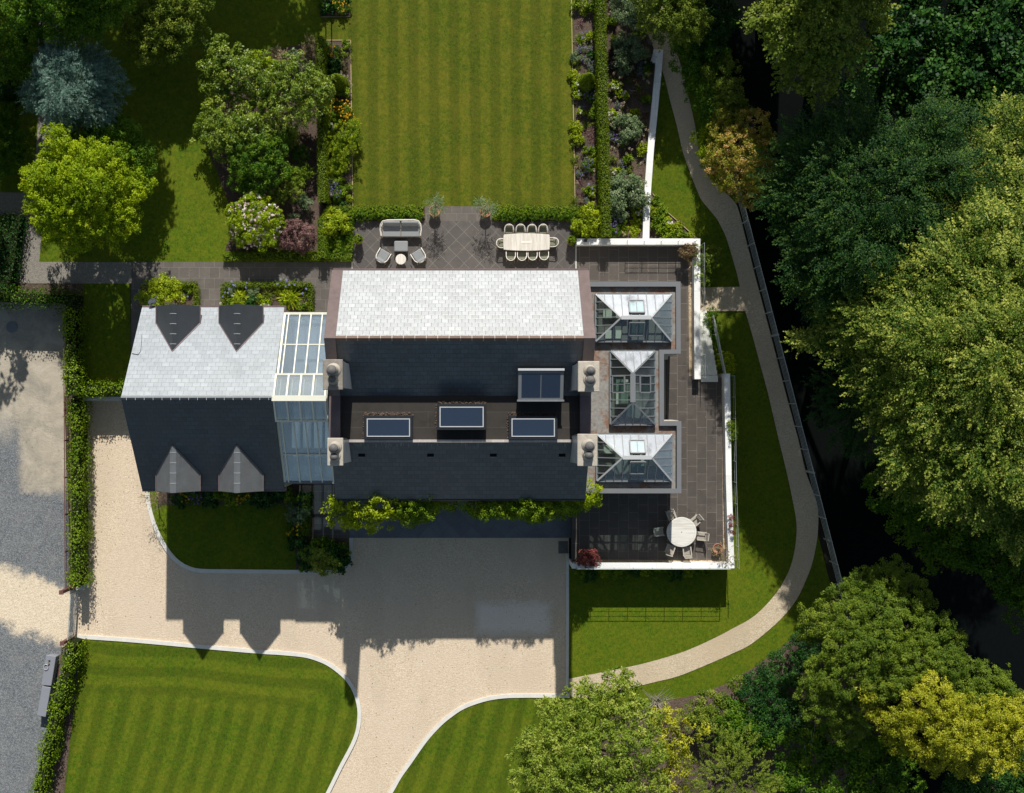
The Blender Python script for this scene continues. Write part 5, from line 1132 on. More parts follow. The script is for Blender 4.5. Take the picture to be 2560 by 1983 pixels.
# river bank shrubs above the path
orl = [L_(*a) for a in [(1810, 330, 3.6, .8), (1830, 300, 4, .7), (1880, 320, 4.4, .9), (1800, 395, 3.6, .75), (1785, 420, 3, .6), (1850, 380, 5, 1.1), (1900, 370, 4.6, .9), (1860, 440, 4.8, 1.0), (1900, 430, 4.2, .8), (1820, 450, 3.8, .7), (1870, 480, 3.6, .7)]]
r = npr(41); bb = P(1850, 400, .6)
plant('maple_tree', 'orange and yellow maple tree beside the river path', 'tree', (bb.x, bb.y, .5), clumps(orl, r, .10, .6, 1.0, .24, -.3, .4, .18, .55), 'l_orange', .6, trunk_mesh((bb.x, bb.y, .5), orl, random.Random(14), .12, 9))
for i, (lob, mat, lab, lf) in enumerate([
    ([(1720, 150, 2.2, .9), (1750, 190, 2, .9), (1760, 240, 2, .9), (1790, 290, 2, .8), (1790, 240, 2.4, .9), (1730, 100, 2.4, 1.0), (1770, 140, 2.8, 1.0)], 'l_mid', 'dark ivy covered bank shrub beside the top of the river path', .11),
    ([(1805, 180, 3.0, .9), (1815, 240, 3.2, .8), (1830, 275, 3.4, .8)], 'l_olive', 'light speckled shrub leaning over the river between ivy and maple', .11),
    ([(1758, 340, 1.4, .5), (1765, 375, 1.4, .5), (1770, 400, 1.3, .4)], 'l_bright', 'small fresh green shrub by the path just before the maple', .1),
    ([(1645, 40, 4.6, .9), (1690, 20, 5, 1.2), (1660, 75, 4.0, .6), (1720, 50, 4.8, 1.0), (1640, -10, 5, 1.1), (1700, -50, 5, 1.4)], 'l_olive', 'feathery yellow green tree over the far end of the river path', .1),
    ([(1795, 40, 3.5, 1.1), (1770, 80, 3.5, 1.0), (1760, 10, 4, 1.2)], 'l_dark', 'dark shrub behind the feathery tree above the river', .12),
    ([(1570, 15, 3.2, .8), (1600, 10, 3.2, .8), (1555, 35, 2.9, .5), (1590, 45, 2.8, .6)], 'l_silver', 'large grey green shrub at the top of the outer border', .09)]):
    lb = [L_(a[0], a[1], a[2] + .6, a[3]) for a in lob]; bb = P(lob[0][0], lob[0][1], e_of(lob[0][1])); cen = P(lob[0][0], lob[0][1], 1)
    r = npr(50 + i); dt = clumps(lb, r, lf, .55, 1.0, .28)
    if i == 3: dt = join(dt, sprays(lb, r, 50, .7, .1, .35, 24, .3, .5, cen=cen))
    plant('shrub' if i not in (3,) else 'thuja_tree', lab, 'shrub' if i != 3 else 'tree', (bb.x, bb.y, e_of(lob[0][1])), dt, mat, .55, trunk_mesh((bb.x, bb.y, e_of(lob[0][1])), lb, random.Random(i), .07, 5), part='foliage')

# ---- left garden trees
r = npr(61); c0 = P(204, 482, 6.4); bt = dome((c0.x, c0.y, 6.0), 2.95, 3.1, 46, .66, random.Random(3), -.35)
plant('acacia_tree', 'round bright lime green tree standing over the left garden path', 'tree', (c0.x, c0.y, G), clumps(bt, r, .13, .5, .95, .26, -.3, .4, .2, .4), 'l_bright', .5, trunk_mesh((c0.x, c0.y, G), bt, random.Random(15), .2, 12))
t2 = [L_(*a) for a in [(300, 350, 5, 1.1), (340, 400, 4.6, .9), (270, 320, 4.4, .9), (330, 450, 4.2, .8), (250, 350, 5, .9), (200, 330, 4.4, .7), (345, 370, 4, .6), (310, 320, 4, .6)]]
bb = P(290, 390, G); plant('walnut_tree', 'dull green tree half hidden behind the lime green tree', 'tree', (bb.x, bb.y, G), clumps(t2, npr(62), .13, .5, 1.0, .3), 'l_mid', .5, trunk_mesh((bb.x, bb.y, G), t2, random.Random(16), .15, 7))
r = npr(63); c0 = P(176, 208, 6.5); bs = dome((c0.x, c0.y, 5.0), 2.4, 3.0, 26, .7, random.Random(5), -.2)
plant('blue_cedar', 'round blue needled cedar beside the far garden path', 'tree', (c0.x, c0.y, G), join(sprays(bs, r, 85, .6, .17, .16, 24, .22, .35, cen=(c0.x, c0.y, 4), tvar=.3), clumps(bs, r, .13, .2, .35, .3)), 'l_blue', .17, trunk_mesh((c0.x, c0.y, G), bs, random.Random(17), .15, 10))
for i, (lob, mat, lab, lf, nm) in enumerate([
    ([(60, 10, 8, 1.6), (150, 10, 8, 1.7), (230, 10, 8, 1.5), (200, 45, 7, 1.1), (100, 40, 7, 1.2), (30, 80, 7, 1.4), (20, 140, 6, 1.2), (60, 110, 6, .9), (140, -50, 9, 1.8), (0, -30, 9, 2.0), (260, -20, 8, 1.3), (250, 30, 6.5, .8), (290, 0, 7, .8)], 'l_mid', 'dark tree filling the far left corner above the blue cedar', .14, 'dark_tree'),
    ([(390, 40, 4.8, 1.5), (360, 60, 4.4, 1.0), (440, 50, 4.8, 1.3), (400, 110, 4.4, 1.1), (450, 100, 4.2, 1.0), (350, 110, 4, .8), (400, -30, 5, 1.6), (460, 10, 4.8, 1.3), (340, 20, 4.5, .9), (420, 130, 4, .8)], 'l_olive', 'twiggy green tree alone at the top of the garden lawn', .12, 'plum_tree'),
    ([(5, 300, 3.5, .9), (15, 340, 3.6, .9), (25, 380, 3, .8), (5, 400, 3.4, .9), (-30, 340, 4, 1.4)], 'l_mid', 'speckled green shrub at the left edge before the lime green tree', .1, 'shrub'),
    ([(10, 200, 3, 1.2), (20, 250, 2.6, .9), (-20, 230, 3, 1.4)], 'l_dark', 'shadowy shrub at the left edge beside the blue cedar', .12, 'shrub')]):
    lb = [L_(*a) for a in lob]; bb = P(lob[0][0], lob[0][1], G)
    plant(nm, lab, 'tree' if 'tree' in nm else 'shrub', (bb.x, bb.y, G), clumps(lb, npr(70 + i), lf, .55, .95, .32, -.3, .4, .18, .4, .15 if i == 1 else .06), mat, .55, trunk_mesh((bb.x, bb.y, G), lb, random.Random(i + 60), .2 if i < 2 else .07, 10), 'palebark' if i == 1 else 'bark', part='crown' if i < 2 else 'foliage')
# trees beyond the top of the picture, which throw their shade into it
for i, (gx, gy, z, rad, lab) in enumerate([(590, -470, 8.5, 5.0, 'tall shade tree beyond the far edge of the garden lawn'), (40, -330, 10, 4, 'tall shade tree beyond the far left corner'), (375, 40, 10.5, 1.7, 'slim tree just beyond the far edge behind the dark tree'), (360, -380, 10.5, 4.5, 'tall shade tree behind the twiggy tree'),
    (-150, 500, 7, 4.5, 'tall tree outside the left edge by the yard'), (1720, -330, 8, 4.6, 'tall tree beyond the far end of the river path'), (1930, 110, 19, 2.3, 'very tall slim tree beyond the far edge above the river'), (1925, -60, 18.5, 2.3, 'very tall slim tree standing behind its twin above the river'), (1965, -270, 17.5, 2.0, 'tall tree further beyond the far edge above the river'), (1950, -120, 11, 4.6, 'tall tree beyond the dark river bend'), (-120, 120, 9, 4.5, 'tall tree outside the left edge beside the cedar')]):
    q = Q(gx, gy, z); ds = dome((q.x, q.y, z), rad, rad * .75, 22, rad * .32, random.Random(80 + i), -.4); 
    plant('shade_tree', lab, 'tree', (q.x, q.y, 0), clumps(ds, npr(80 + i), .3, .6, .8, .6), 'l_mid', .6, trunk_mesh((q.x, q.y, 0), ds, random.Random(i), .3, 8))

# ---- shrub island left of the border
for i, (lob, mat, lab, lf, nm) in enumerate([
    ([(545, 130, 3.6, .8), (555, 165, 3.8, .9), (540, 200, 3.4, .8), (590, 190, 3.8, .9), (600, 150, 3.6, .7), (625, 200, 3.8, .8), (570, 225, 3.2, .7), (640, 235, 3.2, .7), (615, 240, 3.2, .7)], 'l_magnolia', 'glossy leaved shrub at the far left of the shrub bed', .14, 'magnolia_shrub'),
    ([(700, 210, 4.2, 1.0), (745, 190, 4.4, 1.0), (790, 220, 4, .8), (760, 250, 4.2, 1.0), (700, 260, 4, 1.0), (805, 240, 3.6, .6), (730, 290, 3.6, .8), (780, 270, 3.6, .7)], 'l_magnolia', 'spreading yellow green shrub leaning over the clipped hedge', .13, 'magnolia_shrub'),
    ([(550, 270, 3.2, .8), (530, 310, 3.0, .8), (560, 330, 3.6, 1.0), (600, 320, 3.8, 1.0), (520, 340, 2.8, .6), (640, 340, 3.6, 1.0), (600, 370, 3.4, .8), (560, 370, 2.8, .7)], 'l_magnolia', 'wide shrub in the middle of the shrub bed facing the lawn', .13, 'magnolia_shrub'),
    ([(630, 400, 3.6, 1.1), (670, 380, 3.6, .9), (690, 420, 3.4, .8), (650, 440, 3.4, .9), (610, 430, 3.2, .8), (690, 340, 3.2, .7), (640, 460, 2.8, .7), (600, 455, 2.6, .5)], 'l_mid', 'deep green glossy shrub nearest the white flowering bush', .12, 'magnolia_shrub'),
    ([(655, 165, 2.8, .7), (640, 155, 2.4, .4), (675, 180, 2.4, .4)], 'l_bright', 'fresh green fern like shrub among the glossy shrubs', .13, 'shrub'),
    ([(755, 390, 2.0, .45), (758, 380, 2.0, .3)], 'l_mid', 'small round green shrub on the dark mulch by the hedge', .07, 'shrub'),
    ([(745, 440, 2.2, .5), (765, 430, 2.2, .4), (735, 455, 2.0, .35)], 'l_hedge', 'sprawling fern on the mulch beside the clipped hedge', .13, 'fern'),
    ([(700, 155, 2.0, .6), (690, 145, 2.0, .5)], 'l_dry', 'tawny grass clump at the top of the shrub bed', .12, 'grass_clump'),
    ([(735, 145, 2.0, .4), (745, 160, 2.0, .4)], 'l_silver', 'blue green leafy plant at the top of the shrub bed', .12, 'shrub'),
    ([(775, 115, 2.0, .4), (770, 130, 1.9, .35)], 'l_dry', 'dried grass tuft at the corner near the clipped hedge', .1, 'grass_clump'),
    ([(705, 330, 2.4, .45), (710, 345, 2.2, .4), (720, 360, 2.0, .35)], 'l_hedge', 'arching grass between the mulch and glossy shrubs', .2, 'grass_clump'),
    ([(730, 340, 2.0, .3), (735, 348, 1.9, .25)], 'l_lime', 'small pale flowered shrub on the open mulch', .09, 'shrub'),
    ([(700, 475, 2.6, .6), (730, 480, 2.4, .5), (690, 500, 2.4, .4)], 'l_olive', 'yellowish shrub right behind the white flowering bush', .1, 'shrub'),
    ([(765, 510, 1.9, .35), (760, 500, 1.9, .3)], 'l_silver', 'small pale green plant in the shade by the hedge', .08, 'shrub'),
    ([(735, 550, 1.9, .25), (728, 545, 1.8, .2)], 'l_silver', 'tiny pale plant behind the purple shrub', .08, 'shrub'),
    ([(600, 570, 2.2, .5), (590, 565, 2.1, .4), (610, 590, 2.0, .4)], 'l_olive', 'olive fern fringe at the left foot of the flowering bush', .16, 'fern')]):
    lb = [L_(*a) for a in lob]; bb = P(lob[0][0], lob[0][1], G); r = npr(100 + i)
    dt = clumps(lb, r, lf, .5, .95, .26 if i < 5 else .16, -.3, .4, .2, .45, .08)
    if nm in ('fern', 'grass_clump'): dt = join(clumps(lb, r, lf, .2, .5, .15), sprays(lb, r, 110, .45, lf, .15, 10, .12, .3, lift=.4))
    plant(nm, lab, 'shrub' if 'shrub' in nm else 'plant', (bb.x, bb.y, G), dt, mat, .5 if nm not in ('fern', 'grass_clump') else .2, trunk_mesh((bb.x, bb.y, G), lb, random.Random(i + 60), .06 if i < 4 else .02, 7), part='foliage')
def flowers(lobes, r, n, size, tv=.4, petals=6, zmin=.0):
    Cs = []; 
    for (c, rad, rz) in lobes:
        k = max(1, int(n * rad * rad)); d = rand_dirs(r, k, zmin); Cs.append(np.array(c) + d * np.array([rad, rad, rz]) * r.uniform(1.0, 1.15, (k, 1)))
    P_ = np.concatenate(Cs); k = len(P_); idx = np.repeat(np.arange(k), petals); d = unit(r.normal(size=(len(idx), 3)) + np.array([0, 0, .6]))
    ct = r.normal(.5, tv, k); s = size * r.uniform(.7, 1.3, k)
    return [P_[idx] + d * (s[idx] * .32)[:, None], unit(d + r.normal(0, .3, d.shape)), unit(r.normal(size=d.shape)), s[idx] * .8, ct[idx] + r.normal(0, .1, len(idx))]
fb = [L_(*a) for a in [(635, 520, 3.2, .8), (600, 540, 2.8, .7), (670, 545, 3.0, .8), (630, 570, 3.0, .9), (660, 590, 2.8, .7), (595, 580, 2.4, .5), (690, 570, 2.6, .5), (620, 600, 2.4, .5), (640, 545, 3.4, .8)]]
bb = P(640, 560, G); r = npr(120)
plant('flowering_shrub', 'rounded shrub covered in small white and pink blooms', 'shrub', (bb.x, bb.y, G), clumps(fb, r, .10, .5, .9, .24), 'l_bright', .5, trunk_mesh((bb.x, bb.y, G), fb, random.Random(3), .06, 7), part='foliage',
      extra=[('flowers', flowers(fb, r, 95, .16), 'f_pink', .9)])
fb2 = [L_(*a) for a in [(690, 605, 1.9, .25), (697, 615, 1.8, .25)]]; bb = P(693, 610, G); r = npr(121)
plant('flowering_shrub', 'small cream flowered shrub between the white bush and purple shrub', 'shrub', (bb.x, bb.y, G), clumps(fb2, r, .08, .5, .9, .15), 'l_hedge', .5, None, part='foliage', extra=[('flowers', flowers(fb2, r, 130, .1), 'f_white', .9)])
pb = [L_(*a) for a in [(742, 590, 2.6, .7), (720, 600, 2.3, .5), (765, 585, 2.4, .5), (735, 575, 2.5, .5), (755, 610, 2.2, .45), (770, 610, 2.0, .3)]]; bb = P(742, 600, G)
plant('purple_shrub', 'rounded dusky purple smoke bush near the low hedge', 'shrub', (bb.x, bb.y, G), clumps(pb, npr(122), .09, .5, 1.0, .2, -.2), 'l_purple', .5, trunk_mesh((bb.x, bb.y, G), pb, random.Random(4), .04, 6), part='foliage')

# ---- hedges
def hedge(name, label, pts, wpx, z0, z1, mat, leaf=.07, asp=.6, dens=1.0, loose=.04, seed=0, cat='hedge', wob=0):
    r = npr(seed + 300); c = [P(p[0], p[1], z1) for p in pts]; Cs, Ns = [], []; W_ = wpx / 40 * (1 - z1 / H)
    for i in range(len(c) - 1):
        a, b = c[i], c[i + 1]; L = (b - a).length; t = (b - a) / L; nrm = Vector((-t.y, t.x, 0)); h = z1 - z0
        for face, area in (('top', L * W_), ('s1', L * h), ('s2', L * h)):
            n = int(area * dens * 1.9 / (leaf * leaf * asp)); s = r.random(n) * L; u = r.uniform(-.5, .5, n); dv = r.random(n)
            if face == 'top': p = np.array(a)[None] + np.array(t)[None] * s[:, None] + np.array(nrm)[None] * (u * W_)[:, None]; p[:, 2] = z1 - (np.abs(u) * 2) ** 6 * .08; nn = np.tile([0, 0, 1.0], (n, 1))
            else:
                sg = 1 if face == 's1' else -1; p = np.array(a)[None] + np.array(t)[None] * s[:, None] + np.array(nrm)[None] * sg * W_ * .5; p[:, 2] = z1 - dv * h; nn = np.tile(np.array(nrm) * sg, (n, 1))
            if wob:
                ph = s * 2.1 + i; bul = (np.sin(ph) + .6 * np.sin(ph * 2.3 + 1)) * wob; p = p + nn * bul[:, None]
            p = p + r.normal(0, loose, p.shape) + nn * (r.random((n, 1)) ** 3 * loose * 2.5); Cs.append(p); Ns.append(nn)
    P_ = np.concatenate(Cs); N_ = unit(np.concatenate(Ns) + r.normal(0, .55, P_.shape)); n = len(P_)
    base = c[0].copy(); base.z = z0; o = empty(name, base, label, cat)
    pn = np.sin(P_[:, 0] * 2.2 + 1) * np.cos(P_[:, 1] * 1.9) * .14
    me = leaf_mesh('foliage', P_ - np.array(base), N_, r.normal(size=(n, 3)), leaf * r.uniform(.7, 1.3, n), leaf * asp * r.uniform(.7, 1.3, n), .5 + pn + r.normal(0, .2, n), M[mat], .1)
    f = bpy.data.objects.new('foliage', me); C.objects.link(f); f.parent = o
    m = MB()
    for i in range(len(c) - 1):
        a, b = c[i] - base, c[i + 1] - base; a.z = b.z = (z1 - z0) / 2 - .0; hh = (z1 - z0) - .1; m.bar(a, b, max(.05, W_ - .14), hh)
    k = bpy.data.objects.new('twigs', m.mesh('twigs')); k.data.materials.append(M['bark_dark']); C.objects.link(k); k.parent = o
    return o
M['bark_dark'] = plain('hedge_core', (.018, .024, .008), .95, .05, .3, 8)
hedge('clipped_hedge', 'tall narrow clipped hedge between the shrub bed and the flower border', [(799, 90), (805, 340), (807, 505)], 19, G, 2.9, 'l_hedgeyew', seed=1)
hedge('clipped_hedge', 'short brighter end of the clipped hedge beside the purple shrub', [(806, 545), (806, 645)], 20, G, 2.5, 'l_hedge', seed=2)
hedge('clipped_hedge', 'long narrow clipped hedge between the two flower borders by the striped lawn', [(1502, -80), (1507, 240), (1512, 420), (1516, 592)], 20, G, 3.0, 'l_hedgeyew', seed=3)
hedge('low_hedge', 'low hedge along the slab path below the flowering shrubs', [(556, 641), (700, 641), (880, 641)], 17, G, 1.85, 'l_hedge', seed=4)
hedge('low_hedge', 'thin low hedge on the lawn side of the box balls by the sofa', [(816, 520), (1058, 520)], 9, G, 1.8, 'l_hedgeyew', seed=5)
hedge('low_hedge', 'thin low hedge on the lawn side of the box balls by the dining table', [(1236, 520), (1496, 520)], 9, G, 1.8, 'l_hedgeyew', seed=6)
hedge('low_hedge', 'clipped hedge around the small court bed by the satellite dish', [(400, 710), (489, 710), (489, 780)], 9, G, 1.9, 'l_hedgeyew', seed=7)
hedge('low_hedge', 'clipped hedge framing the agapanthus bed beside the glass link', [(557, 785), (557, 712), (777, 712), (777, 785)], 9, G, 1.9, 'l_hedgeyew', seed=8)
hedge('tall_hedge', 'tall leafy hedge between the yard fence and the gravel drive', [(186, 1000), (188, 1200), (189, 1468)], 25, .2, 2.1, 'l_hedge', .12, .65, 1.0, .09, 9, wob=.10)
hedge('tall_hedge', 'tall leafy hedge between the concrete yard and the small shaded lawn', [(176, 770), (180, 990)], 30, G, 2.7, 'l_hedge', .12, .65, 1.0, .09, 10, wob=.12)
hedge('tall_hedge', 'leafy hedge on the short wall at the closed end of the drive', [(196, 972), (312, 972)], 24, G, 2.2, 'l_hedge', .12, .65, 1.0, .09, 11, wob=.1)
hedge('tall_hedge', 'leafy hedge along the far end of the concrete yard', [(-20, 740), (196, 748)], 26, G, 2.4, 'l_mid', .13, .65, .9, .15, 12, wob=.12)
hedge('tall_hedge', 'loose hedge running down beside the front lawn and storage boxes', [(183, 1606), (150, 1740), (116, 1880), (92, 1990)], 24, .1, 1.5, 'l_hedge', .12, .65, 1.0, .09, 13, wob=.12)
hedge('tall_hedge', 'dark hedge at the left edge beside the garden path', [(32, 535), (18, 640), (0, 730)], 44, G, 2.4, 'l_dark', .12, .6, .9, .14, 14, wob=.1)
hedge('low_hedge', 'dark clipped hedge between passage and island lawn', [(764, 1240), (764, 1340)], 14, .07, .8, 'l_hedgeyew', seed=15)

# ---- climbers on the front of the main house
def climber(label, lob, mat, leaf, seed):
    lb = [L_(*a) for a in lob]; bb = Q(*toQ(lob[0][0], 1255, 1), .1); r = npr(seed)
    tm = MB(); 
    for a in lb[::2]: tm.tube([(a[0][0], bb.y + .1, .1), (a[0][0] + .1, bb.y + .05, a[0][2] * .6), a[0]], [.05, .035, .015], 5)
    plant('climbing_vine', label, 'climber', (bb.x, bb.y, .1), clumps(lb, r, leaf, .5, .95, .26, -.9, .35, .15), mat, .5, tm, part='foliage')
def cl(xs, y0, y1, z0, z1, rad, seed, n):
    rr = random.Random(seed); return [(rr.uniform(*xs), rr.uniform(y0, y1), rr.uniform(z0, z1), rr.uniform(rad * .7, rad * 1.2)) for _ in range(n)]
climber('bright yellow green magnolia trained on the left of the house front', [(840, 1245, 6.8, .35), (830, 1270, 6.4, .4), (845, 1290, 6.0, .5), (865, 1275, 6.4, .5), (880, 1290, 6.2, .5), (900, 1260, 6.8, .55), (925, 1248, 7.2, .5), (950, 1265, 7.0, .6), (905, 1300, 6.0, .5), (935, 1295, 6.2, .5), (975, 1270, 6.6, .5), (990, 1252, 6.8, .4), (965, 1300, 5.8, .45), (870, 1305, 5.2, .4), (995, 1285, 6, .4), (930, 1312, 5, .35)], 'l_lime', .17, 400)
climber('darker vine left of the front door', cl((1000, 1080), 1258, 1285, 4.0, 6.9, .45, 5, 16) + cl((1080, 1160), 1256, 1266, 5, 6.6, .3, 7, 7) + [(1060, 1236, 7.3, .25), (1055, 1265, 6.6, .4), (1028, 1295, 4.5, .35)], 'l_hedge', .12, 401)
climber('long green vine along the right half of the house front', cl((1185, 1300), 1256, 1278, 4.2, 6.9, .42, 6, 22) + cl((1310, 1400), 1254, 1284, 4.2, 7.0, .45, 8, 18) + cl((1400, 1455), 1256, 1270, 4.2, 6.6, .35, 9, 9), 'l_hedge', .12, 402)
climber('bright vine tuft at the house corner by the lantern roof', [(1475, 1228, 6.8, .45), (1480, 1245, 6.2, .4), (1472, 1262, 5.6, .3), (1462, 1250, 6.2, .4), (1450, 1262, 5.2, .4)], 'l_bright', .13, 403)
# ------------------------------------------------------------------ small plants
ORD = ['first', 'second', 'third', 'fourth', 'fifth', 'sixth', 'seventh', 'eighth', 'ninth', 'tenth', 'eleventh', 'twelfth', 'thirteenth', 'fourteenth', 'fifteenth', 'sixteenth', 'seventeenth', 'eighteenth', 'nineteenth']
TEN = {20: 'twentieth', 30: 'thirtieth', 40: 'fortieth', 50: 'fiftieth'}; TENS = {20: 'twenty', 30: 'thirty', 40: 'forty', 50: 'fifty'}
def ordinal(n):
    if n < 20: return ORD[n - 1]
    t_ = n // 10 * 10; return TEN[t_] if n % 10 == 0 else TENS[t_] + ORD[n % 10 - 1]
O0 = ((0, 0, .25), .3, .3)
def unitlobes(seed, n=5, spread=.22, rad=.2, h=.3):
    rr = random.Random(seed); return [((rr.uniform(-spread, spread), rr.uniform(-spread, spread), h * rr.uniform(.6, 1.1)), rad * rr.uniform(.7, 1.2), rad * rr.uniform(.7, 1.1)) for _ in range(n)]
def blades(r, n, length, w, spread=.9, lift=.6):
    a = r.uniform(0, 6.283, n); out = r.uniform(.15, 1, n) * spread; L = length * r.uniform(.6, 1.2, n); d = unit(np.stack([np.cos(a) * out, np.sin(a) * out, np.full(n, lift)], 1)); Cc = []; 
    segs = []
    for t0, dz in ((.18, .0), (.5, .04), (.82, -.10)):
        c = d * (L * t0)[:, None]; c[:, 2] += dz * L - (t0 ** 2) * L * .25 * out; segs.append(c)
    Cc = np.concatenate(segs); D = np.concatenate([d, d * [1, 1, .5], d * [1, 1, .1]]); N_ = np.cross(D, np.cross(np.array([0, 0, 1.0]), D)) + r.normal(0, .25, D.shape)
    return [Cc, unit(N_), unit(D), np.tile(L * .42, 3), np.tile(r.normal(.5, .25, n), 3) + r.normal(0, .05, 3 * n)], w
PROTO = {}
def proto(key, parts):
    """parts: [(part name, data, material, width ratio)]; meshes shared by every copy"""
    PROTO[key] = [(pn, leaf_mesh(key + '_' + pn, d[0], d[1], d[2], d[3], d[3] * w_, d[4], M[mt], .08)) for pn, d, mt, w_ in parts]
def ball(r, pos, rad, size, n=26):
    d = rand_dirs(r, n, -1); return [np.array(pos) + d * rad, unit(d + r.normal(0, .2, d.shape)), r.normal(size=d.shape), np.full(n, size), r.normal(.5, .3, n)]
for v in range(2):
    r = npr(500 + v); U = unitlobes(500 + v)
    proto('box_ball%d' % v, [('foliage', clumps([((0, 0, .3), .32, .3)], r, .055, .6, 1.2, .1, -.3, .3, .08), 'l_mid' if v else 'l_hedge', .6)])
    proto('leafy%d' % v, [('foliage', clumps(U, r, .11, .5, .8, .13, -.2, .4, .15), 'l_lime' if v else 'l_hedge', .55)])
    proto('hydrangea%d' % v, [('foliage', clumps(U, r, .13, .65, .7, .14, -.2, .5, .15), 'l_bright', .65), ('flowers', join(*[ball(r, (r.uniform(-.3, .3), r.uniform(-.3, .3), .5 + r.uniform(0, .12)), .07, .07, 22) for _ in range(3 + v)]), 'f_white', .8)])
    proto('salvia%d' % v, [('foliage', clumps(unitlobes(v, 4, .18, .15, .2), r, .07, .35, .5, .1), 'l_silver', .4), ('flowers', join(*[ball(r, (r.uniform(-.3, .3), r.uniform(-.3, .3), .4 + r.uniform(0, .2)), .035, .05, 8) for _ in range(14)]), 'f_purple', .7)])
    proto('heather%d' % v, [('foliage', clumps(unitlobes(7 + v, 5, .22, .16, .2), r, .07, .4, .7, .1), 'l_brown' if v else 'l_olive', .4)])
    proto('allium%d' % v, [('foliage', blades(r, 14, .35, .1)[0], 'l_olive', .14), ('seed_heads', join(*[ball(r, (r.uniform(-.22, .22), r.uniform(-.22, .22), .62 + r.uniform(0, .15)), .085, .06, 40) for _ in range(2 + v)]), 'f_tan', .5)])
    proto('grass%d' % v, [('foliage', blades(r, 90, .5, .06)[0], 'l_dry' if v else 'l_olive', .09)])
r = npr(540)
proto('coreopsis', [('foliage', clumps(unitlobes(41, 8, .5, .25, .45), r, .1, .3, .6, .16), 'l_mid', .35), ('flowers', join(*[ball(r, (r.uniform(-.65, .65), r.uniform(-.65, .65), .85 + r.uniform(-.1, .15)), .045, .075, 9) for _ in range(46)]), 'f_yellow', .8)])
proto('lily', [('foliage', clumps(unitlobes(42, 6, .3, .2, .5), r, .14, .3, .6, .16), 'l_mid', .3), ('flowers', join(*[ball(r, (r.uniform(-.3, .3), r.uniform(-.4, .4), .9), .06, .08, 9) for _ in range(8)]), 'f_yellow', .8)])
proto('fennel', [('foliage', clumps(unitlobes(43, 12, .9, .35, .8), r, .09, .25, .9, .2), 'l_hedge', .25), ('flowers', join(*[[a * 1 for a in ball(r, (r.uniform(-1.1, 1.1), r.uniform(-1.1, 1.1), 1.45 + r.uniform(-.2, .2)), .09, .06, 30)] for _ in range(80)]), 'l_lime', .7)])
proto('agapanthus', [('foliage', blades(r, 40, .55, .1)[0], 'l_hedge', .13), ('flowers', join(*[ball(r, (r.uniform(-.3, .3), r.uniform(-.3, .3), .8 + r.uniform(0, .1)), .09, .06, 46) for _ in range(2)]), 'f_blue', .5)])
proto('fatsia', [('foliage', join(blades(r, 120, .95, .1, 1.1, .55)[0], clumps([((0, 0, .5), .35, .3)], r, .2, .4, .8, .2)), 'l_lime', .26)])
proto('aster', [('foliage', clumps(unitlobes(44, 7, .3, .2, .4), r, .08, .35, .6, .14), 'l_mid', .4), ('flowers', join(*[ball(r, (r.uniform(-.35, .35), r.uniform(-.4, .4), .62 + r.uniform(0, .15)), .05, .06, 8) for _ in range(20)]), 'f_purple', .7)])
proto('silver_bush', [('foliage', clumps(unitlobes(45, 12, .5, .3, .6), r, .085, .45, 1.0, .16), 'l_silver', .45)])
proto('yellow_bush', [('foliage', clumps(unitlobes(46, 12, .45, .3, .8), r, .11, .45, .9, .17), 'l_lime', .5)])
proto('fern_fan', [('foliage', blades(r, 70, .6, .1, 1.0, .5)[0], 'l_hedge', .2)])
proto('red_grass', [('foliage', blades(r, 80, .55, .1, 1.1, .35)[0], 'l_purple', .1)])
proto('hellebore', [('foliage', clumps(unitlobes(48, 7, .3, .2, .35), r, .16, .6, .8, .17), 'l_dark', .6)])

def put(key, name, label, px, py, z, s=1.0, group=None, cat='plant', rot=None, sz=None):
    parts = PROTO[key]; p = P(px, py, z + .25); p.z = z; rr = random.Random(int(px * 7 + py * 13)); a = rr.uniform(0, 6.28) if rot is None else rot
    if len(parts) == 1:
        o = bpy.data.objects.new(name, parts[0][1]); C.objects.link(o)
    else:
        o = bpy.data.objects.new(name, None); C.objects.link(o)
        for pn, me in parts:
            c = bpy.data.objects.new(pn, me); C.objects.link(c); c.parent = o
    o.location = p; o.rotation_euler = (0, 0, a); o.scale = (s, s, sz or s); tag(o, label, cat, group); return o

# box balls
def balls(pts, lab, grp, z=G):
    for i, (x, y, s) in enumerate(pts):
        put('box_ball%d' % (i % 2), 'box_ball', '%s, %s from the hedge' % (lab, ordinal(i + 1)), x, y, z, s, grp, 'box ball')
rr = random.Random(21)
b1 = [(892 + i * 11.6 + rr.uniform(-2, 2), 532 + (i % 2) * 9 + rr.uniform(-2, 2), rr.uniform(.75, 1.05)) for i in range(14)] + [(1047, 536, .8), (1046, 546, .6)]
balls(b1, 'round box ball in the row beside the sofa', 'box balls beside the sofa')
b2 = [(1250 + i * 11.6 + rr.uniform(-2, 2), 532 + (i % 2) * 7 + rr.uniform(-2, 2), rr.uniform(.75, 1.0)) for i in range(17)] + [(1240, 528, .7), (1240, 540, .7)]
balls(b2, 'round box ball in the row beside the dining table', 'box balls beside the dining table')
b3 = [(873, 542, .9), (873, 558, .8), (872, 574, .9), (868, 592, 1.0), (873, 605, .8), (850, 590, .9), (835, 596, 1.1), (826, 612, 1.1), (845, 612, 1.0), (860, 624, .9), (871, 622, .9), (826, 628, .9), (843, 630, .9), (858, 605, .9), (822, 592, 1.0), (830, 532, .7), (848, 530, .7), (862, 530, .8)]
balls(b3, 'green mound in the block below the yellow shrub', 'green mounds in the corner block')
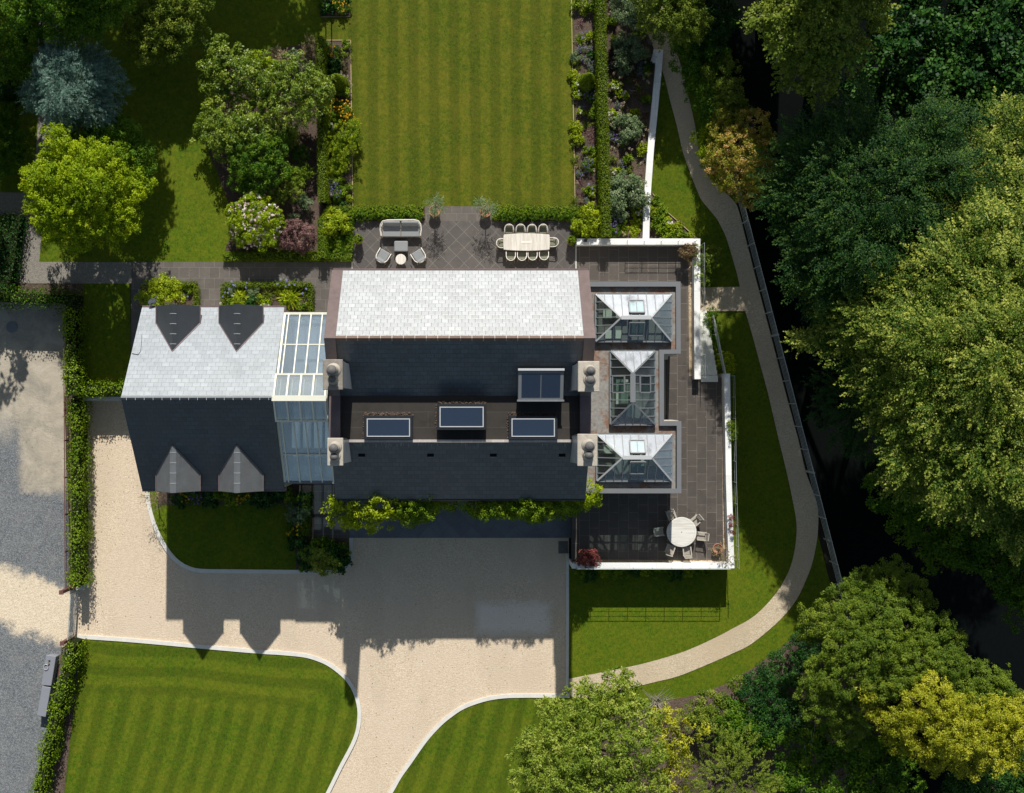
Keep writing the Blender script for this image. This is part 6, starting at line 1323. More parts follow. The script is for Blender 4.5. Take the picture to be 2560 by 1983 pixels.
put('yellow_bush', 'yellow_shrub', 'bright yellow leaved shrub above the green mounds beside the sofa terrace', 838, 562, G, 1.15, None, 'shrub')
put('yellow_bush', 'yellow_shrub', 'bright yellow leaved shrub in the corner beside the dining terrace', 1471, 556, G, 1.35, None, 'shrub')
balls([(1442, 560, .9), (1440, 575, .9), (1447, 592, .9), (1495, 545, .8), (1494, 580, .9), (1475, 590, .9)], 'green mound around the yellow shrub by the table', 'green mounds by the dining terrace')
# clipped cones
def cone(px, py, label):
    r = npr(int(px)); b = P(px, py, G); n = 5200; t_ = r.random(n) ** .6; a = r.uniform(0, 6.283, n); h = 2.4; rad = .62 * t_ ** .85
    C_ = np.stack([np.cos(a) * rad, np.sin(a) * rad, h * (1 - t_) + .05], 1) + r.normal(0, .015, (n, 3)); N_ = unit(np.stack([np.cos(a), np.sin(a), np.full(n, .35)], 1) + r.normal(0, .4, (n, 3)))
    o = empty('topiary_cone', b, label, 'topiary'); me = leaf_mesh('foliage', C_, N_, r.normal(size=(n, 3)), .07, .045, r.normal(.5, .2, n), M['l_hedgeyew'], .1); f = bpy.data.objects.new('foliage', me); C.objects.link(f); f.parent = o
    k = bpy.data.objects.new('core', MB().lathe((0, 0, 0), [(.54, .02), (.5, .3), (.3, 1.3), (.03, 2.25)], 14).mesh('core')); k.data.materials.append(M['bark_dark']); C.objects.link(k); k.parent = o
cone(847, 212, 'clipped green cone in the border left of the striped lawn'); cone(1466, 210, 'clipped green cone in the border right of the striped lawn')

KIND = {'leafy0': ('leafy_plant', 'fresh green leafy plant'), 'leafy1': ('leafy_plant', 'lime green leafy plant'), 'hydrangea0': ('hydrangea', 'white flowered hydrangea'), 'hydrangea1': ('hydrangea', 'fuller white hydrangea'), 'salvia0': ('salvia', 'purple salvia tuft'), 'salvia1': ('salvia', 'wispy purple salvia'),
        'heather0': ('low_plant', 'olive low plant'), 'heather1': ('low_plant', 'brown low plant'), 'allium0': ('allium', 'tan allium seed head pair'), 'allium1': ('allium', 'tan allium seed head cluster'), 'grass0': ('grass_tuft', 'olive grass tuft'), 'grass1': ('grass_tuft', 'straw grass tuft'),
        'agapanthus': ('agapanthus', 'blue agapanthus'), 'aster': ('aster', 'mauve aster'), 'fern_fan': ('fern', 'green strappy fern'), 'red_grass': ('grass_tuft', 'reddish grass tuft'), 'hellebore': ('hellebore', 'dark leaved hellebore'), 'silver_bush': ('shrub', 'grey green rounded shrub'), 'lily': ('lily', 'orange yellow lily clump'), 'coreopsis': ('coreopsis', 'yellow flowered coreopsis')}
def border(lst, where, end, grp):
    cnt = {}
    for key, x, y, s in sorted(lst, key=lambda a: a[2]):
        nm, desc = KIND[key]; cnt[key] = cnt.get(key, 0) + 1
        z = G if not (x > 1630 and y > 460) else e_of(500)
        if where in ('island', 'hedgefoot'): z = .07
        put(key, nm, '%s %s, %s from %s' % (desc, grp[1], ordinal(cnt[key]), end), x, y, z, s, 'plants ' + grp[1], 'plant')
def scatter(xf, y0, y1, n, keys, seed, smin, smax, avoid=(), md=11):
    rr = random.Random(seed); out = []; tries = 0
    while len(out) < n and tries < n * 60:
        tries += 1; y = rr.uniform(y0, y1); a, b = xf(y); x = rr.uniform(a, b)
        if any((x - o[1]) ** 2 + (y - o[2]) ** 2 < md ** 2 for o in out) or any((x - q[0]) ** 2 + (y - q[1]) ** 2 < q[2] ** 2 for q in avoid): continue
        out.append((rr.choice(keys), x, y, rr.uniform(smin, smax)))
    return out
inner = [('agapanthus', 1451, 88, .7), ('fern_fan', 1450, 100, .8), ('leafy1', 1474, 90, .7), ('salvia0', 1452, 124, .8), ('salvia1', 1470, 122, .8), ('salvia0', 1464, 152, .8), ('leafy1', 1436, 190, .9), ('hydrangea0', 1438, 210, .9), ('hydrangea1', 1444, 238, .8), ('grass0', 1488, 225, .9), ('leafy1', 1440, 320, 1.0), ('leafy1', 1443, 345, 1.0),
         ('red_grass', 1478, 328, .9), ('red_grass', 1482, 348, .7), ('leafy0', 1482, 380, .8), ('leafy1', 1490, 405, .8), ('grass1', 1446, 415, 1.1), ('aster', 1470, 410, .8), ('salvia1', 1450, 435, .8), ('red_grass', 1450, 456, .6), ('agapanthus', 1480, 470, .8), ('fern_fan', 1480, 478, .8), ('hydrangea0', 1478, 488, .6), ('red_grass', 1446, 486, .5), ('grass1', 1453, 500, .7), ('leafy0', 1475, 12, 1.2), ('leafy0', 1440, 8, 1.0), ('leafy1', 1460, 28, .7), ('hydrangea0', 1454, 278, .7), ('leafy0', 1480, 285, .8), ('heather0', 1436, 150, .8), ('silver_bush', 1440, 142, .45)]
inner += scatter(lambda y: (1436, 1490), 10, 512, 32, ['heather0', 'heather1', 'salvia1', 'grass0', 'leafy0', 'heather0', 'hellebore', 'allium0', 'red_grass', 'aster'], 5, .45, .8, [(a[1], a[2], 10) for a in inner] + [(1466, 205, 26)], 13)
border(inner, 'inner', 'its far end', ('', 'in the narrow lawn border'))
wx = lambda y: (1530, np.interp(y, [0, 125, 300, 600], [1585, 1640, 1620, 1602]))
outer = [('silver_bush', 1568, 135, 1.35), ('silver_bush', 1562, 492, 1.6), ('silver_bush', 1568, 322, 1.1), ('hydrangea0', 1595, 78, .9), ('hydrangea1', 1545, 110, .9), ('leafy0', 1528, 55, .9), ('leafy0', 1600, 130, .8), ('leafy0', 1615, 180, .8), ('hydrangea1', 1535, 215, 1.0), ('hydrangea0', 1555, 240, 1.0), ('hydrangea1', 1530, 290, 1.1), ('leafy1', 1583, 285, .9), ('leafy1', 1605, 375, 1.0), ('leafy0', 1570, 400, .9), ('hydrangea1', 1540, 432, .95),
         ('hydrangea0', 1595, 460, .8), ('hydrangea1', 1590, 530, .95), ('leafy1', 1590, 555, .8), ('leafy1', 1585, 580, .9), ('aster', 1525, 550, 1.2), ('aster', 1522, 572, 1.2), ('aster', 1545, 545, .9), ('leafy1', 1560, 575, .8), ('salvia0', 1556, 98, .8), ('salvia0', 1530, 165, .7), ('salvia1', 1600, 180, .8), ('salvia0', 1545, 265, .8), ('salvia0', 1532, 340, .9), ('salvia1', 1540, 350, .9)]
for q in ((1535, 155), (1582, 158), (1530, 190), (1553, 203), (1527, 248), (1562, 262), (1555, 275), (1553, 285), (1615, 195), (1620, 215), (1527, 20), (1517, 35), (1615, 335), (1602, 355), (1535, 367), (1573, 382), (1596, 412), (1556, 443), (1535, 527), (1563, 582), (1533, 576), (1525, 307)): outer.append(('allium%d' % (int(q[0]) % 2), q[0], q[1], .9))
outer += scatter(wx, 5, 590, 46, ['heather0', 'heather1', 'salvia1', 'heather0', 'hellebore', 'grass0', 'salvia0', 'leafy0', 'heather1', 'grass1'], 9, .45, .85, [(a[1], a[2], 9 + 9 * a[3]) for a in outer] , 12)
border(outer, 'outer', 'its far end', ('', 'in the white wall border'))
left = [('lily', 825, 128, 1.0), ('lily', 817, 148, .9), ('leafy0', 865, 112, .8), ('heather0', 862, 130, 1.1), ('grass1', 862, 155, 1.0), ('grass1', 860, 172, 1.0), ('allium1', 862, 188, 1.0), ('allium0', 866, 195, .9), ('allium1', 872, 215, 1.0), ('leafy0', 860, 232, 1.0), ('leafy1', 835, 230, .8), ('coreopsis', 852, 278, .95), ('coreopsis', 868, 292, .7), ('hydrangea1', 830, 325, 1.1), ('grass0', 826, 345, 1.2), ('aster', 832, 470, 1.0), ('aster', 840, 482, .9), ('allium1', 834, 484, .9), ('leafy0', 853, 480, .9), ('leafy0', 872, 470, .7), ('leafy1', 872, 495, .6), ('leafy0', 826, 455, 1.1), ('leafy0', 845, 445, 1.0), ('hellebore', 832, 175, 1.1), ('hellebore', 835, 155, 1.0), ('leafy1', 820, 265, .6), ('leafy0', 838, 300, .8)]
left += scatter(lambda y: (818, 872), 108, 512, 22, ['heather0', 'heather1', 'leafy0', 'hellebore', 'grass0'], 15, .4, .75, [(a[1], a[2], 14) for a in left] + [(847, 205, 24), (858, 360, 40)], 13)
border(left, 'left', 'its far end', ('', 'in the clipped hedge border'))
put('fennel', 'fennel', 'tall airy fennel with yellow heads spilling over the lawn edge', 864, 350, G, .95); put('fennel', 'fennel', 'second lower fennel clump just below the tall one', 843, 405, G, .75)
top = [('lily', 846, 14, .8), ('lily', 862, 22, .8), ('hellebore', 820, 15, 1.0), ('leafy0', 808, 5, .9), ('heather1', 850, 32, .8), ('leafy0', 832, -12, 1.2), ('hellebore', 860, 0, .9)]
border(top, 'top', 'its far end', ('', 'in the small far bed'))
tri = [('leafy0', 1636, 500, .8), ('leafy0', 1645, 515, .9), ('leafy1', 1632, 530, .9), ('leafy0', 1655, 530, 1.0), ('leafy0', 1650, 550, 1.1), ('hydrangea0', 1665, 560, 1.2), ('leafy0', 1640, 570, 1.0), ('leafy0', 1660, 585, 1.1), ('leafy1', 1690, 570, 1.0), ('leafy0', 1705, 585, 1.0), ('leafy0', 1680, 590, 1.0), ('leafy1', 1725, 592, .7), ('heather1', 1700, 560, .7)]
border(tri, 'tri', 'its far end', ('', 'in the triangular bed'))
court = [('agapanthus', 580, 724, .8), ('agapanthus', 562, 733, .7), ('agapanthus', 573, 737, .7), ('agapanthus', 592, 712, .8), ('agapanthus', 700, 712, .8), ('agapanthus', 707, 704, .8), ('agapanthus', 719, 716, .7), ('agapanthus', 736, 710, .8), ('agapanthus', 763, 736, .9), ('agapanthus', 616, 710, .7), ('leafy1', 647, 745, .8), ('grass0', 668, 736, 1.3), ('silver_bush', 635, 730, .5), ('silver_bush', 572, 722, .5), ('hydrangea1', 664, 760, .8), ('hydrangea1', 658, 770, .7), ('leafy0', 755, 765, .9), ('hellebore', 632, 752, .9), ('leafy0', 575, 760, .8), ('leafy1', 695, 730, .6), ('leafy0', 712, 760, .8)]
border(court, 'court', 'its far end', ('', 'in the agapanthus bed'))
put('fatsia', 'fatsia', 'large lime green star leaved plant on the left of the agapanthus bed', 600, 745, G, .85); put('fatsia', 'fatsia', 'large lime green star leaved plant by the glass link end', 724, 745, G, .95)
c1 = [('agapanthus', 463, 742, .6), ('heather1', 455, 750, .9), ('grass1', 468, 765, .6), ('leafy0', 446, 738, .7), ('leafy0', 470, 725, .7)]
border(c1, 'court', 'its far end', ('', 'in the dish bed'))
lobs = [L_(*a) for a in [(415, 722, 3.2, .7), (385, 730, 3.0, .6), (370, 735, 2.8, .5), (430, 745, 2.9, .6), (405, 755, 2.8, .7), (375, 755, 2.6, .5), (440, 725, 2.8, .4)]]; bb = P(405, 745, G)
plant('acer_tree', 'small yellow green tree beside the satellite dish', 'tree', (bb.x, bb.y, G), clumps(lobs, npr(600), .11, .6, .9, .24), 'l_lime', .6, trunk_mesh((bb.x, bb.y, G), lobs, random.Random(3), .06, 6))
isl = [('hellebore', 450, 1240, 1.2), ('lily', 466, 1240, .9), ('aster', 490, 1245, 1.0), ('hellebore', 520, 1240, 1.3), ('leafy0', 560, 1240, 1.5), ('leafy0', 580, 1245, 1.3), ('lily', 612, 1240, 1.0), ('lily', 606, 1252, .8), ('hellebore', 640, 1240, 1.2), ('hellebore', 670, 1240, 1.3), ('hellebore', 700, 1240, 1.3), ('leafy0', 730, 1240, 1.3), ('silver_bush', 745, 1285, .9), ('aster', 755, 1258, .8), ('lily', 735, 1325, 1.0), ('lily', 752, 1312, .7), ('hellebore', 745, 1350, 1.2), ('hellebore', 770, 1390, 1.4), ('hellebore', 850, 1400, 1.3), ('leafy0', 760, 1380, .8), ('leafy0', 815, 1360, 1.2), ('leafy0', 845, 1365, 1.2), ('hellebore', 830, 1385, 1.5), ('heather0', 780, 1415, 1.0), ('leafy0', 760, 1420, .8), ('hellebore', 760, 1250, 1.0), ('leafy1', 755, 1372, .5), ('leafy0', 860, 1380, 1.0), ('leafy0', 790, 1360, 1.0)]
border(isl, 'island', 'its wing end', ('', 'in the island lawn bed'))
lobs = [L_(*a) for a in [(805, 1405, 2.4, .5), (790, 1392, 2.3, .4), (825, 1412, 2.2, .4), (802, 1420, 2.1, .35), (815, 1425, 1.9, .3), (775, 1385, 2.2, .35)]]; bb = P(805, 1400, .07)
plant('euonymus_shrub', 'tall loose shrub catching sun at the corner of the island bed', 'shrub', (bb.x, bb.y, .07), clumps(lobs, npr(601), .1, .55, .8, .2), 'l_olive', .55, trunk_mesh((bb.x, bb.y, .07), lobs, random.Random(4), .05, 6), part='foliage')
lobs = [L_(*a) for a in [(385, 1245, 1.8, .5), (400, 1240, 2.0, .5), (375, 1235, 1.8, .4), (395, 1255, 1.4, .4), (410, 1250, 1.6, .4)]]; bb = P(392, 1242, .07)
plant('broom_shrub', 'straw coloured arching shrub at the wing corner by the kerb', 'shrub', (bb.x, bb.y, .07), sprays(lobs, npr(602), 120, .5, .1, .2, 12, .15, .2, lift=.2), 'l_dry', .22, trunk_mesh((bb.x, bb.y, .07), lobs, random.Random(4), .03, 5), part='foliage')
# plants along the outside of the terrace and in it
for i, (lob, mat, lab, lf, nm, zb) in enumerate([
    ([(1770, 655, 1.2, .5), (1780, 640, 1.1, .5), (1765, 680, 1.0, .4), (1760, 700, .8, .4)], 'l_olive', 'golden brown shrub outside the terrace wall above the link path', .1, 'shrub', .3),
    ([(1815, 905, .9, .45), (1820, 920, .9, .4), (1808, 895, .9, .3)], 'l_lime', 'yellow spiky shrub at the foot of the outdoor steps railing', .12, 'shrub', 0),
    ([(1775, 800, .5, .3), (1785, 815, .5, .3), (1790, 840, .5, .35), (1788, 860, .5, .3), (1780, 785, .6, .3)], 'l_mid', 'green leafy planting between the white steps and lawn', .1, 'shrub', 0),
    ([(1830, 1060, 2.4, .2), (1832, 1080, 2.4, .2), (1831, 1095, 2.4, .15), (1834, 1070, 2.2, .2)], 'l_hedge', 'trailing green and pink plant on the river side terrace wall', .08, 'trailing_plant', 2.2),
    ([(1829, 1296, 2.4, .15), (1832, 1310, 2.4, .15), (1830, 1330, 2.4, .15)], 'l_red', 'red trailing plant on the river side terrace wall near the table', .07, 'trailing_plant', 2.2),
    ([(1745, 620, 2.4, .15), (1744, 640, 2.4, .15), (1743, 660, 2.35, .12), (1746, 690, 2.35, .12)], 'l_hedge', 'thin climber over the corner of the terrace wall', .08, 'trailing_plant', 2.2)]):
    lb = [L_(*a) for a in lob]; bb = P(lob[0][0], lob[0][1], zb)
    plant(nm, lab, 'shrub' if nm == 'shrub' else 'plant', (bb.x, bb.y, zb), clumps(lb, npr(620 + i), lf, .4, .9, .14), mat, .4, None, part='foliage')
hs = []
rr = random.Random(33)
for i in range(13): hs.append((['leafy0', 'hellebore', 'leafy1', 'leafy0'][i % 4], 1450 + i * 27 + rr.uniform(-6, 6), 1432 + rr.uniform(-3, 4), rr.uniform(.6, 1.0)))
cnt = 0
for key, x, y, s in hs:
    cnt += 1; put(key, KIND[key][0], '%s below the near terrace wall, %s from the drive' % (KIND[key][1], ordinal(cnt)), x, y, .05, s, 'plants at the foot of the near terrace wall', 'plant')
# ------------------------------------------------------------------ pots and furniture
def kid(m, name, mat, o, smooth=False, bevel=0):
    """part given in its thing's own frame"""
    c = bpy.data.objects.new(name, m.mesh(name, smooth, bevel)); c.data.materials.append(mat); C.objects.link(c); c.parent = o; return c
def kidleaf(o, name, d, mat, w_):
    me = leaf_mesh(name, d[0], d[1], d[2], d[3], d[3] * w_, d[4], M[mat], .08); c = bpy.data.objects.new(name, me); C.objects.link(c); c.parent = o; return c
ZP = G + .02
def pot(name, label, px, py, rad, h, z=ZP, mat='terracotta', at=None):
    p = P(px, py, z + h); p.z = z; o = empty(name, p, label, 'potted plant')
    kid(MB().lathe((0, 0, 0), [(rad * .68, 0), (rad * .8, h * .3), (rad * .92, h * .85), (rad, h * .86), (rad, h), (rad * .88, h), (rad * .86, h * .9), (.02, h * .9)], 20), 'pot', M[mat], o, True)
    kid(MB().lathe((0, 0, 0), [(rad * .85, h * .88), (.02, h * .93)], 16), 'earth', M['soil'], o); return o
for px, py, lab, sd in ((1087, 527, 'olive tree in a terracotta pot at the patio gap, nearest the sofa', 1), (1214, 528, 'olive tree in a terracotta pot at the patio gap, nearest the dining table', 2)):
    o = pot('potted_olive', lab, px, py, .36, .55); r = npr(700 + sd); rr = random.Random(sd)
    m = MB(); m.tube([(0, 0, .5), (.03, .02, 1.0), (0, .05, 1.5)], [.04, .03, .025], 6)
    Lb = []
    for i in range(16):
        a = rr.uniform(0, 6.28); e = Vector((math.cos(a) * rr.uniform(.2, .55), math.sin(a) * rr.uniform(.2, .55) + .1, 1.5 + rr.uniform(-.1, .55))); m.tube([(0, .05, 1.45), e * .6 + Vector((0, 0, .65)), e], [.015, .01, .004], 4); Lb.append((tuple(e), .16, .14))
    kid(m, 'trunk', M['palebark'], o); kidleaf(o, 'crown', sprays(Lb, r, 420, .3, .085, .2, 12, .2, .4, lift=.2), 'l_silver', .22)
    kidleaf(o, 'underplanting', clumps([((0, 0, .55), .2, .1)], r, .06, .4, .7, .1), 'l_silver', .4)
def topi(label, px, py, sd):
    o = pot('topiary_ball', label, px, py + 2, .25, .42); r = npr(sd)
    kidleaf(o, 'foliage', clumps([((.02, .04, .72), .25, .25)], r, .045, .6, 1.6, .07, -.9, .2, .04), 'l_hedge', .6); kid(MB().lathe((.02, .04, .72), [(.02, -.22), (.2, -.1), (.22, .05), (.12, .18), (.02, .22)], 12), 'core', M['bark_dark'], o)
topi('clipped box ball in a pot at the sofa end of the patio', 896, 599, 710); topi('clipped box ball in a terracotta pot by the dining end of the patio', 1428, 602, 711)
def shrubpot(name, label, px, py, lobes, mat, leaf, sd, sprayed=False, rad=.32):
    o = pot(name, label, px, py, rad, .5); r = npr(sd)
    d_ = sprays(lobes, r, 130, .4, leaf, .25, 12, .2, .2, lift=.3) if sprayed else clumps(lobes, r, leaf, .5, .9, .16)
    kidleaf(o, 'foliage', d_, mat, .35 if sprayed else .5); m = MB(); [m.tube([(0, 0, .45), l[0]], [.02, .008], 4) for l in lobes]; kid(m, 'stems', M['bark'], o)
shrubpot('potted_shrub', 'brown leaved shrub in a pot in the far corner of the terrace', 1718, 632, [((0, 0, 1.0), .35, .3), ((.25, .05, 1.1), .3, .3), ((-.3, -.15, .9), .25, .2), ((.1, -.25, .95), .25, .2)], 'l_brown', .08, 720)
shrubpot('potted_shrub', 'red maple in a pot at the near left corner of the terrace', 1463, 1388, [((0, 0, 1.2), .4, .35), ((.3, .0, 1.1), .35, .3), ((-.3, -.15, 1.1), .3, .25), ((.15, -.3, 1.0), .3, .2), ((.5, -.2, .95), .3, .25)], 'l_red', .09, 721)
shrubpot('potted_shrub', 'gold and green arching shrub in a pot near the round table', 1795, 1372, [((0, 0, 1.0), .35, .3), ((.3, -.1, 1.1), .35, .3), ((.45, -.45, 1.0), .35, .3), ((.1, -.3, .9), .3, .25), ((.6, -.75, .9), .25, .25)], 'l_dry', .09, 722, True)

def place(name, px, py, z, rot, label, cat, group=None, hz=0):
    p = P(px, py, z + hz); p.z = z; o = empty(name, p, label, cat, group); o.rotation_euler = (0, 0, rot); return o
def copy_thing(src, px, py, rot, label, hz=0, z=ZP):
    c = src.copy(); C.objects.link(c); p = P(px, py, z + hz); c.location = (p.x, p.y, z); c.rotation_euler = (0, 0, rot); c['label'] = label
    for ch in [o for o in src.children]:
        k = ch.copy(); C.objects.link(k); k.parent = c
        for g2 in ch.children: q = g2.copy(); C.objects.link(q); q.parent = k
    return c
# dining table
t_ = place('dining_table', 1316.5, 605.5, ZP, 0, 'long bleached plank dining table with bowed sides on the slab patio', 'table', hz=.76)
def bowed(L, W, e, z0, z1):
    pts = []
    for sx, sy in ((1, 1), (-1, 1), (-1, -1), (1, -1)):
        pass
    n = 14; top = [(L / 2 - L * i / n, W / 2 + e * (1 - ((i / n) * 2 - 1) ** 2)) for i in range(n + 1)]
    lft = [(-L / 2 - .03 * (1 - (2 * i / 6 - 1) ** 2), W / 2 - W * i / 6) for i in range(1, 6)]; bot = [(-x, -y) for x, y in top]; rgt = [(-x, -y) for x, y in lft]
    m = MB(); m.prism(top + lft + bot + rgt, z0, z1); return m
kid(bowed(2.78, .92, .07, .70, .76), 'table_top', M['plank'], t_, bevel=.02)
kid(MB().box(-.32, .32, -.06, .06, .7605, .772), 'centre_panel', M['weave'], t_)
for sx in (-1, 1):
    for sy in (-1, 1): kid(MB().tube([(sx * 1.1, sy * .3, 0), (sx * 1.0, sy * .28, .70)], [.03, .045], 8), 'leg', M['warmwood'], t_)
# armchairs with rounded woven shell
def shell_chair():
    o = place('dining_chair', 0, 0, ZP, 0, '', 'chair', 'woven chairs around the long dining table')
    m = MB(); a = [math.pi * i / 14 for i in range(15)]; pts = [(.28, .27, .64)] + [(math.cos(t) * .28, -.02 - math.sin(t) * .30, .66 + .10 * math.sin(t)) for t in a] + [(-.28, .27, .64)]
    m.tube(pts, .024, 6); kid(m, 'arm_rail', M['weave'], o, True)
    m = MB()
    for z_, k in ((.34, .86), (.42, .88), (.5, .9), (.58, .93), (.66, .96)): m.tube([(p[0] * k, p[1] * k - .01, z_ + (p[2] - .66) * .6) for p in pts[1:-1]], .012, 4)
    kid(m, 'back_weave', M['weave'], o)
    kid(MB().box(-.22, .22, -.22, .25, .40, .48), 'seat_cushion', M['cushion_tan'], o, bevel=.03)
    m = MB(); m.hexa([(-.2, -.20, .47), (.2, -.20, .47), (.2, -.13, .47), (-.2, -.13, .47)], [(-.2, -.27, .76), (.2, -.27, .76), (.2, -.20, .76), (-.2, -.20, .76)]); kid(m, 'back_cushion', M['cushion_tan'], o, bevel=.02)
    kid(MB().box(-.24, .24, -.24, .26, .34, .40), 'seat_frame', M['warmwood'], o)
    for sx in (-1, 1):
        for sy in (-1, 1): kid(MB().tube([(sx * .22, sy * .24 - .01, .37), (sx * .25, sy * .30 - .02, 0)], [.024, .014], 6), 'leg', M['warmwood'], o)
    return o
ch0 = shell_chair(); side = ['on the planted side of the long table, %s from the sofa end', 'on the house side of the long table, %s from the sofa end']
# local front is +y; the planted side chairs face the house (rot pi)
p0 = P(1273, 574, ZP + .7); ch0.location = (p0.x, p0.y, ZP); ch0.rotation_euler = (0, 0, math.pi); ch0['label'] = 'white woven chair ' + side[0] % 'first'
for i, (x, y) in enumerate([(1301.5, 574), (1330, 574.5), (1358, 574)]): copy_thing(ch0, x, y, math.pi, 'white woven chair ' + side[0] % ordinal(i + 2), .7)
for i, (x, y) in enumerate([(1277, 638.5), (1305, 638.5), (1331.5, 637.5), (1360, 637)]): copy_thing(ch0, x, y, 0, 'white woven chair ' + side[1] % ordinal(i + 1), .7)
copy_thing(ch0, 1254, 608, -math.pi / 2, 'white woven chair at the sofa end of the long dining table', .7)
copy_thing(ch0, 1383, 605.5, math.pi / 2, 'white woven chair at the potted ball end of the long dining table', .7)
# sofa
s_ = place('garden_sofa', 1002, 571, ZP, 0, 'two seat grey sofa with white frame facing the house', 'sofa', hz=.6)
m = MB(); arc = [(-1.24, -.45, .55), (-1.27, -.1, .6), (-1.24, .22, .68), (-1.1, .42, .76), (-.8, .48, .8), (.8, .50, .8), (1.08, .44, .76), (1.22, .24, .68), (1.25, -.1, .6), (1.23, -.45, .55)]
m.tube(arc, .03, 6); kid(m, 'arm_rail', M['weave'], s_, True)
m = MB()
for z_, k in ((.35, .95), (.45, .96), (.55, .97), (.64, .985)): m.tube([(p[0] * k, p[1] * k, z_) for p in arc], .012, 4)
kid(m, 'back_weave', M['weave'], s_)
kid(MB().box(-1.17, 1.17, -.5, .38, .22, .30), 'seat_frame', M['warmwood'], s_)
for sx in (-1, 1): kid(MB().box(min(sx * .01, sx * 1.14), max(sx * .01, sx * 1.14), -.5, .3, .302, .46), 'seat_cushion', M['cushion'], s_, bevel=.04)
for sx in (-1, 1):
    m = MB(); a, b = min(sx * .03, sx * 1.08), max(sx * .03, sx * 1.08); m.hexa([(a, .12, .45), (b, .12, .45), (b, .3, .45), (a, .3, .45)], [(a, .26, .84), (b, .26, .84), (b, .43, .84), (a, .43, .84)]); kid(m, 'back_cushion', M['cushion'], s_, bevel=.05)
for sx in (-1, 1):
    for sy in (-.48, .36): kid(MB().tube([(sx * 1.12, sy, .24), (sx * 1.16, sy * 1.08, 0)], [.03, .02], 6), 'leg', M['warmwood'], s_)
o = place('footstool', 1002.5, 616, ZP, 0, 'square grey cushioned footstool between sofa and round table', 'footstool', hz=.45)
kid(MB().box(-.42, .42, -.32, .33, .30, .46), 'cushion', M['cushion'], o, bevel=.05); kid(MB().box(-.4, .4, -.3, .31, .22, .298), 'frame', M['warmwood'], o)
for sx in (-1, 1):
    for sy in (-1, 1): kid(MB().tube([(sx * .36, sy * .27, .25), (sx * .38, sy * .29, 0)], [.025, .018], 6), 'leg', M['warmwood'], o)
o = place('coffee_table', 1002, 648.5, ZP, 0, 'small round planked coffee table beside the house wall', 'table', hz=.42)
kid(MB().lathe((0, 0, 0), [(.02, .38), (.30, .38), (.32, .40), (.32, .43), (.30, .44), (.02, .44)], 28), 'table_top', M['plank'], o)
for k in range(3): a = k * 2.09 - 1.4; kid(MB().tube([(math.cos(a) * .2, math.sin(a) * .2, .39), (math.cos(a) * .32, math.sin(a) * .32, 0)], [.028, .018], 6), 'leg', M['warmwood'], o)
def lounge():
    o = place('lounge_chair', 957, 640, ZP, math.radians(-30), 'grey cushioned lounge chair with white arms, on the potted ball side of the footstool', 'chair', 'lounge chairs beside the footstool', .5)
    m = MB(); pts = [(.38, .36, .5)] + [(math.cos(t) * .38, -.06 - math.sin(t) * .36, .52 + .16 * math.sin(t)) for t in [math.pi * i / 12 for i in range(13)]] + [(-.38, .36, .5)]
    m.tube(pts, .026, 6); kid(m, 'arm_rail', M['weave'], o, True)
    m = MB()
    for z_, k in ((.3, .95), (.4, .97), (.48, .98), (.56, 1.0)): m.tube([(p[0] * k, p[1] * k * 1.04, z_) for p in pts[1:-1]], .012, 4)
    kid(m, 'back_weave', M['weave'], o)
    kid(MB().box(-.33, .33, -.3, .36, .28, .43), 'seat_cushion', M['cushion'], o, bevel=.05)
    m = MB(); m.hexa([(-.28, -.28, .42), (.28, -.28, .42), (.28, -.15, .42), (-.28, -.15, .42)], [(-.26, -.42, .72), (.26, -.42, .72), (.26, -.28, .72), (-.26, -.28, .72)]); kid(m, 'back_cushion', M['cushion'], o, bevel=.04)
    kid(MB().box(-.34, .34, -.32, .34, .2, .278), 'seat_frame', M['warmwood'], o)
    for sx in (-1, 1):
        for sy in (-1, 1): kid(MB().tube([(sx * .3, sy * .3, .25), (sx * .34, sy * .36, 0)], [.028, .018], 6), 'leg', M['warmwood'], o)
    return o
lc = lounge(); copy_thing(lc, 1047, 640, math.radians(32), 'grey cushioned lounge chair with white arms, on the olive pot side of the footstool', .5)

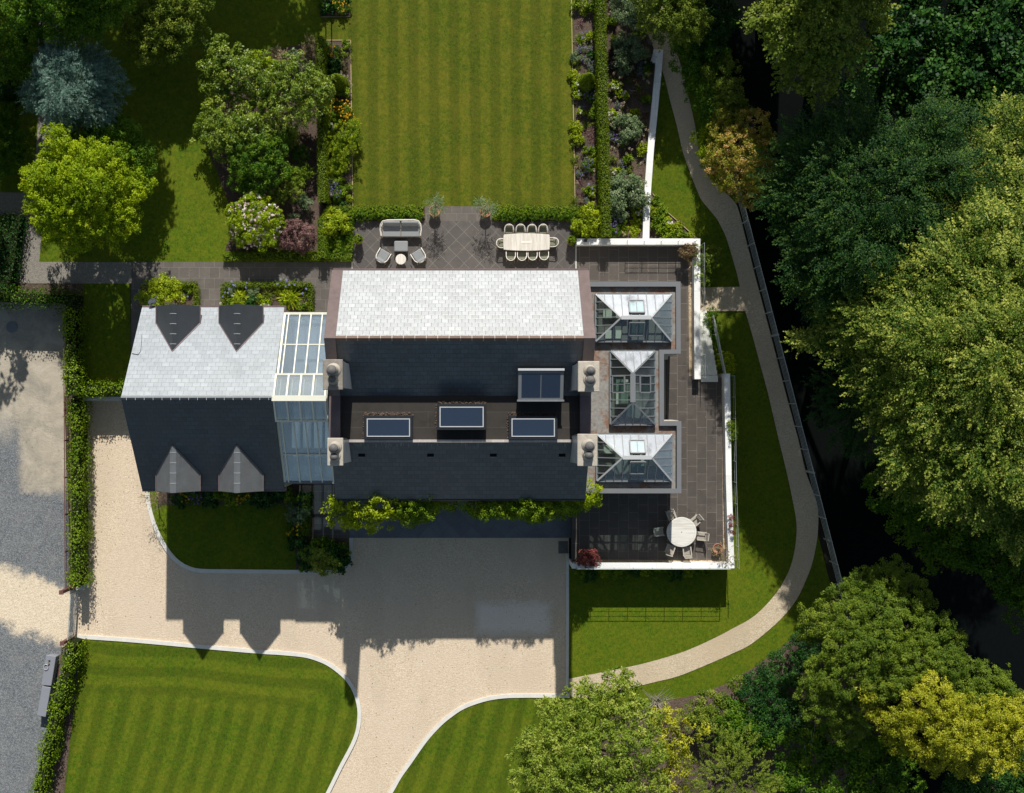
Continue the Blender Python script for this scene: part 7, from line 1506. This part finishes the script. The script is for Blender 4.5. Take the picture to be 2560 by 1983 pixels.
# round table and folding chairs on the terrace
o = place('round_table', 1704, 1330.5, ZP, 0, 'large round silvered slatted table with a small parasol hole', 'table', hz=.75)
kid(MB().lathe((0, 0, 0), [(.02, .71), (.88, .71), (.91, .73), (.91, .76), (.89, .775), (.02, .775)], 40), 'table_top', M['plank2'], o)
kid(MB().lathe((0, 0, .776), [(.03, 0), (.03, .003), (.001, .004)], 12), 'parasol_hole', M['black'], o)
kid(MB().lathe((0, 0, 0), [(.79, .7755), (.795, .7775), (.80, .7755)], 40, caps=False), 'rim_joint', M['oldwood'], o)
for k in range(4): a = k * 1.571 + .78; kid(MB().tube([(math.cos(a) * .5, math.sin(a) * .5, .71), (math.cos(a) * .55, math.sin(a) * .55, 0)], .04, 6), 'leg', M['oldwood'], o)
def wood_chair(arms=True):
    o = place('wooden_chair', 1645, 1330, ZP, 0, '', 'chair', 'wooden chairs around the round table', .45)
    m = MB()
    for i in range(7): m.box(-.19 + i * .056, -.19 + i * .056 + .042, -.2, .21, .42, .44)
    kid(m, 'seat', M['oldwood'], o)
    m = MB(); m.box(-.24, -.2, -.22, .24, .39, .44); m.box(.2, .24, -.22, .24, .39, .44); m.box(-.2, .2, .212, .24, .39, .44); m.box(-.2, .2, -.22, -.202, .39, .44); kid(m, 'seat_frame', M['oldwood'], o)
    m = MB()
    for sx in (-1, 1): m.bar((sx * .21, -.21, .40), (sx * .21, -.38, .92), .035, .045)
    for z_ in (.55, .9): y = -.21 - (z_ - .40) * .33; m.bar((-.19, y, z_), (.19, y, z_), .05, .03)
    for i in range(6): x = -.15 + i * .06; m.bar((x, -.26, .56), (x, -.37, .89), .03, .015)
    kid(m, 'backrest', M['oldwood'], o)
    for sx in (-1, 1):
        kid(MB().bar((sx * .22, .21, .0), (sx * .22, .21, .63 if arms else .42), .035, .035), 'leg', M['oldwood'], o); kid(MB().bar((sx * .2, -.3, .0), (sx * .2, -.2, .40), .035, .035), 'leg', M['oldwood'], o)
        if arms: kid(MB().box(min(sx * .2, sx * .27), max(sx * .2, sx * .27), -.27, .27, .63, .65), 'armrest', M['oldwood'], o)
    return o
wc = wood_chair(); R = math.radians
def orient(o, px, py, deg, label): p = P(px, py, ZP + .45); o.location = (p.x, p.y, ZP); o.rotation_euler = (0, 0, R(deg)); o['label'] = label
orient(wc, 1678, 1289, -160, 'silvered wooden armchair behind the round table, nearest the lantern roof')
for (x, y, dg, lab) in ((1739, 1301, 130, 'silvered wooden armchair behind the round table, nearest the river'), (1648, 1329, -83, 'slatted wooden chair standing in shade at the round table'), (1753, 1340, 84, 'silvered wooden armchair on the river side of the round table'),
                        (1675, 1372, -18, 'reddish lit wooden chair between round table and near wall, drive side'), (1717, 1378, 6, 'pale wooden chair between the round table and near wall, river side')):
    copy_thing(wc, x, y, R(dg), lab, .45)
# lantern style wall light on the terrace wall cap
p = P(1463, 602, 2.2); o = empty('wall_lamp', p, 'small dark lamp on the white terrace wall near the potted ball', 'lamp'); kid(MB().box(-.11, .11, -.08, .08, 0, .04), 'base', M['cowl'], o); kid(MB().lathe((0, 0, .04), [(.07, 0), (.08, .1), (.05, .16), (.01, .18)], 10), 'shade', M['darkframe'], o)
p = P(556, 760, G); o = empty('path_lamp', p, 'small round path lamp beside the agapanthus bed', 'lamp'); kid(MB().lathe((0, 0, 0), [(.06, 0), (.05, .4), (.09, .42), (.09, .46), (.02, .48)], 14), 'body', M['oldwood'], o)
# birch stems at the top bed
o = empty('birch_tree', P(818, 10, G), 'slender white stemmed birch in the small far bed', 'tree')
for x in (-.1, .25): kid(MB().tube([(x, 0, 0), (x + .1, .6, 2.5), (x + .05, 1.2, 5)], [.05, .04, .02], 6), 'stem', M['white'], o)
kidleaf(o, 'crown', clumps([((.2, 1.6, 5.2), .7, .6), ((-.3, 1.9, 4.8), .6, .5), ((.6, 2.0, 4.9), .6, .5)], npr(800), .1, .6, .7, .25, gap=.2), 'l_olive', .6)
# fallen leaves and grit lying about
r = npr(900); pts = []
for (x0, x1, y0, y1, z, n) in ((225, 1400, 1440, 1580, .03, 190), (860, 1400, 1580, 1730, .03, 120), (225, 360, 1010, 1400, .03, 90), (900, 1080, 1740, 1950, .03, 40), (10, 160, 800, 1500, .03, 150), (1445, 1735, 660, 700, ZP + .02, 30), (1665, 1800, 960, 1395, ZP + .02, 90), (890, 1430, 560, 668, ZP + .02, 120), (1890, 1940, 800, 1000, .06, 40), (340, 880, 660, 705, ZP + .02, 60)):
    for _ in range(n): v = P(r.uniform(x0, x1), r.uniform(y0, y1), z); pts.append(tuple(v))
pts = np.array(pts); n = len(pts); me = leaf_mesh('fallen_leaves', pts, unit(np.array([0, 0, 1.0]) + r.normal(0, .25, (n, 3))), r.normal(size=(n, 3)), r.uniform(.035, .085, n), r.uniform(.02, .05, n), r.normal(.5, .3, n), M['l_dry'], .1)
struct('fallen_leaves', me, None, 'stuff')
bpy.context.view_layer.update()
